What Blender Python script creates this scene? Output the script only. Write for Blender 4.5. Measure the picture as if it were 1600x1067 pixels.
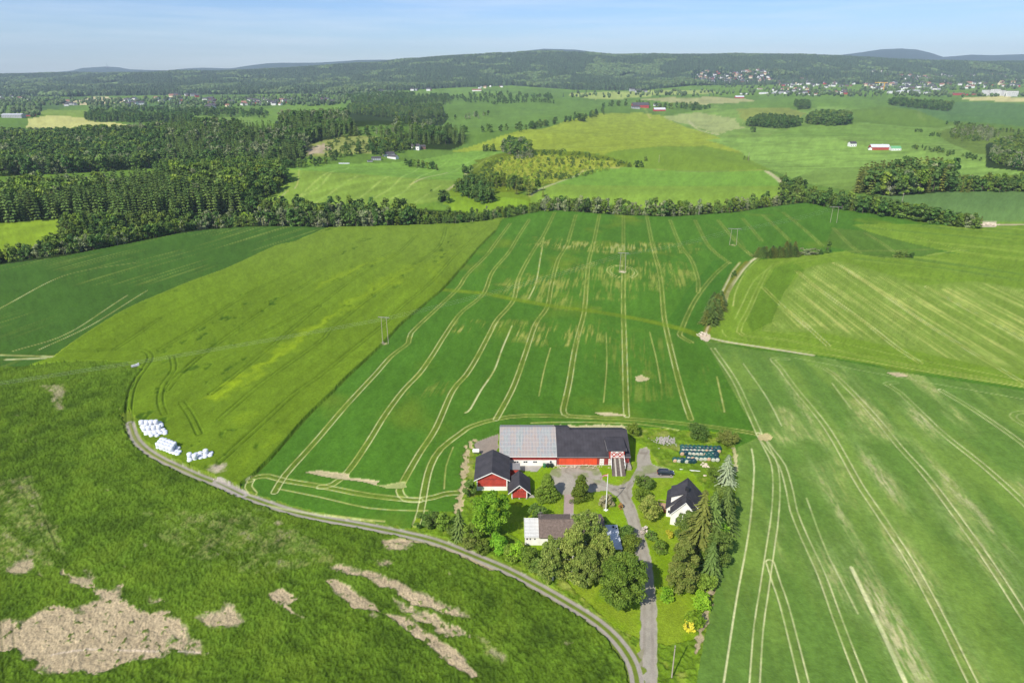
import bpy, math, random
import numpy as np
for o in list(bpy.data.objects): bpy.data.objects.remove(o)
R = math.radians
scene = bpy.context.scene
COL = scene.collection

# ------------------------------------------------------------------ camera
F, CX, CY = 1067.0, 800.0, 533.5          # focal length and centre in photograph pixels
CAM_H, PITCH = 105.0, R(21.4)
cam_data = bpy.data.cameras.new('camera'); cam = bpy.data.objects.new('camera', cam_data)
COL.objects.link(cam); scene.camera = cam
cam_data.sensor_width = 36.0; cam_data.lens = 36.0 * F / 1600.0
cam_data.clip_start = 1.0; cam_data.clip_end = 60000.0
cam.location = (0, 0, CAM_H); cam.rotation_euler = (R(90) - PITCH, 0, 0)

# ------------------------------------------------------------------ light
SUN_EL, SUN_AZ = 41.0, 212.0              # azimuth clockwise from +Y: behind the camera, to its left
world = bpy.data.worlds.new("World"); scene.world = world; world.use_nodes = True
nt = world.node_tree; nt.nodes.clear()
wo = nt.nodes.new('ShaderNodeOutputWorld'); bg = nt.nodes.new('ShaderNodeBackground')
sky = nt.nodes.new('ShaderNodeTexSky'); sky.sky_type = 'NISHITA'; sky.sun_disc = False
sky.sun_elevation = R(SUN_EL); sky.sun_rotation = R(SUN_AZ)
sky.altitude = 200; sky.air_density = 1.0; sky.dust_density = 0.4; sky.ozone_density = 2.2
# thin streaky cirrus, laid out on the direction of the sky
tc = nt.nodes.new('ShaderNodeTexCoord'); mp = nt.nodes.new('ShaderNodeMapping')
mp.inputs['Scale'].default_value = (1.6, 1.6, 26.0); mp.inputs['Rotation'].default_value = (R(0), R(1.5), R(20))
nz = nt.nodes.new('ShaderNodeTexNoise'); nz.inputs['Scale'].default_value = 2.2; nz.inputs['Detail'].default_value = 6
nz.inputs['Roughness'].default_value = 0.62
cr = nt.nodes.new('ShaderNodeValToRGB'); cr.color_ramp.elements[0].position = 0.42; cr.color_ramp.elements[1].position = 0.80
mx = nt.nodes.new('ShaderNodeMix'); mx.data_type = 'RGBA'; mx.blend_type = 'MIX'
mul = nt.nodes.new('ShaderNodeMath'); mul.operation = 'MULTIPLY'; mul.inputs[1].default_value = 0.42
nt.links.new(tc.outputs['Generated'], mp.inputs[0]); nt.links.new(mp.outputs[0], nz.inputs['Vector'])
nt.links.new(nz.outputs['Fac'], cr.inputs[0]); nt.links.new(cr.outputs[0], mul.inputs[0])
nt.links.new(mul.outputs[0], mx.inputs[0])
sx_ = nt.nodes.new('ShaderNodeSeparateXYZ'); nt.links.new(tc.outputs['Generated'], sx_.inputs[0])
tr_ = nt.nodes.new('ShaderNodeValToRGB'); e_ = tr_.color_ramp.elements     # clear blue northern air: the pale band hugs the horizon
e_[0].position = 0.0; e_[0].color = (.72, .83, 1.0, 1); e_[1].position = .35; e_[1].color = (.92, .97, 1.0, 1)
k_ = e_.new(.035); k_.color = (.66, .79, 1.03, 1); k_ = e_.new(.11); k_.color = (.47, .66, 1.03, 1)
nt.links.new(sx_.outputs[2], tr_.inputs[0])
tm_ = nt.nodes.new('ShaderNodeMix'); tm_.data_type = 'RGBA'; tm_.blend_type = 'MULTIPLY'; tm_.inputs[0].default_value = 1.0
nt.links.new(sky.outputs[0], tm_.inputs[6]); nt.links.new(tr_.outputs[0], tm_.inputs[7])
nt.links.new(tm_.outputs[2], mx.inputs[6]); mx.inputs[7].default_value = (7.2, 7.6, 8.1, 1)
nt.links.new(mx.outputs[2], bg.inputs[0]); bg.inputs[1].default_value = 0.105
nt.links.new(bg.outputs[0], wo.inputs[0])
sd = bpy.data.lights.new('sun', 'SUN'); sd.energy = 4.4; sd.angle = R(0.53); sd.color = (1.0, 0.955, 0.88)
sun = bpy.data.objects.new('sun', sd); COL.objects.link(sun)
sun.rotation_euler = (R(90 - SUN_EL), 0, R(-SUN_AZ + 180))
sun.location = (-60, -60, 200)
scene.view_settings.view_transform = 'Standard'; scene.view_settings.look = 'None'
scene.view_settings.exposure = 0.44; scene.view_settings.gamma = 1.0; scene.view_settings.use_curve_mapping = False
scene.render.engine = 'CYCLES'

# ------------------------------------------------------------------ helpers
def lin(r, g, b, k=1.0):
    f = lambda c: (c/255/12.92 if c/255 <= 0.04045 else ((c/255+0.055)/1.055)**2.4) * k
    return np.array([f(r), f(g), f(b)])

def vnoise(x, y, seed=0):
    x = np.asarray(x, float); y = np.asarray(y, float)
    xi = np.floor(x).astype(np.int64); yi = np.floor(y).astype(np.int64)
    fx = x - xi; fy = y - yi
    fx = fx*fx*(3-2*fx); fy = fy*fy*(3-2*fy)
    def h(a, b):
        n = (a*374761393 + b*668265263 + seed*974634777) & 0xffffffff
        n = ((n ^ (n >> 13)) * 1274126177) & 0xffffffff
        n = (n ^ (n >> 16)) & 0xffffff
        return n / 8388607.5 - 1.0
    a = h(xi, yi); b = h(xi+1, yi); c = h(xi, yi+1); d = h(xi+1, yi+1)
    return (a*(1-fx)+b*fx)*(1-fy) + (c*(1-fx)+d*fx)*fy
def fbm(x, y, seed=0, octv=4, rough=0.55):
    t = 0; a = 1; s = 0
    for k in range(octv):
        t = t + a*vnoise(x*2**k+k*17.3, y*2**k-k*9.1, seed+k*7); s += a; a *= rough
    return t / s
def smooth(a, b, x):
    t = np.clip((x-a)/(b-a), 0, 1); return t*t*(3-2*t)
def prof(xs, pts):
    p = np.array(pts, float); return np.interp(xs, p[:, 0], p[:, 1])

# ------------------------------------------------------------------ the lie of the land: z over the ground (X right, Y ahead)
def elev(y):                                # elevation angle of a photograph row
    return math.atan((CY - y) / F) - PITCH
def zrow(Yd, pts, dy=0.0):
    return [(x, CAM_H + Yd*math.tan(elev(y+dy))) for x, y in pts]
EDGE = [(-900,440),(-200,432),(0,414),(110,398),(200,380),(280,364),(330,358),(400,353),(510,355),(600,353),(720,349),(790,341),
        (840,330),(870,328),(960,335),(1050,338),(1150,331),(1210,322),(1260,316),(1310,325),(1400,339),(1500,352),(1600,352),(1900,352),(2600,350)]
def xh_of_px(x, y, z=0.0):
    v = CY - y; fwd = F*math.cos(PITCH) + v*math.sin(PITCH); return CX + (F/math.cos(PITCH))*(x-CX)/fwd
EDGE_G = np.array([(xh_of_px(x, y), CAM_H/math.tan(-elev(y))) for x, y in EDGE])
RIDGE = zrow(6500, [(-600,118),(0,117),(110,114.5),(200,115),(300,114),(380,111),(430,108.5),(480,106),(540,101),(600,97),(640,92.5),(700,88.5),(760,85.5),
        (820,82),(860,81.5),(920,83),(960,86),(1010,85),(1100,86),(1200,85.5),(1260,87),(1300,88),(1350,91),(1400,94),(1480,97),(1600,97),(2200,99)], 2.6)
FAR = zrow(13500, [(-600,118),(0,117.5),(55,116),(95,112.5),(115,110.5),(130,107),(165,104.5),(185,105.5),(205,109),(262,110.5),(290,107.5),(320,106.5),(362,107.5),
        (385,103.5),(420,99.5),(445,98.8),(500,98.3),(560,94.5),(600,94),(700,95),(820,80),(850,77),(900,78.5),(940,84),(1000,90),(1200,92),(1300,88),(1335,83),(1370,78),(1400,76.3),(1425,78),
        (1450,84),(1468,90),(1485,88.5),(1510,86),(1545,87),(1590,85.5),(1700,86),(2200,90)])
VAL = zrow(3600, [(-600,152),(0,152),(300,150),(500,146),(700,142),(900,143),(1000,143),(1100,141),(1250,141),(1400,141),(1600,144),(2200,146)])
MID = zrow(4700, [(-600,136),(0,135),(300,134),(500,132),(700,127),(900,128),(1000,128),(1090,126),(1200,127),(1400,124),(1600,124),(2200,126)])
def height(X, Y):
    X = np.asarray(X, float); Y = np.asarray(Y, float)
    Ys = np.maximum(Y, 30.0)
    xh = CX + F/math.cos(PITCH) * X/Ys
    z = np.zeros_like(Y)
    wv = smooth(1500, 3600, Y); w2 = smooth(3400, 4900, Y); w3 = smooth(4300, 6500, Y)
    w4 = smooth(6500, 9000, Y); w5 = smooth(9500, 13500, Y)
    z = z*(1-wv) + prof(xh, VAL)*wv
    z = z*(1-w2) + prof(xh, MID)*w2
    rg = prof(xh, RIDGE)
    z = z*(1-w3) + rg*w3
    fr = prof(xh, FAR)
    z = z*(1-w4) + (np.minimum(rg, fr)-120)*w4
    z = z*(1-w5) + fr*w5
    # folds of the wooded hills
    hil = smooth(3900, 4800, Y)*(1-smooth(5900, 6500, Y)) + smooth(6900, 8000, Y)*(1-smooth(12000, 13400, Y))
    z = z + hil*(34*fbm(X/900, Y/700, 5, 4) )
    z = z + 5*smooth(9000, 13000, Y)*fbm(X/300, Y/900, 15, 3)
    # roll of the fields
    roll = smooth(560, 900, Y)*(1-smooth(3400, 4300, Y))
    z = z + roll*(6.0*vnoise(X/230+.3, Y/330, 21) + 4*vnoise(X/110, Y/200, 22))
    near = 1-smooth(420, 520, Y)
    z = z + smooth(200, 330, Y)*near*(1.2*vnoise(X/60, Y/75, 31))
    # the wooded gully behind the near fields
    yg = np.interp(xh, EDGE_G[:, 0], EDGE_G[:, 1])
    g = (Y - yg)
    z = z - 11*np.exp(-((g-42)/24.0)**2)
    z = z + 15*np.exp(-((X+250)/190)**2 - ((Y-690)/75)**2) - 9*np.exp(-((X+420)/260)**2 - ((Y-860)/90)**2) + 26*np.exp(-((X+330)/330)**2 - ((Y-1200)/190)**2)
    z = z + 10*np.exp(-((X-70)/95)**2 - ((Y-930)/80)**2)
    return z

_T = np.concatenate([np.linspace(60, 1200, 1200), np.geomspace(1201, 15500, 1500)])
def at(px, py, up=0.0):
    """photograph pixel -> the ground point it shows"""
    v = CY - py; u = px - CX
    fy = F*math.cos(PITCH) + v*math.sin(PITCH); fz = -F*math.sin(PITCH) + v*math.cos(PITCH)
    Y = _T; X = u/fy*Y; Z = CAM_H + fz/fy*Y
    h = height(X, Y) + up
    k = np.nonzero(Z <= h)[0]
    if len(k) == 0: i = len(Y)-1; return (float(X[i]), float(Y[i]), float(h[i]))
    i = k[0]
    if i == 0: return (float(X[0]), float(Y[0]), float(h[0]))
    d0 = Z[i-1]-h[i-1]; d1 = Z[i]-h[i]; t = d0/(d0-d1)
    y = Y[i-1] + t*(Y[i]-Y[i-1]); x = u/fy*y
    return (float(x), float(y), float(height(np.array([x]), np.array([y]))[0]))
def hz(x, y): return float(height(np.array([x]), np.array([y]))[0])
def W(pts): return np.array([at(a, b)[:2] for a, b in pts])
def project(P):
    X, Y, Z = P[..., 0], P[..., 1], P[..., 2]-CAM_H
    d = Y*math.cos(PITCH) - Z*math.sin(PITCH); v = Y*math.sin(PITCH) + Z*math.cos(PITCH)
    return CX + F*X/d, CY - F*v/d

def inpoly(X, Y, poly):
    out = np.zeros(X.shape, bool)
    x0, y0 = poly.min(0); x1, y1 = poly.max(0)
    m = (X >= x0) & (X <= x1) & (Y >= y0) & (Y <= y1)
    idx = np.nonzero(m)[0]
    if len(idx) == 0: return out
    x = X[idx]; y = Y[idx]; c = np.zeros(len(idx), bool)
    n = len(poly)
    for i in range(n):
        ax, ay = poly[i]; bx, by = poly[(i+1) % n]
        if ay == by: continue
        t = ((ay > y) != (by > y)) & (x < (bx-ax)*(y-ay)/(by-ay)+ax)
        c ^= t
    out[idx] = c
    return out
def spline(P, step=4.0):
    """Catmull-Rom through world points"""
    P = np.asarray(P, float); Q = np.vstack([2*P[0]-P[1], P, 2*P[-1]-P[-2]]); out = []
    for i in range(1, len(Q)-2):
        p0, p1, p2, p3 = Q[i-1], Q[i], Q[i+1], Q[i+2]
        n = max(2, min(12, int(np.linalg.norm(p2-p1)/step)))
        for t in np.linspace(0, 1, n, endpoint=False):
            out.append(0.5*((2*p1)+(-p0+p2)*t+(2*p0-5*p1+4*p2-p3)*t*t+(-p0+3*p1-3*p2+p3)*t**3))
    out.append(P[-1]); return np.array(out)
def polydist(X, Y, L, rad, nrm=False):
    """(indices, distance, signed side) of the points within rad of the line"""
    x0, y0 = L.min(0)-rad; x1, y1 = L.max(0)+rad
    idx = np.nonzero((X >= x0) & (X <= x1) & (Y >= y0) & (Y <= y1))[0]
    x = X[idx]; y = Y[idx]; best = np.full(len(idx), 1e9); nyv = np.zeros(len(idx))
    for i in range(len(L)-1):
        a = L[i]; d = L[i+1]-a; l2 = d@d
        if l2 < 1e-9: continue
        sx0 = min(a[0], L[i+1][0])-rad; sx1 = max(a[0], L[i+1][0])+rad; sy0 = min(a[1], L[i+1][1])-rad; sy1 = max(a[1], L[i+1][1])+rad
        m = np.nonzero((x >= sx0) & (x <= sx1) & (y >= sy0) & (y <= sy1))[0]
        if len(m) == 0: continue
        t = np.clip(((x[m]-a[0])*d[0]+(y[m]-a[1])*d[1])/l2, 0, 1)
        dd = np.hypot(x[m]-a[0]-t*d[0], y[m]-a[1]-t*d[1])
        bt = dd < best[m]; best[m[bt]] = dd[bt]; nyv[m[bt]] = abs(d[0])/math.sqrt(l2)
    k = best < rad
    return (idx[k], best[k], nyv[k]) if nrm else (idx[k], best[k])

# ------------------------------------------------------------------ naming and mesh helpers
def tag(o, label, cat=None, group=None, kind=None):
    if label: o['label'] = label
    if cat: o['category'] = cat
    if group: o['group'] = group
    if kind: o['kind'] = kind
    return o
def empty(name, loc=(0, 0, 0), rz=0.0):
    o = bpy.data.objects.new(name, None); COL.objects.link(o); o.location = loc; o.rotation_euler = (0, 0, rz)
    o.empty_display_size = 0.5; return o
def mesh_np(name, V, faces, mats, matidx=None, smoothf=False, attrs=None):
    """faces: list of int arrays (n,k)"""
    me = bpy.data.meshes.new(name)
    V = np.asarray(V, np.float32)
    me.vertices.add(len(V)); me.vertices.foreach_set('co', V.ravel())
    nl = sum(f.size for f in faces); nf = sum(len(f) for f in faces)
    loops = np.concatenate([f.ravel() for f in faces]).astype(np.int32)
    tot = np.concatenate([np.full(len(f), f.shape[1]) for f in faces]).astype(np.int32)
    st = np.concatenate([[0], np.cumsum(tot)[:-1]]).astype(np.int32)
    me.loops.add(nl); me.loops.foreach_set('vertex_index', loops)
    me.polygons.add(nf); me.polygons.foreach_set('loop_start', st); me.polygons.foreach_set('loop_total', tot)
    for m in mats: me.materials.append(m)
    if matidx is not None: me.polygons.foreach_set('material_index', np.asarray(matidx, np.int32))
    me.polygons.foreach_set('use_smooth', np.full(nf, smoothf))
    for an, (typ, dom, data) in (attrs or {}).items():
        a = me.attributes.new(an, typ, dom)
        a.data.foreach_set('color' if 'COLOR' in typ else 'value', np.asarray(data, np.float32).ravel())
    me.update(calc_edges=True); return me
class MB:
    """collects boxes, tubes and polygons for ONE mesh object"""
    def __init__(s): s.v = []; s.f = []; s.m = []
    def quad(s, pts, m=0):
        b = len(s.v); s.v += [tuple(p) for p in pts]; s.f.append(tuple(range(b, b+len(pts)))); s.m.append(m)
    def box(s, x0, x1, y0, y1, z0, z1, m=0):
        b = len(s.v)
        s.v += [(x0,y0,z0),(x1,y0,z0),(x1,y1,z0),(x0,y1,z0),(x0,y0,z1),(x1,y0,z1),(x1,y1,z1),(x0,y1,z1)]
        for f in ((0,3,2,1),(4,5,6,7),(0,1,5,4),(1,2,6,5),(2,3,7,6),(3,0,4,7)): s.f.append(tuple(b+i for i in f)); s.m.append(m)
    def prism(s, poly, d, m=0):
        """poly: 3-D points, extruded by vector d"""
        n = len(poly); b = len(s.v)
        s.v += [tuple(p) for p in poly] + [tuple(np.add(p, d)) for p in poly]
        s.f.append(tuple(b+i for i in range(n))[::-1]); s.m.append(m)
        s.f.append(tuple(b+n+i for i in range(n))); s.m.append(m)
        for i in range(n):
            j = (i+1) % n; s.f.append((b+i, b+j, b+n+j, b+n+i)); s.m.append(m)
    def tube(s, p, q, r0, r1=None, n=8, m=0):
        r1 = r0 if r1 is None else r1
        p = np.array(p, float); q = np.array(q, float); d = q-p; L = np.linalg.norm(d); d /= L
        a = np.cross(d, (0, 0, 1)) if abs(d[2]) < .95 else np.cross(d, (1, 0, 0)); a /= np.linalg.norm(a); c = np.cross(d, a)
        b = len(s.v)
        for k in range(n):
            t = 2*math.pi*k/n; s.v.append(tuple(p + r0*(a*math.cos(t)+c*math.sin(t))))
        for k in range(n):
            t = 2*math.pi*k/n; s.v.append(tuple(q + r1*(a*math.cos(t)+c*math.sin(t))))
        for k in range(n):
            j = (k+1) % n; s.f.append((b+k, b+j, b+n+j, b+n+k)); s.m.append(m)
        s.f.append(tuple(b+k for k in range(n))[::-1]); s.m.append(m); s.f.append(tuple(b+n+k for k in range(n))); s.m.append(m)
    def mesh(s, name, mats, smoothf=False):
        me = bpy.data.meshes.new(name); me.from_pydata(s.v, [], s.f)
        for m in mats: me.materials.append(m)
        me.polygons.foreach_set('material_index', s.m); me.polygons.foreach_set('use_smooth', [smoothf]*len(s.f))
        me.update(); return me
    def build(s, name, mats, parent=None, smoothf=False, loc=None):
        if not isinstance(mats, (list, tuple)): mats = [mats]
        o = bpy.data.objects.new(name, s.mesh(name, mats, smoothf)); COL.objects.link(o)
        if parent: o.parent = parent
        if loc is not None: o.location = loc
        return o
def link(name, me, parent=None, loc=(0, 0, 0), rz=0.0, sc=None):
    o = bpy.data.objects.new(name, me); COL.objects.link(o); o.location = loc; o.rotation_euler = (0, 0, rz)
    if sc is not None: o.scale = sc if hasattr(sc, '__len__') else (sc, sc, sc)
    if parent: o.parent = parent
    return o

# ------------------------------------------------------------------ materials
def newmat(name):
    m = bpy.data.materials.new(name); m.use_nodes = True; t = m.node_tree; t.nodes.clear()
    out = t.nodes.new('ShaderNodeOutputMaterial'); b = t.nodes.new('ShaderNodeBsdfPrincipled')
    t.links.new(b.outputs[0], out.inputs[0]); return m, t, b
def paint(name, col, rough=0.7, var=0.12, scale=1.5, stripe=None, bump=0.0, metal=0.0, spec=0.3, dirt=None):
    """procedural painted / weathered surface: noise in value, optional board lines along an axis"""
    m, t, b = newmat(name); n = t.nodes
    tcn = n.new('ShaderNodeTexCoord'); no = n.new('ShaderNodeTexNoise'); no.inputs['Scale'].default_value = scale; no.inputs['Detail'].default_value = 5
    t.links.new(tcn.outputs['Object'], no.inputs['Vector'])
    mr = n.new('ShaderNodeMapRange'); mr.inputs[1].default_value = .3; mr.inputs[2].default_value = .7; mr.inputs[3].default_value = 1-var; mr.inputs[4].default_value = 1+var
    t.links.new(no.outputs['Fac'], mr.inputs[0])
    val = mr.outputs[0]
    if stripe:
        ax, per, dark = stripe
        sx = n.new('ShaderNodeSeparateXYZ'); t.links.new(tcn.outputs['Object'], sx.inputs[0])
        a = n.new('ShaderNodeMath'); a.operation = 'MULTIPLY'; a.inputs[1].default_value = 1.0/per; t.links.new(sx.outputs[ax], a.inputs[0])
        fr = n.new('ShaderNodeMath'); fr.operation = 'FRACT'; t.links.new(a.outputs[0], fr.inputs[0])
        gt = n.new('ShaderNodeMath'); gt.operation = 'GREATER_THAN'; gt.inputs[1].default_value = 0.82; t.links.new(fr.outputs[0], gt.inputs[0])
        ml = n.new('ShaderNodeMath'); ml.operation = 'MULTIPLY_ADD'; ml.inputs[1].default_value = -dark; ml.inputs[2].default_value = 1; t.links.new(gt.outputs[0], ml.inputs[0])
        mm = n.new('ShaderNodeMath'); mm.operation = 'MULTIPLY'; t.links.new(val, mm.inputs[0]); t.links.new(ml.outputs[0], mm.inputs[1]); val = mm.outputs[0]
    vm = n.new('ShaderNodeVectorMath'); vm.operation = 'SCALE'; vm.inputs[0].default_value = tuple(col); t.links.new(val, vm.inputs['Scale'])
    t.links.new(vm.outputs[0], b.inputs['Base Color'])
    b.inputs['Roughness'].default_value = rough; b.inputs['Metallic'].default_value = metal; b.inputs['Specular IOR Level'].default_value = spec
    if bump:
        bp = n.new('ShaderNodeBump'); bp.inputs['Strength'].default_value = bump; bp.inputs['Distance'].default_value = 0.1
        t.links.new(no.outputs['Fac'], bp.inputs['Height']); t.links.new(bp.outputs[0], b.inputs['Normal'])
    return m
def ground_mat(name, nscale, namp, bump, bdist, rough=0.9, fine=None):
    m, t, b = newmat(name); n = t.nodes
    at_ = n.new('ShaderNodeAttribute'); at_.attribute_name = 'albedo'
    tcn = n.new('ShaderNodeTexCoord')
    no = n.new('ShaderNodeTexNoise'); no.inputs['Scale'].default_value = nscale; no.inputs['Detail'].default_value = 4; no.inputs['Roughness'].default_value = 0.65
    t.links.new(tcn.outputs['Object'], no.inputs['Vector'])
    mr = n.new('ShaderNodeMapRange'); mr.inputs[1].default_value = .25; mr.inputs[2].default_value = .75; mr.inputs[3].default_value = 1-namp; mr.inputs[4].default_value = 1+namp
    t.links.new(no.outputs['Fac'], mr.inputs[0])
    vm = n.new('ShaderNodeVectorMath'); vm.operation = 'SCALE'
    t.links.new(at_.outputs['Color'], vm.inputs[0]); t.links.new(mr.outputs[0], vm.inputs['Scale'])
    t.links.new(vm.outputs[0], b.inputs['Base Color'])
    b.inputs['Roughness'].default_value = rough; b.inputs['Specular IOR Level'].default_value = 0.03
    bp = n.new('ShaderNodeBump'); bp.inputs['Strength'].default_value = bump; bp.inputs['Distance'].default_value = bdist
    t.links.new(no.outputs['Fac'], bp.inputs['Height']); t.links.new(bp.outputs[0], b.inputs['Normal'])
    return m
def leaf_mat(name, ca, cb, trans=0.25, rnd=0.25):
    """foliage: two tones chosen by clump, a spread from tree to tree, a little light coming through"""
    m, t, b = newmat(name); n = t.nodes
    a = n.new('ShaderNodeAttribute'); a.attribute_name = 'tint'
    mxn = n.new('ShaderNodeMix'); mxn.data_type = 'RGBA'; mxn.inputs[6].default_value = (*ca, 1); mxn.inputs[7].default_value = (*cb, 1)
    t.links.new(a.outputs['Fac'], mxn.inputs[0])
    oi = n.new('ShaderNodeObjectInfo')
    mr = n.new('ShaderNodeMapRange'); mr.inputs[3].default_value = 1-rnd; mr.inputs[4].default_value = 1+rnd; t.links.new(oi.outputs['Random'], mr.inputs[0])
    hs = n.new('ShaderNodeHueSaturation'); t.links.new(mxn.outputs[2], hs.inputs['Color']); t.links.new(mr.outputs[0], hs.inputs['Value'])
    m2 = n.new('ShaderNodeMath'); m2.operation = 'MULTIPLY'; m2.inputs[1].default_value = 7.31; t.links.new(oi.outputs['Random'], m2.inputs[0])
    fr = n.new('ShaderNodeMath'); fr.operation = 'FRACT'; t.links.new(m2.outputs[0], fr.inputs[0])
    mr2 = n.new('ShaderNodeMapRange'); mr2.inputs[3].default_value = 0.470; mr2.inputs[4].default_value = 0.497; t.links.new(fr.outputs[0], mr2.inputs[0])
    t.links.new(mr2.outputs[0], hs.inputs['Hue'])
    t.links.new(hs.outputs[0], b.inputs['Base Color']); b.inputs['Roughness'].default_value = 0.65; b.inputs['Specular IOR Level'].default_value = 0.2
    tr = n.new('ShaderNodeBsdfTranslucent'); t.links.new(hs.outputs[0], tr.inputs['Color'])
    ms = n.new('ShaderNodeMixShader'); ms.inputs[0].default_value = trans
    out = [x for x in n if x.type == 'OUTPUT_MATERIAL'][0]
    t.links.new(b.outputs[0], ms.inputs[1]); t.links.new(tr.outputs[0], ms.inputs[2]); t.links.new(ms.outputs[0], out.inputs[0])
    return m
# ================================================================== THE GROUND
XS, YS = 1.5, 1.35                          # mesh step, in photograph pixels on level ground
xh = np.arange(-560, 2161, XS)
rows_near = [CAM_H/math.tan(-elev(y)) for y in np.arange(1190, 150, -YS)]
rows = list(rows_near)
while rows[-1] < 6600: rows.append(rows[-1] + min(22.0, max(8.0, (rows[-1]-rows[-2])*1.0)))
while rows[-1] < 15000: rows.append(rows[-1]*1.012)
rows = np.array(rows)
S = (xh-CX)/(F/math.cos(PITCH))
GX = rows[:, None]*S[None, :]; GY = np.repeat(rows[:, None], len(S), 1)
GZ = height(GX, GY)
px, py = project(np.stack([GX, GY, GZ], -1))
X = GX.ravel(); Y = GY.ravel(); PX = px.ravel(); PY = py.ravel()
N = len(X)
sp = Y*XS/(F/math.cos(PITCH))               # spacing of the mesh across, metres
spy = np.repeat(np.gradient(rows), len(S))   # and in depth
alb = np.zeros((N, 3)); cls = np.zeros(N, np.int8); lift = np.zeros(N)
NAMES = ['ground', 'rough_field', 'hay_field', 'grain_field', 'lawn', 'gravel_road', 'driveway', 'hills', 'mountains', 'pasture', 'footpath']
near = Y < 700

# --- base: meadow near, forest floor on the hills
base = lin(112, 148, 68, .72); ff = lin(48, 72, 40, .62)
alb[:] = base
n1 = fbm(X/45, Y/60, 3, 4)
alb *= (1+.18*n1)[:, None]
forest = (Y > 3300) & (PY < np.interp(PX, [-600, 0, 200, 420, 520, 640, 720, 800, 900, 1000, 1080, 1300, 1600, 2200], [152, 150, 150, 147, 147, 141, 137, 134, 141, 142, 134, 132, 130, 130]))
alb[forest] = ff*1.0; alb[forest] *= (1+.3*fbm(X[forest]/300, Y[forest]/300, 8, 3))[:, None]
clear = forest & (fbm(X/260+7, Y/420, 44, 2) > .60) & (Y < 6000)
alb[clear] = lin(118, 140, 84, .7)
cls[forest] = 7
far = Y > 7200; alb[far] = lin(52, 74, 50, .6); cls[far] = 8

def fill(poly, col, c=0, var=0.10, sc=30, soft=0.0, l=0.0, seed=1, rough=0.0, dirn=None):
    """a field: polygon traced on the photograph, laid on the ground"""
    P = W(poly); m = inpoly(X, Y, P)
    if rough:                                # ragged edge
        jx = rough*vnoise(X/7, Y/7, seed+50)+rough*.6*vnoise(X/2.5, Y/2.5, seed+52); jy = rough*vnoise(X/7, Y/7, seed+51)*1.5
        m = inpoly(X+jx, Y+jy, P)
    i = np.nonzero(m)[0]
    if len(i) == 0: return i
    v = 1 + var*fbm(X[i]/sc, Y[i]/sc, seed, 4)
    if dirn is not None:
        a, amp, w = dirn; ca, sa = math.cos(R(a)), math.sin(R(a))
        u = X[i]*ca - Y[i]*sa; q = X[i]*sa + Y[i]*ca
        v = v + amp*fbm(u/w, q/(w*22), seed+5, 3)
    alb[i] = np.asarray(col)[None, :]*v[:, None]
    cls[i] = c; lift[i] = l
    return i
def rotuv(a, x, y): ca, sa = math.cos(R(a)), math.sin(R(a)); return x*ca - y*sa, x*sa + y*ca
def blend(i, col, w):
    w = np.clip(w, 0, 1)[:, None]; alb[i] = alb[i]*(1-w) + np.asarray(col)[None, :]*w
def softin(poly, x, y, ramp, jit=3.0, seed=124):
    P = W(poly); jx = jit*fbm(x/8, y/8, seed, 3)*2; jy = jit*fbm(x/8, y/8, seed+1, 3)*2
    m = np.nonzero(inpoly(x+jx, y+jy, P))[0]; w = np.ones(len(m)); w0 = np.zeros(len(x))
    if len(m) == 0: return w0
    ring = np.vstack([P, P[:1]]); ii, dd = polydist(x[m]+jx[m], y[m]+jy[m], ring, ramp); w[ii] = smooth(0, ramp, dd); w0[m] = w; return w0
SOIL = lin(212, 211, 156, .86); DIRT = lin(192, 168, 140, .80); PALE = lin(182, 188, 120, .80); GRAV = lin(172, 164, 148, .82)
DARK = lin(52, 82, 22, .7)

# --- far country -------------------------------------------------------------
G1 = lin(106, 158, 76, .72); G2 = lin(142, 178, 98, .75); G3 = lin(92, 150, 92, .72); OL = lin(136, 164, 66, .75)
fill([(-300,152),(300,150),(520,147),(700,144),(900,144),(1100,150),(1600,150),(1900,150),(1900,330),(1240,330),(700,330),(480,240),(440,210),(-300,208)], lin(104,142,74,.7), 0, .22, 120, seed=2)
# yellow / tan / green strips to the left
fill([(30,172),(75,160),(110,155),(150,156),(140,162),(60,176)], lin(92,140,86,.72), 9)
fill([(95,161),(150,150.5),(198,154.5),(192,161),(150,164)], lin(214,200,150,.8), 9, .06)
fill([(60,176),(75,171),(138,173),(130,183),(70,184)], lin(150,180,90,.75), 9)
fill([(44,186),(75,181),(125,183),(198,196),(150,201),(40,200)], lin(202,200,120,.78), 9, .08)
fill([(180,170),(225,163),(262,162),(320,160),(330,168),(250,172),(200,176)], G3, 9)
fill([(300,182),(340,184),(400,182),(405,192),(380,198),(330,192),(296,186)], G2, 9)
fill([(410,172),(440,166),(490,160),(538,160),(528,176),(470,178),(440,195),(395,198),(395,184)], lin(120,172,82,.75), 9)
fill([(490,180),(545,177),(640,180),(668,186),(610,197),(560,190),(500,188)], G1, 9, dirn=(20,.15,14))
fill([(610,146),(680,142),(740,140),(740,147),(690,150),(640,152)], lin(132,166,84,.75), 9)
fill([(660,143),(730,138),(800,138),(880,142),(882,148),(800,152),(735,152),(690,150)], lin(116,168,84,.75), 9)
fill([(740,140),(800,137.5),(880,140),(884,150),(860,154),(800,146)], G1, 9)
fill([(665,196),(700,186),(760,178),(830,170),(940,158),(940,164),(925,172),(900,182),(880,186),(800,204),(740,212),(715,206)], lin(110,164,84,.72), 9, dirn=(40,.10,20))
fill([(880,148),(990,143),(1100,140),(1130,146),(1000,152),(930,156)], lin(166,180,110,.75), 9, .2, 80)
fill([(1000,156),(1090,152),(1160,153),(1180,158),(1100,164),(1040,160)], lin(172,172,112,.75), 9, .25, 60)
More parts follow.
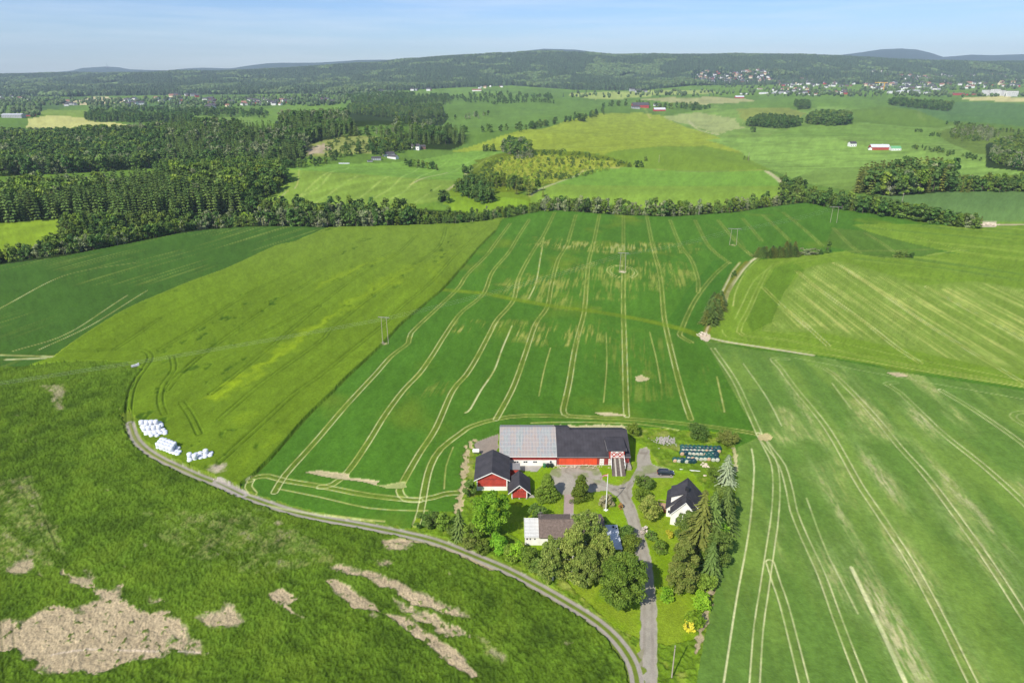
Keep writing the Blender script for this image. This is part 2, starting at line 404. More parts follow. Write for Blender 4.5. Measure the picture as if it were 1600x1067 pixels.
fill([(700,238),(740,228),(800,208),(860,198),(905,184),(935,177),(1000,176),(1040,182),(1080,200),(1120,214),(1160,240),(1200,262),(1100,266),(960,260),(935,240),(860,236),(790,234)], OL, 2, .10, 70, seed=4, dirn=(48,.20,7))
fill([(930,250),(960,236),(1100,228),(1160,240),(1205,266),(1100,268),(960,264)], lin(112,150,60,.72), 2, .08, seed=5)
fill([(1040,182),(1080,176),(1120,164),(1190,160),(1330,158),(1400,165),(1480,186),(1540,205),(1600,225),(1900,260),(1900,300),(1600,292),(1520,285),(1400,305),(1340,300),(1250,285),(1205,265),(1160,240),(1120,214),(1075,200)], G2, 9, .16, 60, seed=6, dirn=(70,.28,11))
fill([(1035,184),(1090,176),(1150,186),(1160,200),(1120,212),(1080,196)], lin(164,174,112,.75), 9, .2, 40, rough=6)
fill([(1120,164),(1180,158),(1262,150),(1330,152),(1400,163),(1370,172),(1300,166),(1200,172),(1130,172)], lin(112,168,80,.72), 9, dirn=(60,.08,15))
fill([(1150,170),(1230,168),(1262,178),(1240,190),(1160,190)], lin(156,172,88,.75), 9, rough=5)
fill([(1330,172),(1400,166),(1450,172),(1500,190),(1470,200),(1330,190)], lin(116,158,72,.72), 9, .1)
fill([(1220,196),(1280,190),(1400,196),(1480,205),(1490,216),(1450,224),(1330,214),(1200,218)], lin(134,176,92,.75), 9, .12, dirn=(75,.25,8))
fill([(1100,218),(1200,214),(1300,214),(1330,226),(1440,236),(1600,262),(1900,300),(1900,306),(1600,290),(1520,283),(1400,262),(1340,262),(1290,262),(1240,280),(1200,264),(1160,238)], lin(150,190,104,.75), 9, .2, 50, seed=9, dirn=(72,.32,7))
fill([(1395,164),(1440,160),(1500,160),(1600,162),(1900,165),(1900,215),(1600,198),(1540,192),(1480,190),(1450,180)], lin(94,152,98,.72), 9, .08, dirn=(60,.08,20))
fill([(1510,152),(1560,150),(1600,153),(1900,156),(1900,162),(1580,160),(1500,156)], lin(206,196,130,.78), 9)
fill([(1460,205),(1540,198),(1600,204),(1900,210),(1900,262),(1600,248),(1520,240)], lin(124,152,76,.72), 9, .22, 22)
# cleared ground and meadow round the far-left farm
fill([(455,245),(480,225),(530,212),(590,215),(640,232),(600,240),(520,245)], lin(152,160,88,.72), 9, .35, 14, seed=13)
fill([(470,236),(505,226),(520,232),(490,242)], lin(186,170,140,.72), 9, .3, 8, rough=5)
fill([(498,250),(530,241),(585,240),(650,246),(640,254),(560,257),(495,256)], G1, 9)
fill([(432,262),(520,257),(600,255),(660,250),(710,240),(740,236),(790,236),(772,262),(735,275),(710,296),(705,312),(640,322),(570,327),(500,326),(425,322),(405,318),(440,290),(452,280)],
     lin(116,164,84,.74), 3, .14, 40, seed=14, dirn=(38,.30,5), l=.2)
fill([(700,300),(735,272),(770,262),(800,300),(850,318),(820,332),(720,334),(690,322)], lin(136,168,62,.74), 9, .25, 18, seed=16, rough=3)
# the hill of yellow-flowering scrub
fill([(728,272),(745,250),(775,242),(830,234),(880,236),(940,242),(990,256),(985,266),(930,276),(870,286),(830,294),(800,302),(760,300),(735,290)], lin(124,146,48,.72), 9, .3, 10, seed=17, rough=4)
i = fill([(760,258),(800,245),(880,243),(965,254),(980,262),(900,278),(850,288),(800,296),(790,280)], lin(158,166,60,.74), 9, .35, 7, seed=18, rough=6)
fill([(826,306),(836,296),(865,287),(905,270),(935,264),(985,262),(1060,268),(1100,269),(1195,266),(1215,275),(1232,296),(1215,308),(1150,322),(1020,328),(900,315),(830,316)], lin(110,166,78,.74), 3, .10, 40, seed=19, l=.2, dirn=(80,.07,9))
fill([(1370,304),(1420,303),(1500,298),(1600,294),(1900,290),(1900,352),(1600,348),(1540,346),(1480,342),(1420,322)], lin(82,138,94,.72), 3, .06, 60, seed=20, l=.2, dirn=(75,.05,9))
fill([(1535,349),(1600,349),(1900,351),(1900,356),(1600,354),(1535,354)], lin(190,170,140,.8), 6, .1)
# forest floor to the left
for pl in ([(-600,262),(0,262),(100,262),(240,262),(300,258),(430,262),(470,255),(480,240),(470,210),(400,200),(320,194),(260,198),(200,203),(0,206),(-600,206)],
           [(-600,296),(0,294),(120,281),(250,274),(350,273),(430,266),(452,280),(420,300),(404,322),(640,326),(740,336),(830,322),(840,330),(720,352),(510,358),(400,355),(330,362),(200,384),(110,402),(0,418),(-600,440)],
           [(430,210),(430,190),(470,178),(540,180),(560,164),(690,163),(700,186),(660,196),(600,196),(545,200),(530,214),(480,226)],
           [(570,235),(590,216),(690,204),(728,212),(722,228),(700,236),(660,232),(620,236)],
           [(830,316),(900,316),(1020,329),(1150,323),(1215,308),(1232,296),(1300,318),(1370,306),(1430,322),(1540,348),(1500,354),(1400,341),(1310,327),(1260,318),(1150,333),(1050,340),(960,337),(860,332)],
           [(1335,300),(1345,286),(1480,288),(1600,288),(1700,290),(1700,298),(1480,300),(1400,307)],
           [(1540,262),(1540,225),(1600,215),(1900,225),(1900,290),(1600,268)]):
    i = fill(pl, lin(52,74,36,.62), 0, .25, 15, seed=23)
fill([(-300,352),(40,346),(88,344),(100,366),(62,394),(0,400),(-300,410)], lin(140,166,62,.74), 9, .25, 12, seed=24, rough=3)
fill([(-300,286),(0,282),(62,276),(40,272),(-300,276)], lin(104,160,72,.72), 9)
fill([(372,345),(385,322),(420,316),(440,322),(400,334)], lin(132,164,60,.74), 9, .2)
# --- the near fields ---------------------------------------------------------
NEARP = [(x, y) for x, y in EDGE]
allnear = NEARP + [(2600,700),(1800,1180),(-200,1180),(-900,700)]
edgeY = np.interp(CX + F/math.cos(PITCH)*X/Y, EDGE_G[:, 0], EDGE_G[:, 1])
nr = np.nonzero(Y < edgeY)[0]
big = fbm(X[nr]/38, Y[nr]/60, 61, 4); med = fbm(X[nr]/9, Y[nr]/14, 62, 3)
u9, q9 = rotuv(9.0, X[nr], Y[nr])
st = fbm(u9/2.2, q9/55, 63, 3)
alb[nr] = lin(66,130,52,.74)*(1+.12*big+.07*med+.09*st)[:, None]
yel = smooth(.12, .6, fbm(X[nr]/30+9, Y[nr]/40, 64, 3)); blend(nr, lin(104,148,58,.74), yel*.55)
cls[nr] = 3; lift[nr] = .35
# pale streaked bands of the big field (thin crop across the rises)
for (poly, amt, seed) in (([(830,372),(1100,380),(1100,400),(940,398),(815,388)], .9, 70), ([(765,440),(960,400),(1100,410),(1100,445),(900,490),(780,470)], .55, 71),
                          ([(700,498),(960,505),(980,545),(830,545),(690,518)], .85, 72), ([(640,600),(720,590),(712,630),(660,640)], .7, 73), ([(985,575),(1025,585),(1025,602),(985,602)], .9, 74),
                          ([(900,560),(960,520),(1060,520),(1060,640),(980,640)], .25, 75), ([(1100,560),(1140,580),(1160,660),(1110,650)], .4, 76)):
    w_ = softin(poly, X[nr], Y[nr], 12.0, 5.0, seed); i = nr[w_ > 0]; w_ = w_[w_ > 0]
    u, q = rotuv(9.5, X[i], Y[i])
    blend(i, lin(172,178,112,.78), amt*1.0*w_*smooth(-.10, .60, fbm(u/.9, q/16, seed+2, 4)+.5*fbm(X[i]/11, Y[i]/14, seed+3, 3)))
# right of the farm: lighter, duller green with thin patches
RF = [(1186,684),(1160,640),(1110,548),(1100,534),(1180,548),(1290,560),(1420,585),(1600,612),(2200,700),(2200,1180),(1070,1180),(1100,950),(1150,800),(1152,700)]
i = np.nonzero(inpoly(X, Y, W(RF)))[0]
u, q = rotuv(5.5, X[i], Y[i])
i_rf = i
alb[i] = lin(84,136,62,.74)*(1+.13*fbm(X[i]/26, Y[i]/32, 80, 4)+.09*fbm(u/1.6, q/45, 81, 3))[:, None]
blend(i, lin(118,152,70,.75), .7*smooth(.0, .5, fbm(u/9, q/48, 82, 4)))
thin = smooth(-.05, .38, fbm(u/7, q/60, 83, 4))*smooth(-.15, .45, fbm(X[i]/22, Y[i]/22, 84, 3))
fleck = smooth(-.1, .6, fbm(u/.5, q/4, 85, 3))
blend(i, lin(182,182,118,.8), .85*thin*(.35+.65*fleck))
for (cx_, cy_, rx, ry, ang, a, sd_) in ((1395,985,26,95,20,.95,86),(1375,745,14,38,30,.9,87),(1500,775,12,60,38,.8,88),(1255,640,8,60,25,.5,89),(1440,660,14,24,40,.7,90),(1530,860,25,60,35,.5,91),(1310,800,10,70,20,.5,92),(1420,880,25,60,25,.6,93),(1300,900,30,50,20,.4,94)):
    c = np.array(at(cx_, cy_)[:2]); e = np.array(at(cx_+rx, cy_)[:2]); g = np.array(at(cx_, cy_-ry)[:2])
    wx = np.linalg.norm(e-c); wy = np.linalg.norm(g-c)
    uu, qq = rotuv(6, X[i]-c[0], Y[i]-c[1])
    d = (uu/wx)**2 + (qq/wy)**2
    k = d < 4
    blend(i[k], lin(206,196,142,.82), a*np.exp(-d[k]*1.3)*(.15+.85*smooth(-.5, .5, fbm(u[k]/.45, q[k]/3, sd_, 3))))
# upper right: bright green headland and the striped field
TR = [(1100,530),(1112,505),(1140,455),(1180,408),(1250,400),(1330,392),(1420,392),(1500,398),(1390,375),(1330,352),(1380,350),(1500,354),(1600,352),(2600,350),(2600,560),(2200,690),(1600,608),(1420,580),(1290,558),(1180,545)]
i = np.nonzero(inpoly(X, Y, W(TR)))[0]
u, q = rotuv(2.0, X[i], Y[i])
alb[i] = lin(98,154,62,.74)*(1+.10*fbm(X[i]/26, Y[i]/32, 100, 4)+.06*fbm(u/1.6, q/45, 101, 3))[:, None]
STF = [(1258,420),(1290,412),(1316,409),(1442,447),(1520,440),(1600,452),(1900,500),(1900,650),(1600,588),(1500,565),(1397,543),(1285,521),(1190,519),(1225,457)]
m = inpoly(X[i], Y[i], W(STF)); k = i[m]
sa = fbm(u[m]/.75, q[m]/75, 103, 4); sb = fbm(u[m]/5, q[m]/80, 104, 3)
alb[k] = lin(112,156,78,.74)*(1+.1*sb)[:, None]
wS = softin(STF, X[k], Y[k], 9.0, 4.0, 108)
blend(k, lin(186,200,138,.78), .72*wS*smooth(-.10, .6, sa+.4*sb+.3*fbm(X[k]/15, Y[k]/15, 105, 3)))
UR = [(1330,352),(1500,354),(2600,350),(2600,520),(1900,500),(1600,452),(1520,440),(1442,446),(1330,405),(1420,392)]
m = inpoly(X[i], Y[i], W(UR)); k = i[m]; uu, qq = rotuv(-58, X[k], Y[k])
blend(k, lin(136,176,86,.76), .6*smooth(.0, .5, fbm(uu/7, qq/90, 106, 4)))
blend(k, lin(80,138,72,.74), .6*smooth(.1, .5, fbm(uu/9+5, qq/120, 107, 3)))
# dark wedges where two passes of the sower overlap
fill([(1152,410),(1115,407),(1078,450),(1043,502),(1062,514),(1096,516),(1110,490),(1127,457)], lin(60,124,50,.74), 3, .08, l=.4)
fill([(1258,424),(1244,428),(1225,457),(1205,505),(1175,520),(1165,500),(1185,460),(1210,420),(1240,410)], lin(84,142,54,.74), 3, .08, l=.4)
fill([(1302,357),(1352,362),(1400,375),(1470,393),(1440,402),(1380,404),(1330,396),(1290,380)], lin(74,130,60,.74), 3, .12, 12, l=.35, dirn=(5,.12,2))
# left: dark green wheat
F1 = [(-900,448),(-200,438),(0,414),(110,400),(200,382),(280,366),(330,360),(400,354.5),(460,354),(515,356),(462,378),(431,385),(395,402),(353,421),(300,440),(250,461),(200,483),(165,503),(137,521),(110,540),(83,560),(47,573),(0,575),(-300,580),(-900,600)]
i = fill(F1, lin(58,112,54,.74), 3, .10, 30, l=.35, seed=110)
u, q = rotuv(20, X[i], Y[i])
s1 = fbm(u/1.8, q/80, 111, 2)
zone = smooth(-.2, .3, fbm(X[i]/55, Y[i]/40, 112, 2))
blend(i, lin(146,172,106,.76), .62*smooth(.10, .7, s1)*zone)
# olive hay field
F2 = [(515,356),(600,354),(720,350),(770,345),(800,338),(774,362),(748,388),(725,416),(710,432),(695,450),(672,470),(630,505),(597,540),(576,560),(548,585),(524,610),(500,632),(476,657),(432,707),(403,738),(379,757),
      (375,772),(340,753),(276,730),(240,711),(213,688),(201,660),(199,640),(203,615),(212,595),(226,578),(200,568),(150,566),(100,567),(47,573),(83,560),(110,540),(137,521),(165,503),(200,483),(250,461),(300,440),(353,421),(395,402),(431,385),(462,378)]
i = fill(F2, lin(112,140,40,.76), 2, .08, 40, l=.85, seed=120, rough=.5)
u, q = rotuv(12, X[i], Y[i])
alb[i] *= (1+.10*fbm(u/2.5, q/60, 121, 3)+.10*fbm(u/12, q/160, 122, 2)+.06*fbm(X[i]/2, Y[i]/3, 123, 2))[:, None]
blend(i, lin(124,150,62,.76), .65*smooth(300, 470, Y[i]))
for pl, a in (([(312,628),(350,640),(400,600),(470,548),(540,500),(520,488),(420,548),(350,595)], 1.15), ([(500,520),(560,485),(650,430),(690,400),(600,430),(520,480)], .5), ([(350,660),(400,640),(415,655),(380,680)], .5), ([(355,735),(400,700),(450,665),(470,665),(420,715),(385,745)], .6),
              ([(480,470),(560,430),(640,395),(600,400),(500,440)], .45), ([(690,392),(712,392),(690,440),(660,450)], .5), ([(660,420),(690,400),(672,440),(664,442)], .7)):
    w_ = softin(pl, X[i], Y[i], 7.0, 4.0); m = w_ > 0
    blend(i[m], lin(152,178,38,.78), a*.85*w_[m]*(.75+.6*fbm(u[m]/2, q[m]/40, 125, 2)))
dk = smooth(.25, .6, fbm(X[i]/3, Y[i]/5, 126, 3))*smooth(.1, .4, fbm(u/9, q/70, 127, 2)); blend(i, lin(60,96,28,.72), .75*dk); lift[i] -= .3*dk
# foreground rough field
F3 = [(-900,600),(-300,580),(0,575),(47,573),(100,567),(150,566),(200,568),(224,578),(212,595),(203,615),(199,640),(201,662),(213,690),(240,714),(276,733),(312,749),(340,760),(392,785),(445,803),(550,826),(640,842),(677,852),(715,866),(752,881),(790,897),(827,917),(865,938),(902,961),(934,985),(960,1010),(980,1040),(988,1080),(990,1190),(-400,1190)]
i = fill(F3, lin(66,106,34,.86), 1, .12, 30, l=.55, seed=130)
# sowing rows follow the road's curve: distance to the road drives the streaks
ROADC = [(203,661),(213,688),(240,711),(276,729),(312,745),(341,756),(375,772),(392,778),(445,796),(497,809),(550,818),(602,828),(640,836),(677,845),(715,859),(752,874),(790,890),(827,909),(865,930),(902,952),(934,973),(962,998),(984,1028),(994,1056),(998,1090)]
TRK = [(60,556),(100,552),(150,549),(187,548),(215,548.5),(230,552),(236,560),(230,573),(216,592),(207,610),(202,636),(202,661)]
RW = spline(W(ROADC)); TW = spline(W(TRK)); BOTH = np.vstack([TW, RW])
dist = np.full(N, 400.0); ii, dd = polydist(X, Y, BOTH, 130); dist[ii] = dd
d3 = dist[i]
# away from the road the rows run to the lower right
uu, qq = rotuv(-52, X[i], Y[i])
row = np.where(d3 < 60, fbm(d3/1.1, (X[i]+Y[i])/30, 131, 3), fbm(uu/1.1, qq/30, 133, 3))
clump = fbm(X[i]/1.6, Y[i]/1.8, 134, 3); c2 = fbm(X[i]/5.5, Y[i]/6.5, 135, 3); c3 = fbm(X[i]/24, Y[i]/20, 136, 3)
fine = .65*vnoise(X[i]/.36, Y[i]/.5, 138)+.5*vnoise(X[i]/.8, Y[i]/1.2, 139)
alb[i] *= np.clip(1+(.08+.16*(d3 < 60))*row+.20*clump+.16*c2+.2*c3+.42*fine, .3, 1.9)[:, None]
blend(i, lin(100,128,44,.75), .35*smooth(.05, .6, c2+.5*c3))
blend(i, lin(44,80,30,.72), .45*smooth(.1, .6, -c2-.3*c3))
lift[i] += .16*clump+.06*row+.10*c2+.20*fine
soil_w = np.zeros(len(i))
def soilpatch(poly, amt, thr, seed, jit=2.2):
    global soil_w
    w_ = softin(poly, X[i], Y[i], min(2.4, jit*1.1), jit*.6, seed); m = w_ > 0
    nn = .55*fbm(X[i]/2.8, Y[i]/2.4, seed+2, 4)+.25*fbm(X[i]/9, Y[i]/9, seed+3, 2)+.30*vnoise(X[i]/.5, Y[i]/.8, seed+4)+.38*row+.30*fbm(uu/2.2, qq/9, seed+6, 2)-.12
    ar = nn + 1.0*(w_-.45) - 1.2*(thr+.08)
    s = np.maximum(smooth(-.16, .20, ar), .55*smooth(-.75, .05, ar+.35*fine)*smooth(.0, .3, w_))
    soil_w = np.maximum(soil_w, np.where(m, amt*s, 0))
soilpatch([(-60,1000),(0,975),(50,965),(115,960),(122,945),(155,935),(145,915),(195,915),(208,945),(225,962),(280,960),(300,985),(325,1018),(270,1025),(210,1040),(175,1055),(100,1050),(60,1045),(55,1015),(0,1020),(-60,1040)], 1, -.24, 140)
soilpatch([(0,990),(60,962),(150,950),(250,965),(300,1010),(200,1030),(60,1030)], 1, -.38, 141, 3)
soilpatch([(295,965),(340,955),(345,930),(365,945),(392,968),(385,985),(350,995),(310,980)], .95, -.12, 143)
soilpatch([(12,885),(60,872),(62,890),(40,900),(12,895)], .9, -.2, 144); soilpatch([(85,880),(98,882),(105,915),(150,920),(145,900),(105,895),(90,905)], .9, -.25, 145)
soilpatch([(135,895),(150,880),(148,870),(156,905),(140,940)], .8, -.15, 146); soilpatch([(220,930),(240,925),(250,945),(230,950)], .8, -.15, 147)
soilpatch([(415,930),(445,915),(470,940),(450,950),(480,970),(490,985),(440,955)], 1, -.28, 148, 1.2)
soilpatch([(500,908),(520,903),(545,915),(590,945),(600,960),(640,965),(680,995),(720,1020),(752,1062),(735,1067),(700,1040),(640,990),(600,962),(550,950),(520,930)], 1, -.34, 149, 1.0)
soilpatch([(510,885),(540,882),(600,895),(680,930),(720,950),(735,975),(700,965),(640,950),(620,925),(560,905),(520,895)], 1, -.22, 150, 1.5)
soilpatch([(590,850),(640,845),(660,860),(640,870),(600,865)], .9, -.1, 151); soilpatch([(578,870),(600,872),(612,885),(590,885)], .9, -.1, 152)
soilpatch([(560,955),(590,965),(580,975),(565,970)], .8, -.15, 153); soilpatch([(735,980),(790,1010),(800,1050),(780,1050),(740,1000)], .6, .0, 154)
soilpatch([(820,880),(860,890),(870,905),(840,900)], .5, .1, 155); soilpatch([(600,925),(700,975),(735,1010),(700,1000),(640,975)], .9, -.15, 156)
for (x_, y_, r_) in ((100,628,6),(92,640,5),(50,665,5),(38,690,6),(130,668,5),(55,790,8),(65,820,8),(50,865,8),(228,852,9),(200,885,6),(275,880,5),(370,755,6),(430,820,12),(340,868,8),(290,815,5),(445,880,8),(440,945,10),(600,1000,8),(30,650,5),(165,770,7),(75,560,8),(190,640,4),(500,800,5),(140,890,8),(700,900,8),(880,1000,12),(60,900,10)):
    soilpatch([(x_-r_,y_),(x_,y_-r_*.7),(x_+r_,y_),(x_,y_+r_*.8)], .75, -.1, 160+int(x_), 1.5)
soilpatch([(-60,760),(60,740),(110,840),(130,880),(60,900),(-60,900)], .5, .62, 170); soilpatch([(200,800),(420,790),(560,880),(420,900),(300,900)], .45, .66, 171)
soilpatch([(60,600),(110,600),(104,640),(85,645)], .6, .15, 172)
soil_w *= 1-.85*smooth(.30, .50, fbm(X[i]/1.3, Y[i]/1.2, 176, 3)+.25*fbm(X[i]/7, Y[i]/7, 177, 2))
scol = lin(186,167,133,.82)[None, :]*(1+.13*row+.14*fbm(X[i]/.7, Y[i]/.7, 173, 2)+.14*fbm(X[i]/7, Y[i]/5, 174, 3))[:, None]
w = soil_w[:, None]; alb[i] = alb[i]*(1-w)+scol*w; lift[i] = lift[i]*(1-.38*soil_w)+.05*soil_w*vnoise(X[i]/.5, Y[i]/.5, 175)
pl_line = spline(W([(80,1025),(135,1016),(200,1018),(270,1020),(325,1022)]))
jj, dj = polydist(X, Y, pl_line, .5); blend(jj, lin(225,205,180,.85), .7*np.clip(1-dj/.4, 0, 1)*(vnoise(X[jj]/2, Y[jj]/2, 5) > -.3))

# --- farmyard ----------------------------------------------------------------
YARD = [(720,800),(724,740),(728,705),(745,690),(778,684),(782,668),(985,668),(1030,670),(1070,674),(1120,676),(1146,690),(1150,712),(1152,745),(1146,790),(1136,830),(1122,870),(1112,920),(1100,990),(1088,1067),(1084,1190),(1030,1190),(996,1190),(994,1056),(984,1026),(962,996),(934,970),(902,948),(865,926),(827,905),(790,886),(752,870),(715,855),(677,841),(640,832),(648,812),(690,800)]
i = fill(YARD, lin(124,154,40,.88), 4, .12, 14, l=.10, seed=180)
alb[i] *= (1+.12*fbm(X[i]/1.5, Y[i]/1.5, 181, 3))[:, None]
blend(i, lin(150,164,70,.76), .5*smooth(.05, .5, fbm(X[i]/8, Y[i]/8, 182, 3)))
# rough grass round the outside of the yard
for pl in ([(720,800),(724,740),(728,705),(745,690),(778,684),(780,720),(745,720),(742,770),(745,800)], [(985,668),(1146,680),(1152,745),(1146,770),(1100,765),(1080,738),(1030,732),(1015,702),(990,690)],
           [(640,832),(690,800),(745,800),(835,860),(900,925),(960,980),(1000,1000),(984,1026),(902,948),(827,905),(752,870)], [(1012,1000),(1040,1010),(1084,1000),(1112,920),(1130,840),(1150,740),(1152,760),(1136,850),(1100,1000),(1088,1067),(1084,1190),(1014,1190)]):
    k = np.nonzero(inpoly(X, Y, W(pl)))[0]
    cc = fbm(X[k]/1.7, Y[k]/1.7, 190, 3); alb[k] = lin(112,142,50,.74)*(1+.4*cc)[:, None]; blend(k, lin(164,166,92,.76), .6*smooth(.05, .5, fbm(X[k]/4, Y[k]/4, 191, 3)))
    lift[k] = .3+.3*cc+.2*vnoise(X[k]/.7, Y[k]/.7, 192)
# mown strip beside the drive, a little duller
def strip(pts, w, col, c, l=0.03, a=1.0, edge=.25, seed=200):
    L = spline(W(pts)); jj, dj = polydist(X, Y, L, w/2+1.2)
    e = w/2 + edge*fbm(X[jj]/1.3, Y[jj]/1.3, seed, 2)*2; cov = np.clip((e-dj)/np.maximum(sp[jj]*.8, .12)+.5, 0, 1)*a
    cc = np.asarray(col)[None, :]*(1+.12*fbm(X[jj]/1.1, Y[jj]/1.1, seed+1, 3)+.08*fbm(X[jj]/6, Y[jj]/6, seed+2, 2))[:, None]
    alb[jj] = alb[jj]*(1-cov[:, None])+cc*cov[:, None]
    k = jj[cov > .5]
    if c is not None: cls[k] = c
    lift[k] = l
# bare soil margin between yard and field
strip([(742,690),(731,702),(728,722),(725,745),(722,770),(718,792),(716,800)], 1.6, lin(196,178,136,.78), 4, .05, .95, .7)
strip([(1146,700),(1149,715),(1150,735)], .9, lin(200,190,140,.78), 4, .05, .9, .3)
strip([(1129,850),(1122,880),(1112,920),(1104,955),(1096,985),(1088,1020)], .9, lin(190,170,140,.78), 4, .05, .85, .5)
strip([(865,668),(900,667.5),(940,668),(982,668)], 1.6, lin(206,194,150,.78), 4, .05, .9, .8)
i = fill([(742,692),(778,680),(781,700),(772,712),(750,712)], lin(158,146,132,.76), 6, .12, 6, l=.04, rough=1.0)
i = fill([(861,735),(874,729),(900,727),(934,730),(942,748),(954,756),(966,758),(978,755),(985,750),(993,733),(997,715),(1000,702),(1008,699),(1016,704),(1018,716),(1020,726),(1029,731),(1053,737),(1052,746),(1020,747),(1006,746),(995,746),(992,756),(989,764),(990,776),(972,778),(961,773),(950,766),(932,768),(912,772),(893,774),(882,774),(869,762),(859,748)],
         GRAV*.96, 6, .10, 8, l=.03, rough=.5, seed=205)
alb[i] *= (1+.10*fbm(X[i]/.8, Y[i]/.8, 206, 2))[:, None]
blend(i, lin(132,146,70,.74), .6*smooth(.15, .5, fbm(X[i]/3, Y[i]/3, 207, 3)+.5*np.exp(-((Y[i]-169)/5)**2)-.25))
fill([(882,772),(896.5,772),(895.5,812),(879.5,812)], lin(176,156,148,.8), 10, .06, 3, l=.05, seed=208)
fill([(812,716),(850,722),(838,735),(812,734)], lin(176,170,160,.8), 6, .1, 3, l=.04, rough=.8)
strip([(967,764),(976,778),(985,799),(990,815),(997,840),(1003,862),(1008,885),(1011,915),(1013,945),(1013.5,968),(1013,1009),(1013,1067),(1013,1100),(1013,1190)], 3.3, GRAV*.98, 6, .02, 1, .12, 210)
for off in (-8, 8):
    strip([(1013+off,1067+100),(1012+off,1067),(1012+off*.9,1009),(1012+off*.85,968)], .7, lin(176,164,152,.82), 6, .02, .5, .1)
fill([(984,1028),(1004,1010),(1003,1067),(1000,1120),(990,1120),(994,1062)], lin(156,150,120,.76), 6, .15, 4, l=.03, rough=.5)
for p_ in ([(1013,1067),(1013,968),(1010,900),(1002,850),(988,800),(976,772),(978,756),(990,738),(1001,716),(1008,704)], [(984,790),(970,766),(948,757),(920,750),(900,742),(888,736)], [(978,760),(992,748),(1015,742),(1035,741)]):
    L_w = spline(W(p_)); jj, dj = polydist(X, Y, L_w, 1.6); cv = np.clip((.28-np.abs(dj-.8))/.25+.5, 0, 1)*smooth(-.5, .4, fbm(X[jj]/4, Y[jj]/4, 215, 2)); blend(jj, lin(138,128,112,.76), .45*cv)
for (x_, y_, r_) in ((905,745,1.8),(930,756,1.2),(985,728,1.5),(1006,708,1.6),(958,765,1.0),(1022,738,1.3)):
    c = at(x_, y_); k = np.nonzero((X-c[0])**2+(Y-c[1])**2 < (r_*2)**2)[0]; d = np.hypot(X[k]-c[0], (Y[k]-c[1])*1.4)/r_+.6*fbm(X[k], Y[k], 216, 2); blend(k, lin(128,112,96,.72), np.clip(1.1-d, 0, 1)*.55)
# the gravel road: two wheel ruts and a grassy middle
strip([(199,648)]+ROADC, 3.4, lin(118,136,62,.74), 5, .06, .95, .4, 220)
def pair(pts, gap, w, col, a=1.0, dl=0.0, c=None, seed=230, br=.0, sm=True):
    L = spline(W(pts)) if sm else W(pts); jj, dj, nyj = polydist(X, Y, L, gap/2+w/2+2.0, True)
    s = np.maximum(sp[jj]*.9*(1-nyj)+spy[jj]*.95*nyj, .10); d = np.abs(dj-gap/2) if gap > 0 else dj
    cov = np.clip((w/2-d)/s+.5, 0, 1)*np.minimum(1, w/s*1.15)*a
    if br: cov *= np.clip(1-br+br*1.6*smooth(-.4, .3, fbm(X[jj]/5, Y[jj]/9, seed, 3)), 0, 1)
    if gap > 0 and col is SOIL: blend(jj, lin(140,148,78,.76), .20*a*np.clip((gap*.5+.15-dj)/.4, 0, 1)*np.clip(1.3*w/s, .25, 1))
    blend(jj, col, cov); lift[jj] += dl*cov
    if c is not None: cls[jj[cov > .45]] = c
pair(ROADC, 1.75, .85, lin(172,162,150,.80), 1, -.03, 5, 240, .15)
pair([(340,753),(380,773)], 1.75, 1.0, lin(176,166,156,.8), .9, 0, 5)
pair(TRK, 1.9, .45, DARK*.9, .8, -.5, None, 241, .2)
pair([(203,661),(208,680),(228,705),(262,724),(300,741)], 0, .5, lin(170,160,110,.78), .5)
pair([(640,833),(620,829),(560,816),(500,808),(452,798),(410,783)], 0, 1.0, lin(190,180,126,.78), .0)
pair([(600,848),(640,846),(677,853),(710,864),(745,880),(770,892)], 0, 1.1, lin(194,172,140,.8), .8, -.3, None, 243, .5)
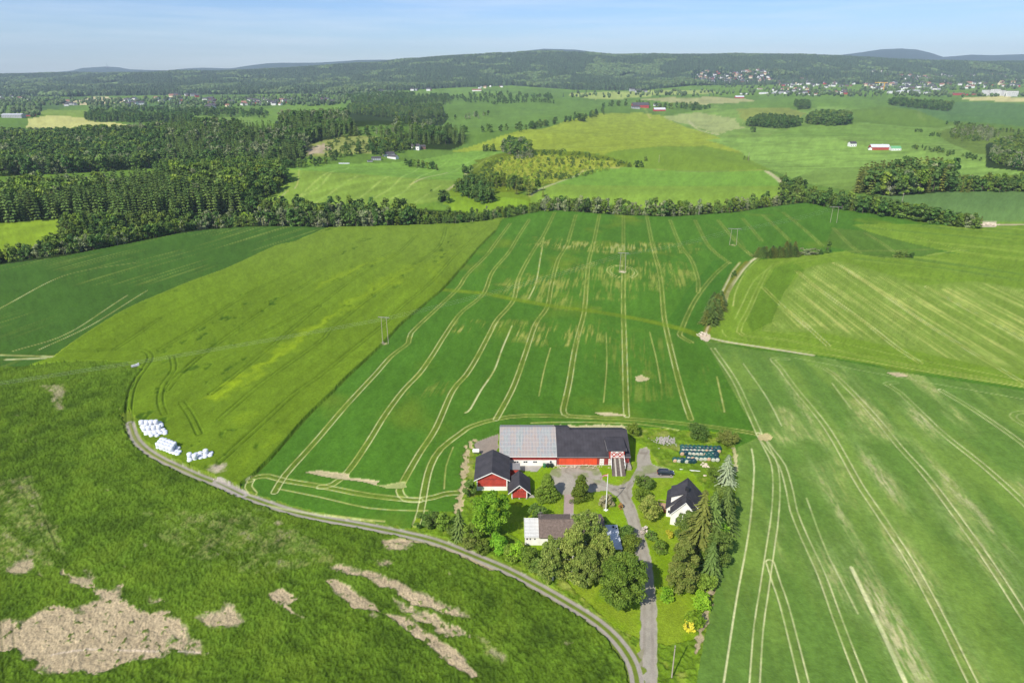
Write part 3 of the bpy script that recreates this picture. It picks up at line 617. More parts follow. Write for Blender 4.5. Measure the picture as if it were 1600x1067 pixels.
# --- tramlines ---------------------------------------------------------------
TL = [
 [(867,332),(850,367),(835,390),(812,432),(802,470),(777,500),(765,522),(745,560),(728,587),(707,612),(681,670),(655,710),(631,752),(624,768),(634,781),(655,783)],
 [(827,344),(812,367),(795,395),(770,425),(755,460),(720,490),(695,525),(675,557),(655,585),(631,610),(602,649),(576,691),(545,736),(520,758),(500,762)],
 [(797,350),(775,380),(760,400),(730,430),(715,452),(675,490),(642,522),(638,537),(612,557),(587,585),(571,602),(537,639),(497,686),(471,715),(445,744),(429,770)],
 [(900,336),(893,360),(885,385),(872,407),(862,445),(855,480),(837,507),(822,550),(810,585),(800,610),(787,635),(775,656)],
 [(937,335),(927,382),(920,410),(915,465),(912,492),(904,522),(897,552),(890,595),(883,628),(880,643),(888,651),(917,652)],
 [(973,334),(974,380),(974,430),(974,490),(975,520),(977,595),(978,635),(979,651)],
 [(1010,337),(1020,387),(1031,430),(1037,492),(1042,520),(1055,575),(1067,620),(1079,656)],
 [(1047,345),(1062,382),(1080,407),(1090,437),(1091,458)],
 [(1086,345),(1102,377),(1117,395),(1140,412)],
 [(1122,345),(1140,367),(1160,388),(1177,402)],
 [(1160,342),(1190,377)], [(1192,337),(1234,377)], [(1223,332),(1255,358),(1285,385)], [(1302,357),(1324,380),(1344,396)], [(1352,365),(1380,382),(1397,395)],
 [(1137,412),(1115,432),(1085,472),(1065,515),(1063,526),(1080,536)],
 [(1600,385),(1420,392),(1330,394),(1260,403),(1232,408),(1205,417),(1187,447),(1170,485),(1156,512),(1162,525),(1225,532),(1300,547),(1405,569),(1454,578),(1600,603),(1750,630)],
 [(1244,424),(1300,468),(1352,505),(1397,541),(1438,568)], [(1303,412),(1380,460),(1442,503),(1510,546),(1550,570),(1600,600),(1680,650)],
 [(1447,449),(1510,483),(1600,532),(1680,580)], [(1192,450),(1225,482),(1262,512),(1294,541)],
 [(1114,546),(1145,591),(1164,630),(1186,679)],
 [(1186,679),(1200,705),(1210,728),(1213,764),(1210,812),(1203,860),(1193,928),(1185,981),(1179,1065),(1170,1190)],
 [(1186,679),(1205,705),(1222,728),(1234,770),(1240,800),(1257,842),(1284,901),(1308,968),(1346,1067),(1395,1190)],
 [(1203,880),(1214,915),(1225,947),(1255,1065),(1285,1190)],
 [(1230,562),(1207,562),(1218,575),(1242,608),(1291,669),(1340,754),(1357,780),(1416,869),(1462,952),(1510,1049),(1560,1150)],
 [(1278,573),(1301,585),(1356,640),(1405,699),(1454,754),(1535,865),(1600,965),(1700,1130)],
 [(1400,599),(1384,601),(1405,614),(1470,676),(1535,728),(1600,787),(1700,890)], [(1470,611),(1519,640),(1600,696),(1700,780)],
 [(1186,680),(1160,675),(1110,668),(1075,664),(1000,657),(925,653.5),(825,650.5),(775,656),(737,667),(721,677),(689,702),(673,728),(665,757),(657,801),(650,820)],
 [(390,752),(400,747),(419,745),(445,752),(508,762),(576,775),(655,782),(694,773),(718,771)],
 [(392,752),(388,762),(396,772)], [(1640,650),(1595,645),(1582,652),(1600,665),(1650,690)],
]
for k, t in enumerate(TL): pair(t, 1.8, .33, SOIL, .80, -.25, None, 300+k, .5)
cc_ = np.array(at(972, 425)[:2])
ring = np.array([cc_+np.array([7.5*math.cos(a), 12.5*math.sin(a)]) for a in np.linspace(0, 2*math.pi, 40)])
jj, dj = polydist(X, Y, ring, 3); blend(jj, SOIL, .5*np.clip((.25-np.abs(dj-.9))/.35+.5, 0, 1))
for p_, w_, a_ in (([(1174,702),(1178,731),(1174,796),(1166,855),(1150,941),(1131,1065),(1110,1190)], .4, .9), ([(1161,569),(1197,621),(1221,666)], .4, .7), ([(1330,888),(1362,955),(1413,1065),(1450,1150)], .9, .9),
                   ([(1300,600),(1330,640)], .5, .5), ([(1120,590),(1132,645)], .5, .6), ([(850,372),(845,400),(838,440),(826,468)], .5, .8), ([(800,510),(785,545),(772,580),(752,610),(735,640),(727,646)], .6, .85), ([(860,545),(850,580),(842,620)], .4, .5),
                   ([(947,520),(948,570),(943,630)], .35, .5), ([(1015,520),(1025,560),(1032,600)], .35, .5), ([(708,700),(697,730),(694,765)], .4, .5), ([(435,765),(500,778),(576,795),(640,799),(668,799)], .4, .7), ([(420,790),(470,800),(560,812),(600,816)], .7, .5),
                   ([(1205,417),(1178,440),(1160,475),(1148,500)], .4, .7), ([(1187,404),(1165,425),(1150,455),(1145,480)], .5, .7), ([(1128,516),(1135,527),(1175,535)], .35, .5), ([(830,662),(870,661),(920,661),(1000,664),(1060,673)], .5, .6),
                   ([(0,483),(80,440),(130,424),(216,411)], .6, .7), ([(10,563),(60,561),(83,560)], 1.4, .8), ([(0,556),(83,558)], 1.2, .7), ([(20,550),(110,520),(200,462)], .5, .6), ([(60,548),(150,505),(230,455)], .5, .7), ([(1260,780),(1290,860),(1340,960)], .4, .5),
                   ([(1100,350),(1150,372),(1165,388)], .3, .3), ([(1350,350),(1420,368),(1500,392),(1520,396)], .5, .6), ([(1450,400),(1490,393),(1510,392)], .8, .8), ([(1240,413),(1290,403),(1340,400),(1400,404),(1450,412)], .5, .6),
                   ([(1190,517),(1280,530),(1420,560),(1600,596)], .4, .6), ([(1240,560),(1400,590),(1600,625)], .4, .5), ([(1100,534),(1180,541),(1240,548),(1300,556),(1420,577),(1600,606)], .6, .5)):
    pair(p_, 0, w_, SOIL, a_, -.2, None, 350+len(p_), .4)
for p_ in ([(120,820),(150,850),(175,890),(200,930)], [(18,700),(45,770),(80,850),(110,900)], [(0,870),(8,950),(18,1067),(22,1150)], [(60,600),(50,680),(60,760),(95,850)], [(100,585),(120,650),(170,720),(260,800),(360,870)], [(330,830),(420,920),(500,1020),(560,1120)], [(470,830),(620,900),(760,985),(880,1080)]):
    pair(p_, 1.9, .4, lin(48,76,26,.72), .32, -.18, None, 395, .6)
# hedge-bank of grass across the big field, dark edges, farm track
pair([(695,454),(730,457),(760,460),(800,468),(862,479),(930,488),(1000,500),(1060,514),(1097,527)], 0, 4.5, lin(104,150,46,.74), .75, -.1, None, 370, .3)
pair([(1182,403),(1168,414),(1152,434),(1138,456),(1132,475)], 0, 1.8, lin(216,206,160,.8), .9, -.2, None, 371, .1)
pair([(1156,411),(1145,425),(1134,446),(1128,458)], 0, 1.2, lin(206,196,146,.8), .8, -.2, None, 372, .2)
pair([(1168,410),(1154,425),(1140,448),(1128,475),(1112,500),(1104,520)], 0, 3.0, lin(132,132,58,.72), .8, .1, None, 373, .2)
pair([(1110,500),(1105,515),(1100,527)], 0, 1.0, lin(200,180,140,.8), .7)
fill([(1092,526),(1098,521),(1106,523),(1110,529),(1104,534),(1094,531)], lin(214,196,168,.82), 6, .1, 2, l=.05, rough=.6)
pair([(1106,528),(1130,534),(1180,542),(1225,549),(1270,556)], 0, 1.5, lin(210,196,160,.8), .95, -.2, 6, 374, .1)
fill([(1385,583),(1400,580),(1413,586),(1400,589)], lin(196,180,140,.8), 3, .2, 3, l=.1, rough=1)
fill([(475,738),(503,735.5),(550,740),(547,747),(595,750),(592,757),(560,753),(524,749)], lin(194,180,138,.8), 3, .12, 3, l=.08, rough=.7)
fill([(592,757),(615,754),(638,753),(638,763),(610,762)], lin(170,176,110,.78), 3, .15, 3, l=.15, rough=.7)
fill([(930,645),(950,645),(975,650),(972,652),(945,650)], lin(204,190,146,.8), 3, .12, 3, l=.1, rough=.8)
fill([(990,590),(1005,586),(1014,592),(1008,599),(992,597)], lin(196,184,136,.8), 3, .2, 3, l=.1, rough=1.5)
fill([(1178,677),(1196,676),(1202,682),(1190,686),(1176,684)], lin(200,184,130,.8), 3, .2, 2, l=.1, rough=1.6)
fill([(1530,349),(1550,346),(1562,351),(1555,356),(1530,355)], lin(200,186,160,.8), 6, .12, 4)
# hay field wheel marks, then lines along its two edges
for p_ in ([(757,360),(715,397),(680,437),(630,480),(610,500),(587,520),(537,560),(500,590),(458,620),(406,668),(345,723)], [(500,480),(437,533),(375,583),(330,618)], [(640,427),(575,470),(520,515),(500,536),(406,605),(344,658)],
           [(650,370),(612,405),(550,440),(500,477),(437,510),(406,525)], [(500,433),(406,492),(312,561),(265,602)], [(500,408),(400,455),(312,511),(250,549)], [(700,330),(690,380),(640,420),(600,440)], [(270,560),(272,580),(255,605),(251,630),(258,650)], [(312,560),(280,590),(262,612)],
           [(285,632),(300,655),(312,680)], [(180,548),(215,525),(250,500)]):
    pair(p_, 1.8, .5, DARK, .55, -.55, None, 390, .45)
pair([(650,372),(548,430),(420,500),(300,560)], 0, .8, DARK, .25, -.2, None, 391, .4)
pair([(379,757),(403,738),(432,707),(476,657),(500,632),(524,610),(548,585),(576,560),(597,540),(630,505),(672,470),(695,450),(725,416),(748,388),(774,362)], 0, 1.3, lin(56,90,26,.72), .7, -.1, None, 392, .4)  # shade at the foot of the taller hay, painted as a dark edge line
pair([(83,560),(110,540),(137,521),(200,483),(250,461),(300,440),(353,421),(431,385),(462,378),(515,356)], 0, .9, lin(150,170,60,.75), .6)
# dirt spots at the foot of the poles
for (x_, y_, r_) in ((972,425,2.2),(1145,384,1.6),(601,538,1.0),(341,735,2.2)):
    c = at(x_, y_); k = np.nonzero((X-c[0])**2+(Y-c[1])**2 < (r_*2)**2)[0]
    d = np.hypot(X[k]-c[0], Y[k]-c[1])/r_+.5*fbm(X[k], Y[k], 77, 2); blend(k, lin(200,184,144,.8), np.clip(1.4-d, 0, 1)*.9)
# far tracks
for p_, w_ in (([(1004,164),(1012,178),(1018,186),(1030,183),(1040,176)], 4), ([(1076,189),(1090,202),(1108,208),(1125,211)], 5), ([(1435,168),(1437,182),(1450,187),(1455,188)], 5), ([(935,262),(1000,264),(1080,268),(1180,266),(1200,270),(1222,285),(1236,298),(1246,302)], 3),
               ([(1198,268),(1215,280),(1228,292),(1240,300)], 6), ([(865,288),(900,275),(915,266),(935,263)], 3), ([(828,306),(840,298),(865,288)], 4), ([(470,262),(466,282),(448,300),(436,312),(445,322)], 1), ([(1125,211),(1180,213),(1225,206),(1232,196)], 3), ([(1330,181),(1370,175),(1400,168)], 3),
               ([(700,297),(725,280),(728,270)], 3), ([(640,290),(700,270)], 2), ([(1240,220),(1320,222),(1330,230)], 2)):
    pair(p_, 0, w_, lin(196,186,140,.78), .8, 0, None, 400, .2)

for p_ in ([(700,252),(672,270),(640,292),(610,312)], [(655,262),(620,285),(585,310)], [(610,275),(575,300),(545,320)], [(560,275),(520,300),(490,320)], [(520,268),(480,296),(455,318)], [(760,240),(730,255),(700,272)], [(775,240),(750,256),(722,275)], [(690,290),(665,306),(650,316)], [(545,262),(510,280),(470,308)]):
    pair(p_, 0, 2.2, lin(176,198,130,.76), .55, 0, None, 401, .6)
# --- build the ground, one object for each field / road ------------------------
M_crop = ground_mat('crop_field', 1.1, .16, .5, .35); M_rough = ground_mat('rough_grass', 2.6, .30, .8, .22)
M_gravel = ground_mat('gravel', 3.0, .14, .5, .06); M_hill = ground_mat('hillside', .05, .2, .3, 3.0)
GZ2 = GZ.ravel() + np.maximum(lift, -.02)*np.clip(1-(Y-500)/1500, 0, 1)
ny, nx = GX.shape
idx = np.arange(N).reshape(ny, nx)
q = np.stack([idx[:-1, :-1], idx[:-1, 1:], idx[1:, 1:], idx[1:, :-1]], -1).reshape(-1, 4)
cx_ = PX[q].mean(1)
cq = cls[q[:, 0]]
keep = (cx_ > -260) & (cx_ < 1860)
q = q[keep]; cq = cq[keep]
sc_ = np.maximum(1.0, Y/260.0)               # texture of the crop, coarser where the mesh is coarser
grain = .10*vnoise(X/(.55*sc_), Y/(.9*sc_**1.7), 900)+.08*vnoise(X/(1.7*sc_), Y/(3*sc_**1.5), 901)+.06*fbm(X/(7*sc_), Y/(12*sc_), 902, 3)
alb *= (1+grain*np.where((cls == 5) | (cls == 6) | (cls == 10), .7, 1.15))[:, None]
hillm = cls == 7; alb[hillm] *= (1+.45*vnoise(X[hillm]/34, Y[hillm]/90, 903))[:, None]
rgr = alb[:, 0]/np.maximum(alb[:, 1], 1e-4)
gw = (1-smooth(.30, .62, rgr))*(cls != 7)*(cls != 8)*(cls != 4)*(cls != 2)
gb = (1-smooth(.75, .95, rgr))*(cls != 7)*(cls != 8)
alb *= 1+gw[:, None]*np.array([.42, -.03, 0])[None, :]
alb[:, 2] *= 1-.42*gb
g3 = (gb > .5); alb[(cls == 3) & (Y < 700) & g3] *= np.array([1.16, .98, 1.0]); m_ = np.zeros(N, bool); m_[i_rf] = True; alb[m_ & (cls == 3) & g3] *= np.array([1.0, 1.09, 1.5]); alb[(cls == 1) & g3] *= np.array([1.20, 1.10, 1.30])
alb[(cls == 2) & (Y < 700)] *= np.array([.98, .96, 1.25]); alb[(cls == 2) & (Y > 700)] *= np.array([1.28, 1.05, 1.2])
fp = (cls == 9) & (Y > 620) & (rgr < .82); alb[fp] *= np.array([.80, .76, .86])
COLR = np.concatenate([np.clip(alb, 0.004, .9), np.ones((N, 1))], 1)
P3 = np.stack([X, Y, GZ2], -1)
LAB = {0: 'rough grass verges, clearings and the wooded gully floor', 1: 'dark weedy field with bare tan soil patches in the foreground', 2: 'olive green hay field with yellow streaks beyond the white bales',
       3: 'green grain fields crossed by pale paired tractor tracks', 4: 'bright green lawn and rough grass around the farm buildings', 5: 'two-rut gravel road curving below the farm and bales',
       6: 'grey gravel driveway and yard in front of the red barn', 7: 'wooded hills behind the valley', 8: 'far blue mountains on the horizon', 9: 'light green pastures of the middle distance', 10: 'straight paved path from yard to the brown roofed house'}
for c, nm in enumerate(NAMES):
    f = q[cq == c]
    if len(f) == 0: continue
    u, inv = np.unique(f, return_inverse=True)
    me = mesh_np(nm, P3[u], [inv.reshape(-1, 4)], [{1: M_rough, 4: M_rough, 5: M_gravel, 6: M_gravel, 10: M_gravel, 7: M_hill, 8: M_hill}.get(c, M_crop)], smoothf=True,
                 attrs={'albedo': ('FLOAT_COLOR', 'POINT', COLR[u])})
    tag(link(nm, me), LAB[c], nm.replace('_', ' '), kind='structure')
print('ground', N, len(q))
# ================================================================== THE FARM
M_black = paint('black_roof_tiles', lin(66,63,67,.9), .75, .22, .5, stripe=(0, .9, .12), spec=.2)
M_blackS = paint('black_roof_sheet', lin(70,67,70,.9), .75, .22, .5, stripe=(1, .9, .12), spec=.2)
M_red = paint('red_barn_boards', lin(182,68,56,.85), .8, .24, .9, stripe=(0, .30, .25))
M_redD = paint('dark_red_boards', lin(160,66,62,.85), .8, .24, .9, stripe=(0, .30, .25))
M_orange = paint('orange_red_door', lin(226,84,50,.85), .6, .12, .5, stripe=(0, 1.1, .10))
M_white = paint('white_paint', lin(236,234,228,.9), .7, .05, 1.0)
M_whiteW = paint('white_wall', lin(234,230,220,.92), .8, .12, .6)
M_stone = paint('foundation_stone', lin(170,160,146,.8), .9, .3, 2.5, bump=.5)
M_glass = paint('window_glass', lin(70,80,92,.6), .15, .1, 1.0, spec=.6)
M_wood = paint('weathered_planks', lin(104,92,84,.8), .85, .25, 1.2, stripe=(1, .35, .35), bump=.3)
M_conc = paint('concrete', lin(180,172,158,.8), .9, .12, 1.5)
M_dark = paint('dark_metal', lin(50,50,54,.7), .6, .1, 2)
M_fascia = paint('grey_fascia', lin(150,146,144,.8), .6, .08, 2)
M_brown = paint('brown_shingles', lin(120,104,94,.85), .85, .28, 2.2, stripe=(1, .5, .18))
M_steel = paint('blue_grey_sheet', lin(196,200,206,.9), .7, .10, .8, stripe=(1, 1.2, .10), spec=.2)
M_plank = paint('deck_boards', lin(196,160,128,.8), .8, .12, 2, stripe=(1, .2, .3))
M_pole = paint('weathered_pole', lin(176,164,146,.8), .8, .15, 3)

def patchy_roof():
    """old slates: pink, grey and blue-green batches with pale battens showing through"""
    m, t, b = newmat('patchy_slate_roof'); n = t.nodes
    tcn = n.new('ShaderNodeTexCoord'); mpn = n.new('ShaderNodeMapping'); mpn.inputs['Scale'].default_value = (.34, .085, .085)
    t.links.new(tcn.outputs['Object'], mpn.inputs[0])
    no = n.new('ShaderNodeTexNoise'); no.inputs['Scale'].default_value = 1.5; no.inputs['Detail'].default_value = 5; no.inputs['Roughness'].default_value = .7
    t.links.new(mpn.outputs[0], no.inputs['Vector'])
    r = n.new('ShaderNodeValToRGB'); e = r.color_ramp.elements
    e[0].position = .32; e[0].color = (*lin(140,144,143,.80), 1); e[1].position = .70; e[1].color = (*lin(168,150,138,.80), 1)
    for p, c in ((.42, (156,160,157)), (.48, (150,148,150)), (.54, (166,154,144)), (.61, (160,152,150))):
        k = e.new(p); k.color = (*lin(*c, .85), 1)
    t.links.new(no.outputs['Fac'], r.inputs[0])
    sx = n.new('ShaderNodeSeparateXYZ'); t.links.new(tcn.outputs['Object'], sx.inputs[0])
    def lines(ax, per, w):
        a = n.new('ShaderNodeMath'); a.operation = 'MULTIPLY'; a.inputs[1].default_value = 1/per; t.links.new(sx.outputs[ax], a.inputs[0])
        f = n.new('ShaderNodeMath'); f.operation = 'FRACT'; t.links.new(a.outputs[0], f.inputs[0])
        g = n.new('ShaderNodeMath'); g.operation = 'LESS_THAN'; g.inputs[1].default_value = w; t.links.new(f.outputs[0], g.inputs[0]); return g.outputs[0]
    mxx = n.new('ShaderNodeMath'); mxx.operation = 'MAXIMUM'; t.links.new(lines(0, .9, .12), mxx.inputs[0]); t.links.new(lines(1, 1.25, .12), mxx.inputs[1])
    ml = n.new('ShaderNodeMath'); ml.operation = 'MULTIPLY'; ml.inputs[1].default_value = .24; t.links.new(mxx.outputs[0], ml.inputs[0])
    mixn = n.new('ShaderNodeMix'); mixn.data_type = 'RGBA'; t.links.new(ml.outputs[0], mixn.inputs[0]); t.links.new(r.outputs[0], mixn.inputs[6]); mixn.inputs[7].default_value = (*lin(226,214,200,.85), 1)
    t.links.new(mixn.outputs[2], b.inputs['Base Color']); b.inputs['Roughness'].default_value = .75; b.inputs['Specular IOR Level'].default_value = .25
    return m
M_patch = patchy_roof()

def gable_body(x0, x1, y0, y1, z0, ze, zr, axis, mat, name, parent):
    """walls with gables; ridge along axis 'x' or 'y'"""
    b = MB()
    if axis == 'y':
        xm = (x0+x1)/2; b.prism([(x0,y0,z0),(x1,y0,z0),(x1,y0,ze),(xm,y0,zr),(x0,y0,ze)], (0, y1-y0, 0))
    else:
        ym = (y0+y1)/2; b.prism([(x0,y0,z0),(x0,y0,ze),(x0,ym,zr),(x0,y1,ze),(x0,y1,z0)], (x1-x0, 0, 0))
    return b.build(name, mat, parent)
def gable_roof(x0, x1, y0, y1, ze, zr, axis, over, oend, th, mat, parent, name='roof'):
    """two slabs of thickness th meeting on a ridge"""
    b = MB()
    if axis == 'y':
        xm = (x0+x1)/2; t = (zr-ze)/(xm-x0); zo = ze-over*t
        b.prism([(x0-over,y0-oend,zo+.03),(xm,y0-oend,zr+.03),(xm,y0-oend,zr+th),(x0-over,y0-oend,zo+th)], (0, y1-y0+2*oend, 0))
        b.prism([(xm,y0-oend,zr+.03),(x1+over,y0-oend,zo+.03),(x1+over,y0-oend,zo+th),(xm,y0-oend,zr+th)], (0, y1-y0+2*oend, 0))
    else:
        ym = (y0+y1)/2; t = (zr-ze)/(ym-y0); zo = ze-over*t
        b.prism([(x0-oend,y0-over,zo+.03),(x0-oend,y0-over,zo+th),(x0-oend,ym,zr+th),(x0-oend,ym,zr+.03)], (x1-x0+2*oend, 0, 0))
        b.prism([(x0-oend,ym,zr+.03),(x0-oend,ym,zr+th),(x0-oend,y1+over,zo+th),(x0-oend,y1+over,zo+.03)], (x1-x0+2*oend, 0, 0))
    return b.build(name, mat, parent)
def part_box(name, mat, parent, *boxes):
    if len(boxes) > 1 and name in ('pane', 'window', 'headlight', 'tail_light', 'leg', 'chimney_cap', 'vent', 'verge_trim', 'roof_rail'):
        return [part_box(name, mat, parent, q) for q in boxes][0]
    b = MB()
    for bx in boxes: b.box(*bx)
    return b.build(name, mat, parent)
def xdoor(parent, x0, x1, y, z0, z1, name='door'):
    d = part_box(name, M_white, parent, (x0, x1, y-.08, y-.003, z0, z1))
    w = x1-x0; zm = (z0+z1)/2
    for (za, zb) in ((z0+.25, zm-.1), (zm+.1, z1-.15)):
        cx = (x0+x1)/2; cz = (za+zb)/2
        for (sx, sz) in ((0, 1), (1, 0), (0, -1), (-1, 0)):
            px_ = cx+sx*w*.27; pz = cz+sz*(zb-za)*.32
            b = MB(); b.prism([(px_-w*.13, y-.10, pz), (px_, y-.10, pz-(zb-za)*.16), (px_+w*.13, y-.10, pz), (px_, y-.10, pz+(zb-za)*.16)], (0, .015, 0)); b.build('diamond', M_redD, d)
    return d

def bld(name, label, cat, loc, rz=0):
    t = empty(name, loc, rz); tag(t, label, cat); return t
def wx(px_, py_, z=0):
    """world X of a photograph column at the ground depth of a row"""
    return at(px_, py_)[0]

# --- big barn: old slated cowshed on the left, black roofed barn on the right ---
BY = at(860, 727.5)[1]; k = (BY*math.cos(PITCH)+CAM_H*math.sin(PITCH))/F
def bx_(px_, Yv=None, z=0):
    Yv = BY if Yv is None else Yv
    return (px_-CX)*(Yv*math.cos(PITCH)+(CAM_H-z)*math.sin(PITCH))/F
SH0, SH1 = bx_(781.5, BY, 3.5), bx_(869.5, BY, 3.5); RB1 = bx_(983.5, BY, 3.5)
cow = bld('cowshed', 'long low cowshed with patchy pink and grey slate roof and white lower wall', 'barn', (0, BY, 0))
t_ = .466; D_ = 17.6; ze_ = 3.5; zr_ = ze_ + D_/2*t_
cw = gable_body(SH0+.3, SH1, 0, D_, 1.9, ze_, zr_, 'x', M_redD, 'wall', cow)
part_box('lower_wall', M_whiteW, cow, (SH0+.28, SH1, -.06, D_+.06, -.3, 1.9))
rf = gable_roof(SH0, SH1-.1, 0, D_, ze_, zr_, 'x', .5, .25, .22, M_patch, cow)
part_box('gutter', M_white, cow, (SH0-.25, SH1+.1, -.66, -.52, ze_-.27, ze_-.10))
for p_ in (807, 821, 836):
    xx = bx_(p_, BY, 1.4); w = part_box('window', M_white, cow, (xx-.62, xx+.62, -.10, -.065, 1.05, 1.65))
    part_box('pane', M_glass, w, (xx-.55, xx-.05, -.12, -.103, 1.1, 1.6), (xx+.05, xx+.55, -.12, -.103, 1.1, 1.6))
xx = bx_(860.5, BY, 1.3); w = part_box('window', M_white, cow, (xx-.35, xx+.35, -.10, -.065, 1.0, 1.75)); part_box('pane', M_glass, w, (xx-.27, xx+.27, -.12, -.103, 1.07, 1.68))
xx = bx_(855, BY, .5)
for dx in (0, 1.05, 2.1):
    wb = empty('wheelie_bin', (xx+dx-.9, BY-.9, 0), .05*dx)
    tag(wb, ['green wheeled bin, leftmost of three against the white wall', 'dark wheeled bin in the middle of three by the white wall', 'dark wheeled bin nearest the orange doors'][int(dx)], 'bin', 'bins by the cowshed')
    g_ = paint('bin_plastic', lin(*((60,120,80) if dx == 0 else (40,52,48)), .8), .5, .05, 3)
    b = MB(); b.prism([(-.3,-.35,.12),(.3,-.35,.12),(.36,-.42,1.0),(-.36,-.42,1.0)], (0, .8, 0)); b.build('body', g_, wb)
    b = MB(); b.prism([(-.38,-.46,1.01),(.38,-.46,1.01),(.36,-.30,1.12),(-.36,-.30,1.12)], (0, .86, 0)); b.build('lid', g_, wb)
    for s in (-.3, .3): b = MB(); b.tube((s-.04, .38, .11), (s+.04, .38, .11), .11, n=10); b.build('wheel', M_dark, wb)
brn = bld('barn', 'long red barn with black roof, orange sliding doors and plank ramp', 'barn', (0, BY, 0))
RB0 = SH1 + .15
gable_body(RB0, RB1, 0, D_-1.4, .45, ze_-.1, ze_-.1+(D_-1.4)/2*t_, 'x', M_redD, 'wall', brn)
part_box('foundation', M_stone, brn, (RB0, RB1-.1, -.04, D_-1.45, -1.2, .45))
rf = gable_roof(RB0, RB1, 0, D_-1.4, ze_-.1, ze_-.1+(D_-1.4)/2*t_, 'x', .55, .3, .2, M_black, brn)
gable_roof(RB0, RB0+4.2, 0.9, D_-.3, ze_+.15, ze_+.15+(D_-1.2)/2*t_, 'x', .3, .0, .2, M_black, brn, 'raised_roof')
part_box('gutter', M_fascia, brn, (RB0-.1, RB1+.3, -.72, -.58, ze_-.42, ze_-.28))
part_box('verge_board', M_fascia, brn, (RB1+.3, RB1+.36, -.5, -.3, ze_-.4, ze_-.1))
d0, dm, d1 = bx_(873.5, BY, 1.8), bx_(912.5, BY, 1.8), bx_(933, BY, 1.8)
part_box('sliding_door', M_orange, brn, (d0, dm-.03, -.16, -.05, .42, 3.1)); part_box('sliding_door', M_orange, brn, (dm+.03, d1, -.20, -.05, .42, 3.1))
part_box('door_sill', M_white, brn, (d0, d1, -.14, -.045, .3, .40))
part_box('door_rail', M_dark, brn, (d0, d1+.3, -.24, -.02, 3.12, 3.2))
xdoor(brn, bx_(936.8, BY, 1), bx_(943.5, BY, 1), -.002, .3, 2.3); xdoor(brn, bx_(950.5, BY, 1), bx_(955.3, BY, 1), -.002, .3, 2.3)
part_box('lintel', M_white, brn, (bx_(936.8, BY, 3), bx_(943.5, BY, 3), -.08, -.01, 2.75, 2.95))
# dormer over the ramp
dx0, dx1 = bx_(951, BY, 5), bx_(976, BY, 5)
dr = part_box('dormer', M_red, brn, (dx0+.15, dx1-.15, -.9, 5.0, 3.0, 5.55))
b = MB(); b.prism([(dx0-.55,-1.3,5.56),(dx0-.55,6.0,6.15),(dx0-.55,6.0,6.33),(dx0-.55,-1.3,5.74)], (dx1-dx0+.9, 0, 0)); b.build('dormer_roof', M_black, dr)
part_box('verge_trim', M_fascia, dr, (dx0-.62, dx0-.56, -1.3, 5.0, 5.5, 5.8), (dx1+.36, dx1+.42, -1.3, 5.0, 5.5, 5.8))
# crossed white lattice front
rx0, rx1 = bx_(954, BY, 4), bx_(972.5, BY, 4); b = MB(); yy = -1.0
b.box(rx0, rx1, yy-.06, yy, 5.15, 5.3); b.box(rx0, rx1, yy-.06, yy, 3.35, 3.5); xm = (rx0+rx1)/2
for xa, xb in ((rx0, xm), (xm, rx1)):
    b.box(xa-.07, xa+.07, yy-.075, yy+.01, 3.3, 5.3)
    b.tube((xa, yy-.03, 3.45), (xb, yy-.03, 5.2), .09, n=4); b.tube((xb, yy-.05, 3.45), (xa, yy-.05, 5.2), .09, n=4)
b.box(rx1-.07, rx1+.07, yy-.075, yy+.01, 3.3, 5.3); b.build('lattice_gate', M_white, dr)
# ramp (barn bridge)
ra = at(956.5, 744.5); rb = at(978, 744.5); yb = ra[1]-BY
rp = MB(); th = .25; zt = 3.1
rp.v = [(rx0+.1, -.95, zt-th), (rx1+.2, -.95, zt-th), (rb[0], yb, .05-th), (ra[0], yb, .05-th), (rx0+.1, -.95, zt), (rx1+.2, -.95, zt), (rb[0], yb, .05), (ra[0], yb, .05)]
rp.f = [(0,1,2,3),(7,6,5,4),(0,4,5,1),(1,5,6,2),(2,6,7,3),(3,7,4,0)]; rp.m = [0]*6
ramp = rp.build('ramp', M_wood, brn)
for f_ in (.30, .68):
    b = MB(); p0 = np.array([rx0+.1+(rx1-rx0)*f_, -.95, zt+.03]); p1 = np.array([ra[0]+(rb[0]-ra[0])*f_, yb, .09]); b.prism([p0+(-.22,0,0), p0+(.22,0,0), p1+(.22,0,0), p1+(-.22,0,0)], (0, 0, .02)); b.build('wheel_board', M_conc, ramp)
for (xa, xb, n_) in ((rx0+.05, ra[0]-.1, 4), (rx1+.3, rb[0]+.1, 4)):
    b = MB(); p0 = np.array([xa, -.95, zt]); p1 = np.array([xb, yb, 0]); pe = p0*.42+p1*.58
    b.tube(p0+(0,0,1.0), pe+(0,0,1.0), .07, n=5); b.tube(p0+(0,0,.55), pe+(0,0,.55), .06, n=5)
    for q_ in range(n_): s_ = q_/(n_-1); p = p0*(1-s_)+pe*s_; b.tube(p, p+np.array([0,0,1.05]), .07, n=5)
    b.build('handrail', M_white, ramp)
b = MB(); b.box(ra[0]+.5, rb[0]-.2, -2.6, -1.0, 0, 1.9); b.build('abutment', M_stone, ramp)
b = MB(); c = at(979.5, 728); b.box(c[0]-.3, c[0]+.9, c[1]-BY-2.4, c[1]-BY+1.6, -.3, 1.0); b.box(c[0]-.1, c[0]+1.2, c[1]-BY+1.6, c[1]-BY+2.2, -.3, 1.6); b.build('stone_buttress', M_stone, brn)

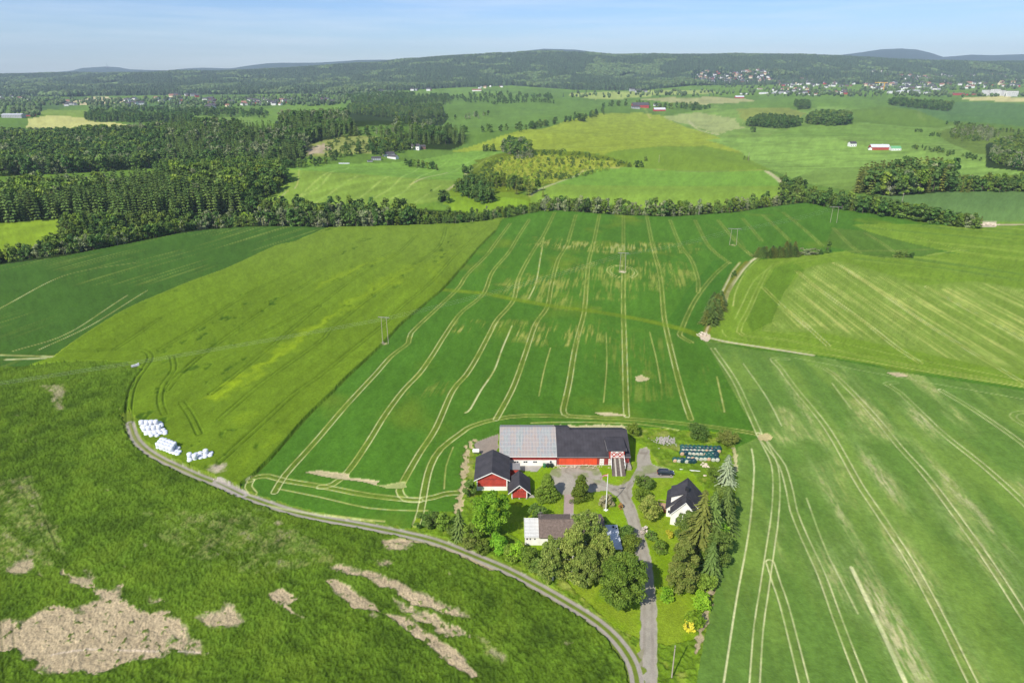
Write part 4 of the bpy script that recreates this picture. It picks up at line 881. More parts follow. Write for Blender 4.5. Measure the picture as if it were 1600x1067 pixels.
# --- big garage on the left, gable to the camera ------------------------------
g = at(744.5, 766.5); GYY = g[1]; gx0 = bx_(745, GYY, 1.5); gx1 = bx_(792.5, GYY, 1.5); gd = 11.0
gar = bld('garage', 'wide red garage with black gable roof left of the smaller red storehouse', 'garage', (0, GYY, 0))
part_box('base_wall', M_whiteW, gar, (gx0-.03, gx1+.03, -.04, gd, -1.0, 1.35))
gw = gable_body(gx0, gx1, 0, gd, 1.35, 3.75, 5.85, 'y', M_red, 'wall', gar)
gable_roof(gx0, gx1, 0, gd, 3.75, 5.85, 'y', .75, .55, .2, M_blackS, gar)
b = MB()
xm = (gx0+gx1)/2; tt = (5.85-3.75)/(xm-gx0); zo = 3.75-.75*tt
b.prism([(gx0-.77,-.60,zo-.06),(xm,-.60,5.80),(xm,-.60,6.07),(gx0-.77,-.60,zo+.2)], (0, .045, 0)); b.prism([(xm,-.60,5.80),(gx1+.77,-.60,zo-.06),(gx1+.77,-.60,zo+.2),(xm,-.60,6.07)], (0, .045, 0)); b.build('bargeboard', M_white, gar)
part_box('corner_board', M_white, gar, (gx0-.06, gx0+.22, -.08, -.005, 1.35, 3.7)); part_box('corner_board', M_white, gar, (gx1-.22, gx1+.06, -.08, -.005, 1.35, 3.7))
part_box('band_board', M_redD, gar, (gx0+.25, gx1-.25, -.07, -.01, 3.62, 3.8))
bk = MB(); bk.box(gx1-.5, gx1+3.6, gd-4.2, gd-.8, 2.3, 2.42); bk.build('lean_to_roof', M_fascia, gar); part_box('lean_to_wall', M_red, gar, (gx1+.02, gx1+3.3, gd-4.0, gd-.95, 0, 2.3))
# --- small storehouse on posts -------------------------------------------------
s = at(810, 780); SY = s[1]; sx0 = bx_(799.5, SY, 1.5); sx1 = bx_(823.5, SY, 1.5); sdp = 6.0
sto = bld('storehouse', 'small red storehouse raised on low white posts with black gable roof', 'shed', (0, SY, 0))
gable_body(sx0, sx1, 0, sdp, .55, 2.95, 4.75, 'y', M_red, 'wall', sto)
gable_roof(sx0, sx1, -.3, sdp, 2.95, 4.75, 'y', .95, .55, .18, M_blackS, sto)
xm = (sx0+sx1)/2; tt = (4.75-2.95)/(xm-sx0); zo = 2.95-.95*tt; b = MB()
b.prism([(sx0-.97,-.90,zo-.04),(xm,-.90,4.70),(xm,-.90,4.96),(sx0-.97,-.90,zo+.2)], (0, .045, 0)); b.prism([(xm,-.90,4.70),(sx1+.97,-.90,zo-.04),(sx1+.97,-.90,zo+.2),(xm,-.90,4.96)], (0, .045, 0)); b.build('bargeboard', M_white, sto)
w = part_box('window', M_white, sto, (xm-.45, xm+.45, -.09, -.005, 3.35, 4.05)); part_box('pane', M_glass, w, (xm-.3, xm-.04, -.11, -.093, 3.45, 3.95), (xm+.04, xm+.3, -.11, -.093, 3.45, 3.95))
part_box('corner_board', M_white, sto, (sx0-.06, sx0+.18, -.07, -.005, .5, 2.9)); part_box('corner_board', M_white, sto, (sx1-.18, sx1+.06, -.07, -.005, .5, 2.9))
part_box('vent', M_dark, sto, *[(sx0+.45+i*.65, sx0+.62+i*.65, -.085, -.005, 2.4, 2.62) for i in range(6)])
for xx in (sx0+.15, xm, sx1-.15):
    for yy in (.2, sdp-.3): part_box('post', M_conc, sto, (xx-.2, xx+.2, yy-.2, yy+.2, -.3, .548))
part_box('step', M_conc, sto, (sx1+.4, sx1+2.0, .6, 1.6, 0, .3))
# --- white farmhouse on the right ---------------------------------------------
hs = bld('farmhouse', 'white farmhouse with dark roof, dormer and black chimney beside the tall spruces', 'house', (44.4, 147.6, 0), R(-15.8))
zr = 7.2; wm, zm_ = 4.5, 2.7            # main body half width, eaves
def slopez(x, w, ze): return zr-(zr-ze)*abs(x)/w
gable_body(-wm, wm, -3.2, 4.6, 0, zm_, zr-.02, 'y', M_whiteW, 'wall', hs)
gable_roof(-wm, wm, -3.2, 4.6, zm_, zr, 'y', .35, .3, .16, M_blackS, hs)
gable_body(-3.3, 3.3, -6.3, -3.2, 0, 3.3, zr-.3, 'y', M_whiteW, 'south_wing', hs)
gable_roof(-3.3, 3.3, -6.3, -3.45, 3.3, zr-.05, 'y', .35, .35, .16, M_blackS, hs, 'wing_roof')
b = MB(); tt = (zr-.05-3.3)/3.3; zo = 3.3-.35*tt
b.prism([(-3.66,-6.71,zo-.05),(0,-6.71,zr-.1),(0,-6.71,zr+.16),(-3.66,-6.71,zo+.2)], (0, .05, 0)); b.prism([(0,-6.71,zr-.1),(3.66,-6.71,zo-.05),(3.66,-6.71,zo+.2),(0,-6.71,zr+.16)], (0, .05, 0)); b.build('bargeboard', M_white, hs)
# shed dormer on the west slope with a white south cheek
b = MB(); b.prism([(-3.6,-2.2,3.4),(-3.6,-2.2,5.5),(-.2,-2.2,6.95),(-.2,-2.2,6.6)], (0, 4.6, 0)); dm_ = b.build('dormer', M_whiteW, hs)
b = MB(); b.prism([(-3.9,-2.5,5.42),(0,-2.5,7.20),(0,-2.5,7.38),(-3.9,-2.5,5.6)], (0, 5.2, 0)); b.build('dormer_roof', M_blackS, dm_)
part_box('pane', M_glass, dm_, (-3.63, -3.602, -1.4, -.6, 4.3, 5.2), (-3.63, -3.602, .3, 1.1, 4.3, 5.2))
part_box('chimney', M_dark, hs, (-.45, .45, -1.4, -.6, 6.7, 8.2))
w = part_box('window', M_white, hs, (-4.2, -3.6, -3.27, -3.205, 1.2, 2.2)); part_box('pane', M_glass, w, (-4.12, -3.68, -3.29, -3.272, 1.28, 2.12))
for xx in (-1.6, 1.2):
    w = part_box('window', M_white, hs, (xx-.55, xx+.55, -6.37, -6.305, 1.1, 2.4)); part_box('pane', M_glass, w, (xx-.47, xx+.47, -6.39, -6.372, 1.2, 2.3))
pc = MB(); pc.box(-6.9, -4.6, -1.0, 2.0, 0, .45); po = pc.build('porch', M_plank, hs)
for (x0, x1, y0, y1) in ((-6.9,-6.82,-1,2),(-6.9,-4.6,1.92,2),(-6.9,-4.6,-1,-.92)):
    b = MB(); b.box(x0, x1, y0, y1, 1.2, 1.3)
    b.box(x0, x0+.08, y0, y0+.08, .45, 1.2); b.box(x1-.08, x1, y1-.08, y1, .45, 1.2); b.build('railing', M_plank, po)
part_box('step', M_conc, po, (-8.0, -6.92, -.2, .9, 0, .3))
# --- brown roofed house behind the birches, with annex and carport ---------------
HY = at(850, 852)[1]; h2 = bld('bungalow', 'white bungalow with brown shingle roof mostly hidden behind the birches', 'house', (0, HY, 0))
hx0, hx1 = 6.7, 22.0
gable_body(hx0, hx1, 0, 8.2, 0, 2.75, 4.35, 'x', M_whiteW, 'wall', h2)
gable_roof(hx0, hx1, 0, 8.2, 2.75, 4.35, 'x', .6, .3, .18, M_brown, h2)
for xx in (9, 12.5, 16, 19.5):
    w = part_box('window', M_white, h2, (xx-.6, xx+.6, -.07, -.003, 1.0, 2.2)); part_box('pane', M_glass, w, (xx-.5, xx+.5, -.09, -.073, 1.1, 2.1))
part_box('chimney', M_stone, h2, (14.2, 15.0, 4.6, 5.4, 3.6, 5.3))
b = MB(); b.tube((6.9, 5.2, 2.7), (6.9, 5.2, 6.0), .04, n=6); [b.tube((6.4, 5.2, z), (7.4, 5.2, z), .03, n=4) for z in (5.0, 5.4, 5.8)]; b.build('aerial', M_fascia, h2)
an = part_box('annex_wall', M_whiteW, h2, (3.1, 6.68, 0, 7.0, 0, 2.5))
part_box('window', M_glass, an, (3.4, 3.8, -.04, -.003, 1.7, 2.1), (4.2, 4.5, -.04, -.003, 1.7, 2.1), (5.3, 5.6, -.04, -.003, 1.7, 2.1))
sl = MB(); sl.box(3.0, 6.6, -.3, 7.3, 2.52, 2.58); sl.build('annex_roof', M_fascia, an)
sl = MB(); [sl.box(2.95, 6.6, -.35+i*.55, -.02+i*.55, 2.62, 2.70) for i in range(14)]; [sl.box(2.95+x, 3.02+x, -.3, 7.3, 2.70, 2.76) for x in (0, 1.2, 2.4, 3.55)]; sl.build('roof_slats', M_white, an)
cp = bld('carport', 'flat blue-grey metal roofed carport at the right end of the bungalow', 'carport', (0, HY, 0))
c0 = at(946, 861); cx0, cx1 = 22.7, 25.6; cy0 = -4.6; cy1 = 4.2
b = MB(); b.prism([(cx0,cy0,2.45),(cx0,cy1,2.75),(cx0,cy1,2.87),(cx0,cy0,2.57)], (cx1-cx0, 0, 0)); b.build('roof', M_steel, cp)
for xx in (cx0+.15, cx1-.15):
    for yy in (cy0+.2, 0, cy1-.2): part_box('post', M_white, cp, (xx-.06, xx+.06, yy-.06, yy+.06, 0, 2.44+.03*(yy-cy0)))
part_box('back_wall', M_white, cp, (cx0+.1, cx1-.1, cy1-.1, cy1-.02, 0, 2.6))
part_box('chimney_cap', M_dark, cp, (cx1-1.3, cx1-.9, cy1-1.2, cy1-.8, 2.8, 3.2), (cx1-.6, cx1-.3, cy1-1.6, cy1-1.3, 2.8, 3.1))

# --- car -------------------------------------------------------------------------
c = at(1040, 742); car = bld('parked_car', 'dark blue estate car parked on the gravel beside the lawn', 'car', (c[0], c[1]+.3, .03), R(-4))
m_, t__, b__ = newmat('dark_blue_car_paint'); b__.inputs['Base Color'].default_value = (.008, .012, .03, 1); b__.inputs['Roughness'].default_value = .25; b__.inputs['Coat Weight'].default_value = .8; M_car = m_
sec = [(-2.35,.55,.62,.86),(-2.3,.45,.88,.88),(-2.15,.4,1.00,.90),(-1.6,.35,1.05,.92),(-.9,.35,1.06,.93),(.6,.35,1.02,.93),(1.4,.35,.96,.92),(2.0,.38,.86,.88),(2.3,.45,.72,.80),(2.36,.5,.62,.74)]
b = MB()
for (x, z0, z1, w) in sec: b.v += [(x,-w*.94,z0),(x,-w,(z0+z1)/2),(x,-w*.93,z1),(x,w*.93,z1),(x,w,(z0+z1)/2),(x,w*.94,z0)]
for i_ in range(len(sec)-1):
    for j in range(6): a_ = i_*6+j; a2 = i_*6+(j+1) % 6; b.f.append((a_, a2, a2+6, a_+6)); b.m.append(0)
b.f += [tuple(range(5, -1, -1)), tuple(range(len(b.v)-6, len(b.v)))]; b.m += [0, 0]
bd = b.build('body', M_car, car, smoothf=False)
b = MB(); sec = [(-2.1,1.02,.80,.80),(-1.75,1.50,.70,.70),(-1.4,1.54,.70,.70),(.3,1.54,.70,.70),(.65,1.48,.70,.70),(1.25,1.0,.80,.80)]
b.v = []
for (x, z, w, w2_) in sec: b.v += [(x,-.84,.98),(x,-w,z),(x,w,z),(x,.84,.98)]
for i_ in range(len(sec)-1):
    for j in range(3): a_ = i_*4+j; b.f.append((a_, a_+1, a_+5, a_+4)); b.m.append(1 if j == 1 and 0 < i_ < 4 else 0)
b.build('cabin', [M_glass, M_car], car)
part_box('roof_rail', M_fascia, car, *[(-1.6, .4, s_-.02, s_+.02, 1.555, 1.60) for s_ in (-.6, .6)])
for xx in (-1.42, 1.42):
    for s_ in (-1, 1):
        b = MB(); b.tube((xx, s_*.70, .33), (xx, s_*.92, .33), .33, n=18); wl = b.build('wheel', M_dark, car)
        b = MB(); b.tube((xx, s_*.90, .33), (xx, s_*.94, .33), .22, n=12); b.build('rim', M_fascia, wl)
for s_ in (-1, 1):
    part_box('headlight', M_white, car, (2.22, 2.345, s_*.62-.14, s_*.62+.14, .66, .78)); part_box('tail_light', M_orange, car, (-2.36, -2.25, s_*.66-.12, s_*.66+.12, .72, .95))

# --- flagpole -----------------------------------------------------------------------
c = at(946.5, 797.5); fp = bld('flagpole', 'tall white flagpole with a thin red white and blue pennant on the lawn', 'flagpole', c)
b = MB(); b.tube((0,0,.1), (0,0,11.0), .14, .07, n=10); b.build('pole', M_white, fp); b = MB(); b.tube((0,0,11.0), (0,0,11.2), .12, .05, n=8); b.build('finial', paint('gold_knob', lin(220,180,60), .3, .02, 1), fp)
part_box('footing', M_white, fp, (-.55, .55, -.16, .16, 0, .35), (-.16, .16, -.5, .5, 0, .30))
M_fred = paint('pennant_red', lin(206,60,50,.9), .8, .05, 3); M_fblue = paint('pennant_blue', lin(50,60,120,.9), .8, .05, 3)
b = MB(); pts = [(0,10.9,.62),(-.6,10.85,.55),(-1.2,10.7,.47),(-1.55,10.3,.38),(-1.7,9.8,.26),(-1.72,9.3,.12)]
for i_ in range(len(pts)-1):
    (xa, za, wa), (xb, zb, wb_) = pts[i_], pts[i_+1]
    ya, yb_ = .1*math.sin(i_*1.7), .1*math.sin((i_+1)*1.7)
    for (f0, f1, mi) in ((0, .3, 0), (.3, .42, 2), (.42, .58, 1), (.58, .7, 2), (.7, 1, 0)):
        P_ = lambda x, y, z, w, f: (x+(0 if i_ < 3 else -w*f*.8), y, z-w*f)
        b.quad([P_(xa, ya, za, wa, f0), P_(xb, yb_, zb, wb_, f0), P_(xb, yb_, zb, wb_, f1), P_(xa, ya, za, wa, f1)], mi)
b.build('pennant', [M_fred, M_fblue, M_white], fp)
# --- poles and lines -----------------------------------------------------------------
def wood_pole(px_, py_, h, label, r=.14):
    c = at(px_, py_); p = empty('utility_pole', c); tag(p, label, 'utility pole')
    b = MB(); b.tube((0,0,-.2), (0,0,h), r, r*.7, n=8); b.build('pole', M_pole, p); b = MB(); b.tube((0,0,h), (0,0,h+.12), r*.85, r*.4, n=8); b.build('cap', M_fascia, p)
    b = MB(); b.tube((-.22,-.12,h-.4), (.22,-.12,h-.4), .05, n=6); b.build('bracket', M_dark, p); return p
wood_pole(1049.3, 1060, 8.0, 'bare wooden pole standing in the grass right of the drive at the photo foot')
def hpole(px_, py_, h, gap, rz, label, group='power line poles across the fields'):
    c = at(px_, py_); p = empty('power_line_pole', c, rz); tag(p, label, 'power pole', group)
    for s_ in (-1, 1): b = MB(); b.tube((s_*gap/2,0,-.2), (s_*gap*.42,0,h), .13, .10, n=8); b.build('pole', M_pole, p)
    b = MB(); b.box(-gap*.95, gap*.95, -.09, .09, h-.35, h-.12); b.build('crossarm', M_fascia, p)
    for s_ in (-.88, 0, .88): b = MB(); b.tube((s_*gap,0,h-.36), (s_*gap,0,h-.95), .07, n=6); b.build('insulator', M_dark, p)
    return c, h, gap, rz
H = [hpole(602.5, 538, 12.2, 2.6, R(-12), 'twin-legged power pole between hay field and dark green field'), hpole(972.5, 423, 10.5, 3.2, R(-12), 'twin-legged power pole inside the ring of tracks'),
     hpole(1145, 384, 11.5, 4.4, R(-12), 'twin-legged power pole in the grain field left of the dark spruce row'), hpole(1302, 349, 12.5, 4.6, R(-12), 'twin-legged power pole below the wooded gully at the right')]
LINEEND = at(-330, 700); H2 = [((LINEEND[0], LINEEND[1], 0), 12, 2.6, R(-12))] + H
def cat_wire(p, q, sag, r):
    b = MB(); n = 10; pr = None
    for i_ in range(n+1):
        t = i_/n; v_ = np.array(p)*(1-t)+np.array(q)*t; v_[2] -= 4*sag*t*(1-t)
        if pr is not None: b.tube(pr, v_, r, n=4)
        pr = v_
    return b
wl_ = [MB() for _ in range(3)]
for a_, b_ in zip(H2[:-1], H2[1:]):
    for j, s_ in enumerate((-.88, 0, .88)):
        ends = []
        for (c, h, gap, rz) in (a_, b_): ends.append((c[0]+s_*gap*math.cos(rz), c[1]+s_*gap*math.sin(rz), c[2]+h-1.0))
        w = cat_wire(ends[0], ends[1], 1.5, .016); o0 = len(wl_[j].v); wl_[j].v += w.v; wl_[j].f += [tuple(o0+i for i in f) for f in w.f]; wl_[j].m += w.m
M_wire = paint('wire', lin(190,192,190,.8), .4, .02, 1, metal=.3)
for j in range(3): tag(wl_[j].build('power_line', M_wire), 'power line wire strung between the twin-legged poles over the hay field', 'power line', 'power line wires')
for k_, (x_, y_, h_) in enumerate(((1409,318,9),(1511,295,13),(1515,295,13),(1169,252,11),(1029.5,254,9),(1591,262,18),(438,326,7))):
    c = at(x_, y_); p = empty('utility_pole', c); tag(p, ['pale pole standing in the blue-green field at right', 'left of two tall poles against the dark spruces', 'right of two tall poles against the dark spruces', 'pale pole on the light green slope beside a bush', 'thin pole in the olive field above the pale track', 'tall pole among the broadleaf wood at far right', 'thin pole by the tree belt left of centre'][k_], 'utility pole')
    b = MB(); b.tube((0,0,-.3), (0,0,h_), .2, .14, n=6); b.build('pole', M_pole, p); b = MB(); b.box(-.9, .9, -.07, .07, h_-.8, h_-.55); b.build('crossarm', M_pole, p)
# mast on the far hill
c = at(168, 107.5); ms = empty('radio_mast', (c[0], c[1], c[2]-5)); tag(ms, 'slim radio mast on the far blue hill at left', 'mast')
b = MB(); [b.tube((7*math.cos(a), 7*math.sin(a), 0), (1.2*math.cos(a), 1.2*math.sin(a), 70), 2.0, 1.2, n=5) for a in (0, 2.1, 4.2)]; [b.tube((6*(1-z/75)*math.cos(a), 6*(1-z/75)*math.sin(a), z), (6*(1-z/75)*math.cos(a+2.1), 6*(1-z/75)*math.sin(a+2.1), z+8), .7, n=4) for z in range(6, 66, 10) for a in (0, 2.1, 4.2)]
b.build('lattice', M_dark, ms); b = MB(); b.tube((0,0,68), (0,0,100), 1.4, .8, n=5); b.build('antenna', M_dark, ms)

# --- wrapped bales ---------------------------------------------------------------------
M_wrap = paint('white_plastic_wrap', lin(232,234,242,.80), .35, .05, 2.5, spec=.5, bump=.3)
M_wrapg = paint('dark_green_wrap', lin(40,92,82,.8), .35, .15, 2.0, spec=.5, bump=.3); M_wrapn = paint('dark_teal_wrap', lin(30,66,74,.8), .35, .15, 2.0, spec=.5, bump=.3)
M_bend = paint('pale_bale_end', lin(196,196,178,.85), .6, .2, 4); M_bend2 = paint('straw_bale_end', lin(206,170,140,.85), .8, .2, 4)
def bale_mesh(seed, up=True, m=None, me_=None):
    rg = random.Random(seed); n = 18; b = MB(); R0, Hh = .74, 1.28
    prof_ = [(.0, 0), (.50, .0), (.62, .05), (R0, .16), (R0, Hh-.16), (.62, Hh-.05), (.50, Hh), (.0, Hh)]
    rings = []
    for (r, z) in prof_:
        ring = []
        for k in range(n):
            a = 2*math.pi*k/n; rr = r*(1+.035*rg.uniform(-1, 1)); ring.append(len(b.v))
            p = (rr*math.cos(a), rr*math.sin(a), z+.02*rg.uniform(-1, 1)); b.v.append(p if up else (p[0], p[2]-Hh/2, p[1]+R0))
        rings.append(ring)
    for i in range(len(rings)-1):
        for k in range(n):
            j = (k+1) % n; b.f.append((rings[i][k], rings[i][j], rings[i+1][j], rings[i+1][k])); b.m.append(1 if (not up and i < 2) else 0)
    return b.mesh('bale', [m, me_ or m], True)
BM = [bale_mesh(i, True, M_wrap) for i in range(5)]
rng = random.Random(5)
def pile(name_label, group, corner, ex, ey, nx_, ny_, top, skip=(), jit=.22):
    """nx_ x ny_ bales standing on end from a corner, along two directions; top = cells with a second bale"""
    c = np.array(at(*corner)[:2]); a = np.array(at(*ex)[:2])-c; e = np.array(at(*ey)[:2])-c
    a /= np.linalg.norm(a); e /= np.linalg.norm(e)
    for i in range(nx_):
        for j in range(ny_):
            if (i, j) in skip: continue
            for lev in range(2 if (i, j) in top else 1):
                p = c + a*(i*1.40+rng.uniform(-jit, jit)) + e*(j*1.40+rng.uniform(-jit, jit))
                o = link('wrapped_bale', rng.choice(BM), None, (p[0], p[1], hz(*p)+.02+lev*1.26), rng.uniform(0, 6), (1, 1, rng.uniform(.97, 1.06)))
                tag(o, name_label, 'bale', group)
pile('white wrapped bale in the largest, topmost of the three white stacks', 'bales of the largest white stack', (231, 685), (257, 684), (217, 653), 5, 9, {(i, j) for i in range(5) for j in range(1, 10) if (i*3+j*5) % 3 == 0 and i < 4},
     skip={(4, 0), (4, 9), (0, 0), (4, 8), (3, 0), (0, 9), (4, 4), (1, 9)}, jit=.26)
pile('white wrapped bale in the long middle stack beside the gravel road', 'bales of the middle white stack', (249, 703), (282, 715), (257, 693), 7, 3, {(i, j) for i in range(5) for j in range(3)}, skip={(6, 2)}, jit=.10)
pile('white wrapped bale in the smallest stack, nearest the bare stony spot', 'bales of the smallest white stack', (297, 723), (324, 717), (299, 712), 5, 3, {(1, 0), (3, 1), (0, 1)}, skip={(4, 2), (0, 2)}, jit=.2)
gb = [bale_mesh(20+i, False, m1, m2) for i, (m1, m2) in enumerate(((M_wrapg, M_bend), (M_wrapn, M_bend), (M_wrapg, M_bend2), (M_wrapn, M_wrapn), (M_wrapg, M_wrapg)))]
def grow(pts, n_, lab, grp, seed, stack=False):
    rg = random.Random(seed); a = np.array(at(*pts[0])[:2]); b_ = np.array(at(*pts[1])[:2])
    for i in range(n_):
        p = a+(b_-a)*i/(n_-1); o = link('wrapped_bale', gb[rg.choice((0, 0, 1, 1, 2, 3)) if seed != 9 else rg.choice((3, 4, 4))], None, (p[0]+rg.uniform(-.06, .06), p[1]+rg.uniform(-.12, .12), 0.03), rg.uniform(-.08, .08))
        tag(o, lab, 'bale', grp)
grow([(1066,705.5),(1122,707.5)], 10, 'dark green wrapped bale in the back row by the field corner', 'back row of green bales', 3); grow([(1066,702),(1123,704)], 10, 'dark green wrapped bale lined up behind the back row', 'rearmost row of green bales', 4)
grow([(1065,711),(1119,712.5)], 10, 'dark green wrapped bale in the middle row with pale ends facing the lawn', 'middle row of green bales', 5)
grow([(1054,722),(1084,724)], 6, 'green wrapped bale in the loose front row, left half', 'front row of green bales, left half', 6); grow([(1075,718),(1120,720.5)], 8, 'green wrapped bale in the loose front row, right half', 'front row of green bales, right half', 7)
grow([(1104,714.5),(1118,715.5)], 3, 'plain green wrapped bale bridging the middle and front rows', 'green bales between the rows', 9)
# --- heaps, stones, odds and ends -----------------------------------------------------------
def rock_mesh(seed, n=1, spread=0, r=.3):
    rg = np.random.default_rng(seed); V = []; Fc = []
    import bmesh
    for i in range(n):
        bm = bmesh.new(); bmesh.ops.create_icosphere(bm, subdivisions=1, radius=1)
        s = r*rg.uniform(.5, 1.2); off = rg.normal(0, spread, 2) if n > 1 else (0, 0); b0 = len(V)
        hh = max(0, 1-math.hypot(*off)/(spread*2+.01))*(spread*.35) if n > 1 else 0
        for v in bm.verts: c = np.array(v.co)*s*rg.uniform(.8, 1.2, 3); V.append((c[0]+off[0], c[1]+off[1], max(-.1, c[2]*.8)+hh+s*.3))
        for f in bm.faces: Fc.append([b0+v.index for v in f.verts])
        bm.free()
    return V, Fc
def heap(name, px_, py_, n, spread, r, mat, label, cat, seed, sy=1.0):
    V, Fc = rock_mesh(seed, n, spread, r); V = [(a, b_*sy, c) for a, b_, c in V]; me = bpy.data.meshes.new(name); me.from_pydata(V, [], Fc); me.materials.append(mat)
    return tag(link(name, me, None, at(px_, py_)), label, cat)
M_grv = paint('grey_rubble', lin(172,166,156,.8), .95, .15, 2); M_pst = paint('pale_stone', lin(212,196,172,.85), .9, .2, 2)
heap('gravel_heap', 1040, 690, 260, 1.9, .28, M_grv, 'low grey gravel heap in the rough grass behind the barn', 'heap', 3, .9)
heap('stone_pile', 1101, 728, 26, .8, .35, M_pst, 'small pile of pale stones below the green bales', 'stone pile', 4)
heap('stone_pile', 341, 735, 60, 1.5, .28, M_pst, 'scattered pale stones at the hay field corner by the gravel road', 'stone pile', 5, 1.6)
heap('stone_pile', 868, 729, 22, .8, .22, M_pst, 'loose stones at the foot of the barn between white wall and orange doors', 'stone pile', 6, .4)
heap('stone_pile', 915, 731.5, 60, 3.4, .25, M_pst, 'row of loose stones under the orange barn doors', 'stone pile', 16, .15)
heap('stone_pile', 1099, 523, 40, 1.6, .45, M_pst, 'pale stone pile where the field track begins', 'stone pile', 7)
heap('stone_pile', 972, 426, 24, 1.2, .35, M_pst, 'stones round the foot of the pole in the ring of tracks', 'stone pile', 8)
heap('stone_pile', 1547, 352, 50, 3.0, .8, M_pst, 'pale rubble at the end of the tree belt at right', 'stone pile', 9)
heap('stone', 1101.5, 743.5, 3, .25, .4, M_pst, 'single pale stone on the lawn near the blue spruce', 'stone', 10)
c = at(1080, 735.5); pk = MB(); pk.box(-3.2, 3.2, -.14, .14, .05, .25); o = pk.build('white_plank', M_white, None, loc=c); o.rotation_euler = (0, 0, R(-11)); tag(o, 'long white plank lying in the grass below the bale rows', 'plank')
c = at(744, 710); tk = empty('tank', c); tag(tk, 'small white tank on legs in the rough grass behind the garage', 'tank')
b = MB(); b.tube((-.9,0,1.3), (.9,0,1.3), .62, n=14); b.tube((-1.05,0,1.3), (-.9,0,1.3), .35, .62, n=14); b.tube((.9,0,1.3), (1.05,0,1.3), .62, .35, n=14); b.build('body', M_whiteW, tk)
for s_ in (-.6, .6): b = MB(); [b.tube((s_, q_, 0), (s_*.9, q_*.7, .8), .06, n=5) for q_ in (-.45, .45)]; b.build('leg', M_dark, tk)
# junk trailer at the bend of the track
c = at(212, 574); jt = empty('trailer', c, R(35)); tag(jt, 'small flat trailer of pale junk at the bend of the field track', 'trailer')
b = MB(); b.box(-1.5, 1.5, -.9, .9, .6, .75); b.build('bed', M_fascia, jt)
for s_ in (-1, 1): b = MB(); b.tube((0, s_*1.0, .35), (0, s_*1.2, .35), .36, n=14); b.build('wheel', M_dark, jt)
b = MB(); rr = random.Random(4); [b.box(x-.3, x+.3, y-.25, y+.25, .76, 1.1+.5*rr.random()) for x in (-1.0, -.3, .4, 1.05) for y in (-.5, .15)]; b.build('load', paint('pale_junk', lin(206,206,210,.85), .6, .4, 2), jt)
b = MB(); b.tube((1.5,0,.6), (2.7,0,.4), .06, n=5); b.build('drawbar', M_dark, jt)
heap('stone_pile', 210, 584, 16, .8, .25, M_grv, 'grey rubble in the crop just below the junk trailer', 'stone pile', 11)
# garden furniture beside the farmhouse, feeder
c = at(1038, 801); ft = empty('garden_chair', c, .6); tag(ft, 'reddish garden chair on the lawn left of the farmhouse', 'chair'); M_rb = paint('red_brown_wood', lin(150,80,60,.8), .7, .1, 2)
part_box('seat', M_rb, ft, (-.3, .3, -.3, .3, .42, .48)); part_box('backrest', M_rb, ft, (-.3, .3, .25, .31, .48, 1.0)); [part_box('leg', M_rb, ft, (x-.03, x+.03, y-.03, y+.03, 0, .419)) for x in (-.25, .25) for y in (-.22, .22)]
# ================================================================== TREES
M_bark = paint('bark', lin(112,98,84,.8), .9, .25, 3, bump=.4); M_birch = paint('birch_bark', lin(206,200,190,.85), .8, .25, 4)
L_ = lambda r, g, b, k=1.12: tuple(lin(r, g, b, k))
M_leafd = leaf_mat('foliage_dull_green', L_(66,100,36), L_(104,130,56), .2); M_leafb = leaf_mat('foliage_birch', L_(98,126,46), L_(142,154,76), .25)
M_leafg = leaf_mat('foliage_bright_green', L_(92,150,34), L_(140,184,52), .35); M_leafm = leaf_mat('foliage_mid_green', L_(82,116,34), L_(118,144,52), .25)
M_need = leaf_mat('needles_dark', L_(54,84,34), L_(92,118,54), .1, .3); M_needb = leaf_mat('needles_blue', L_(104,122,88), L_(148,160,124), .1)
M_neede = leaf_mat('needles_olive', L_(64,86,32), L_(106,116,50), .1, .2); M_grey = leaf_mat('foliage_grey_bare', L_(98,114,72), L_(136,146,104), .15)
M_leafc = leaf_mat('foliage_dark_clump', L_(52,88,36), L_(84,116,50), .2); M_yelb = leaf_mat('foliage_yellow', L_(176,190,40), L_(214,214,80), .3); M_orb = leaf_mat('foliage_orange', L_(170,150,80), L_(196,150,90), .3)
def leaves(rg, cen, rad, n, size, flat=.8, out=.7, droop=0.0):
    """n small leaf-sprays over the surface and inside of clump balls"""
    k = rg.integers(0, len(cen), n); d = rg.normal(size=(n, 3)); d /= np.linalg.norm(d, axis=1)[:, None]
    d[:, 2] = np.where(rg.random(n) < .7, np.abs(d[:, 2]), d[:, 2])
    rr = rad[k]*rg.uniform(.55, 1.08, n)
    P = cen[k] + d*rr[:, None]*np.array([1, 1, flat]); P[:, 2] -= droop*rg.random(n)*rad[k]
    nrm = d*out + rg.normal(size=(n, 3))*.55; nrm[:, 2] += .15; nrm /= np.linalg.norm(nrm, axis=1)[:, None]
    a = np.cross(nrm, rg.normal(size=(n, 3))); a /= np.linalg.norm(a, axis=1)[:, None]; b = np.cross(nrm, a)
    s = size*rg.uniform(.6, 1.35, n)[:, None]
    if droop: b = b*.6; b[:, 2] -= droop*.6
    V = np.stack([P-a*s*.5, P-b*s*.62, P+a*s*.5, P+b*s*.75], 1).reshape(-1, 3)
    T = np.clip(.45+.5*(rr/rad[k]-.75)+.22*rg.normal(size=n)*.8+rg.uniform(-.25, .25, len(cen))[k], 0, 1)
    return V, np.repeat(T, 4)
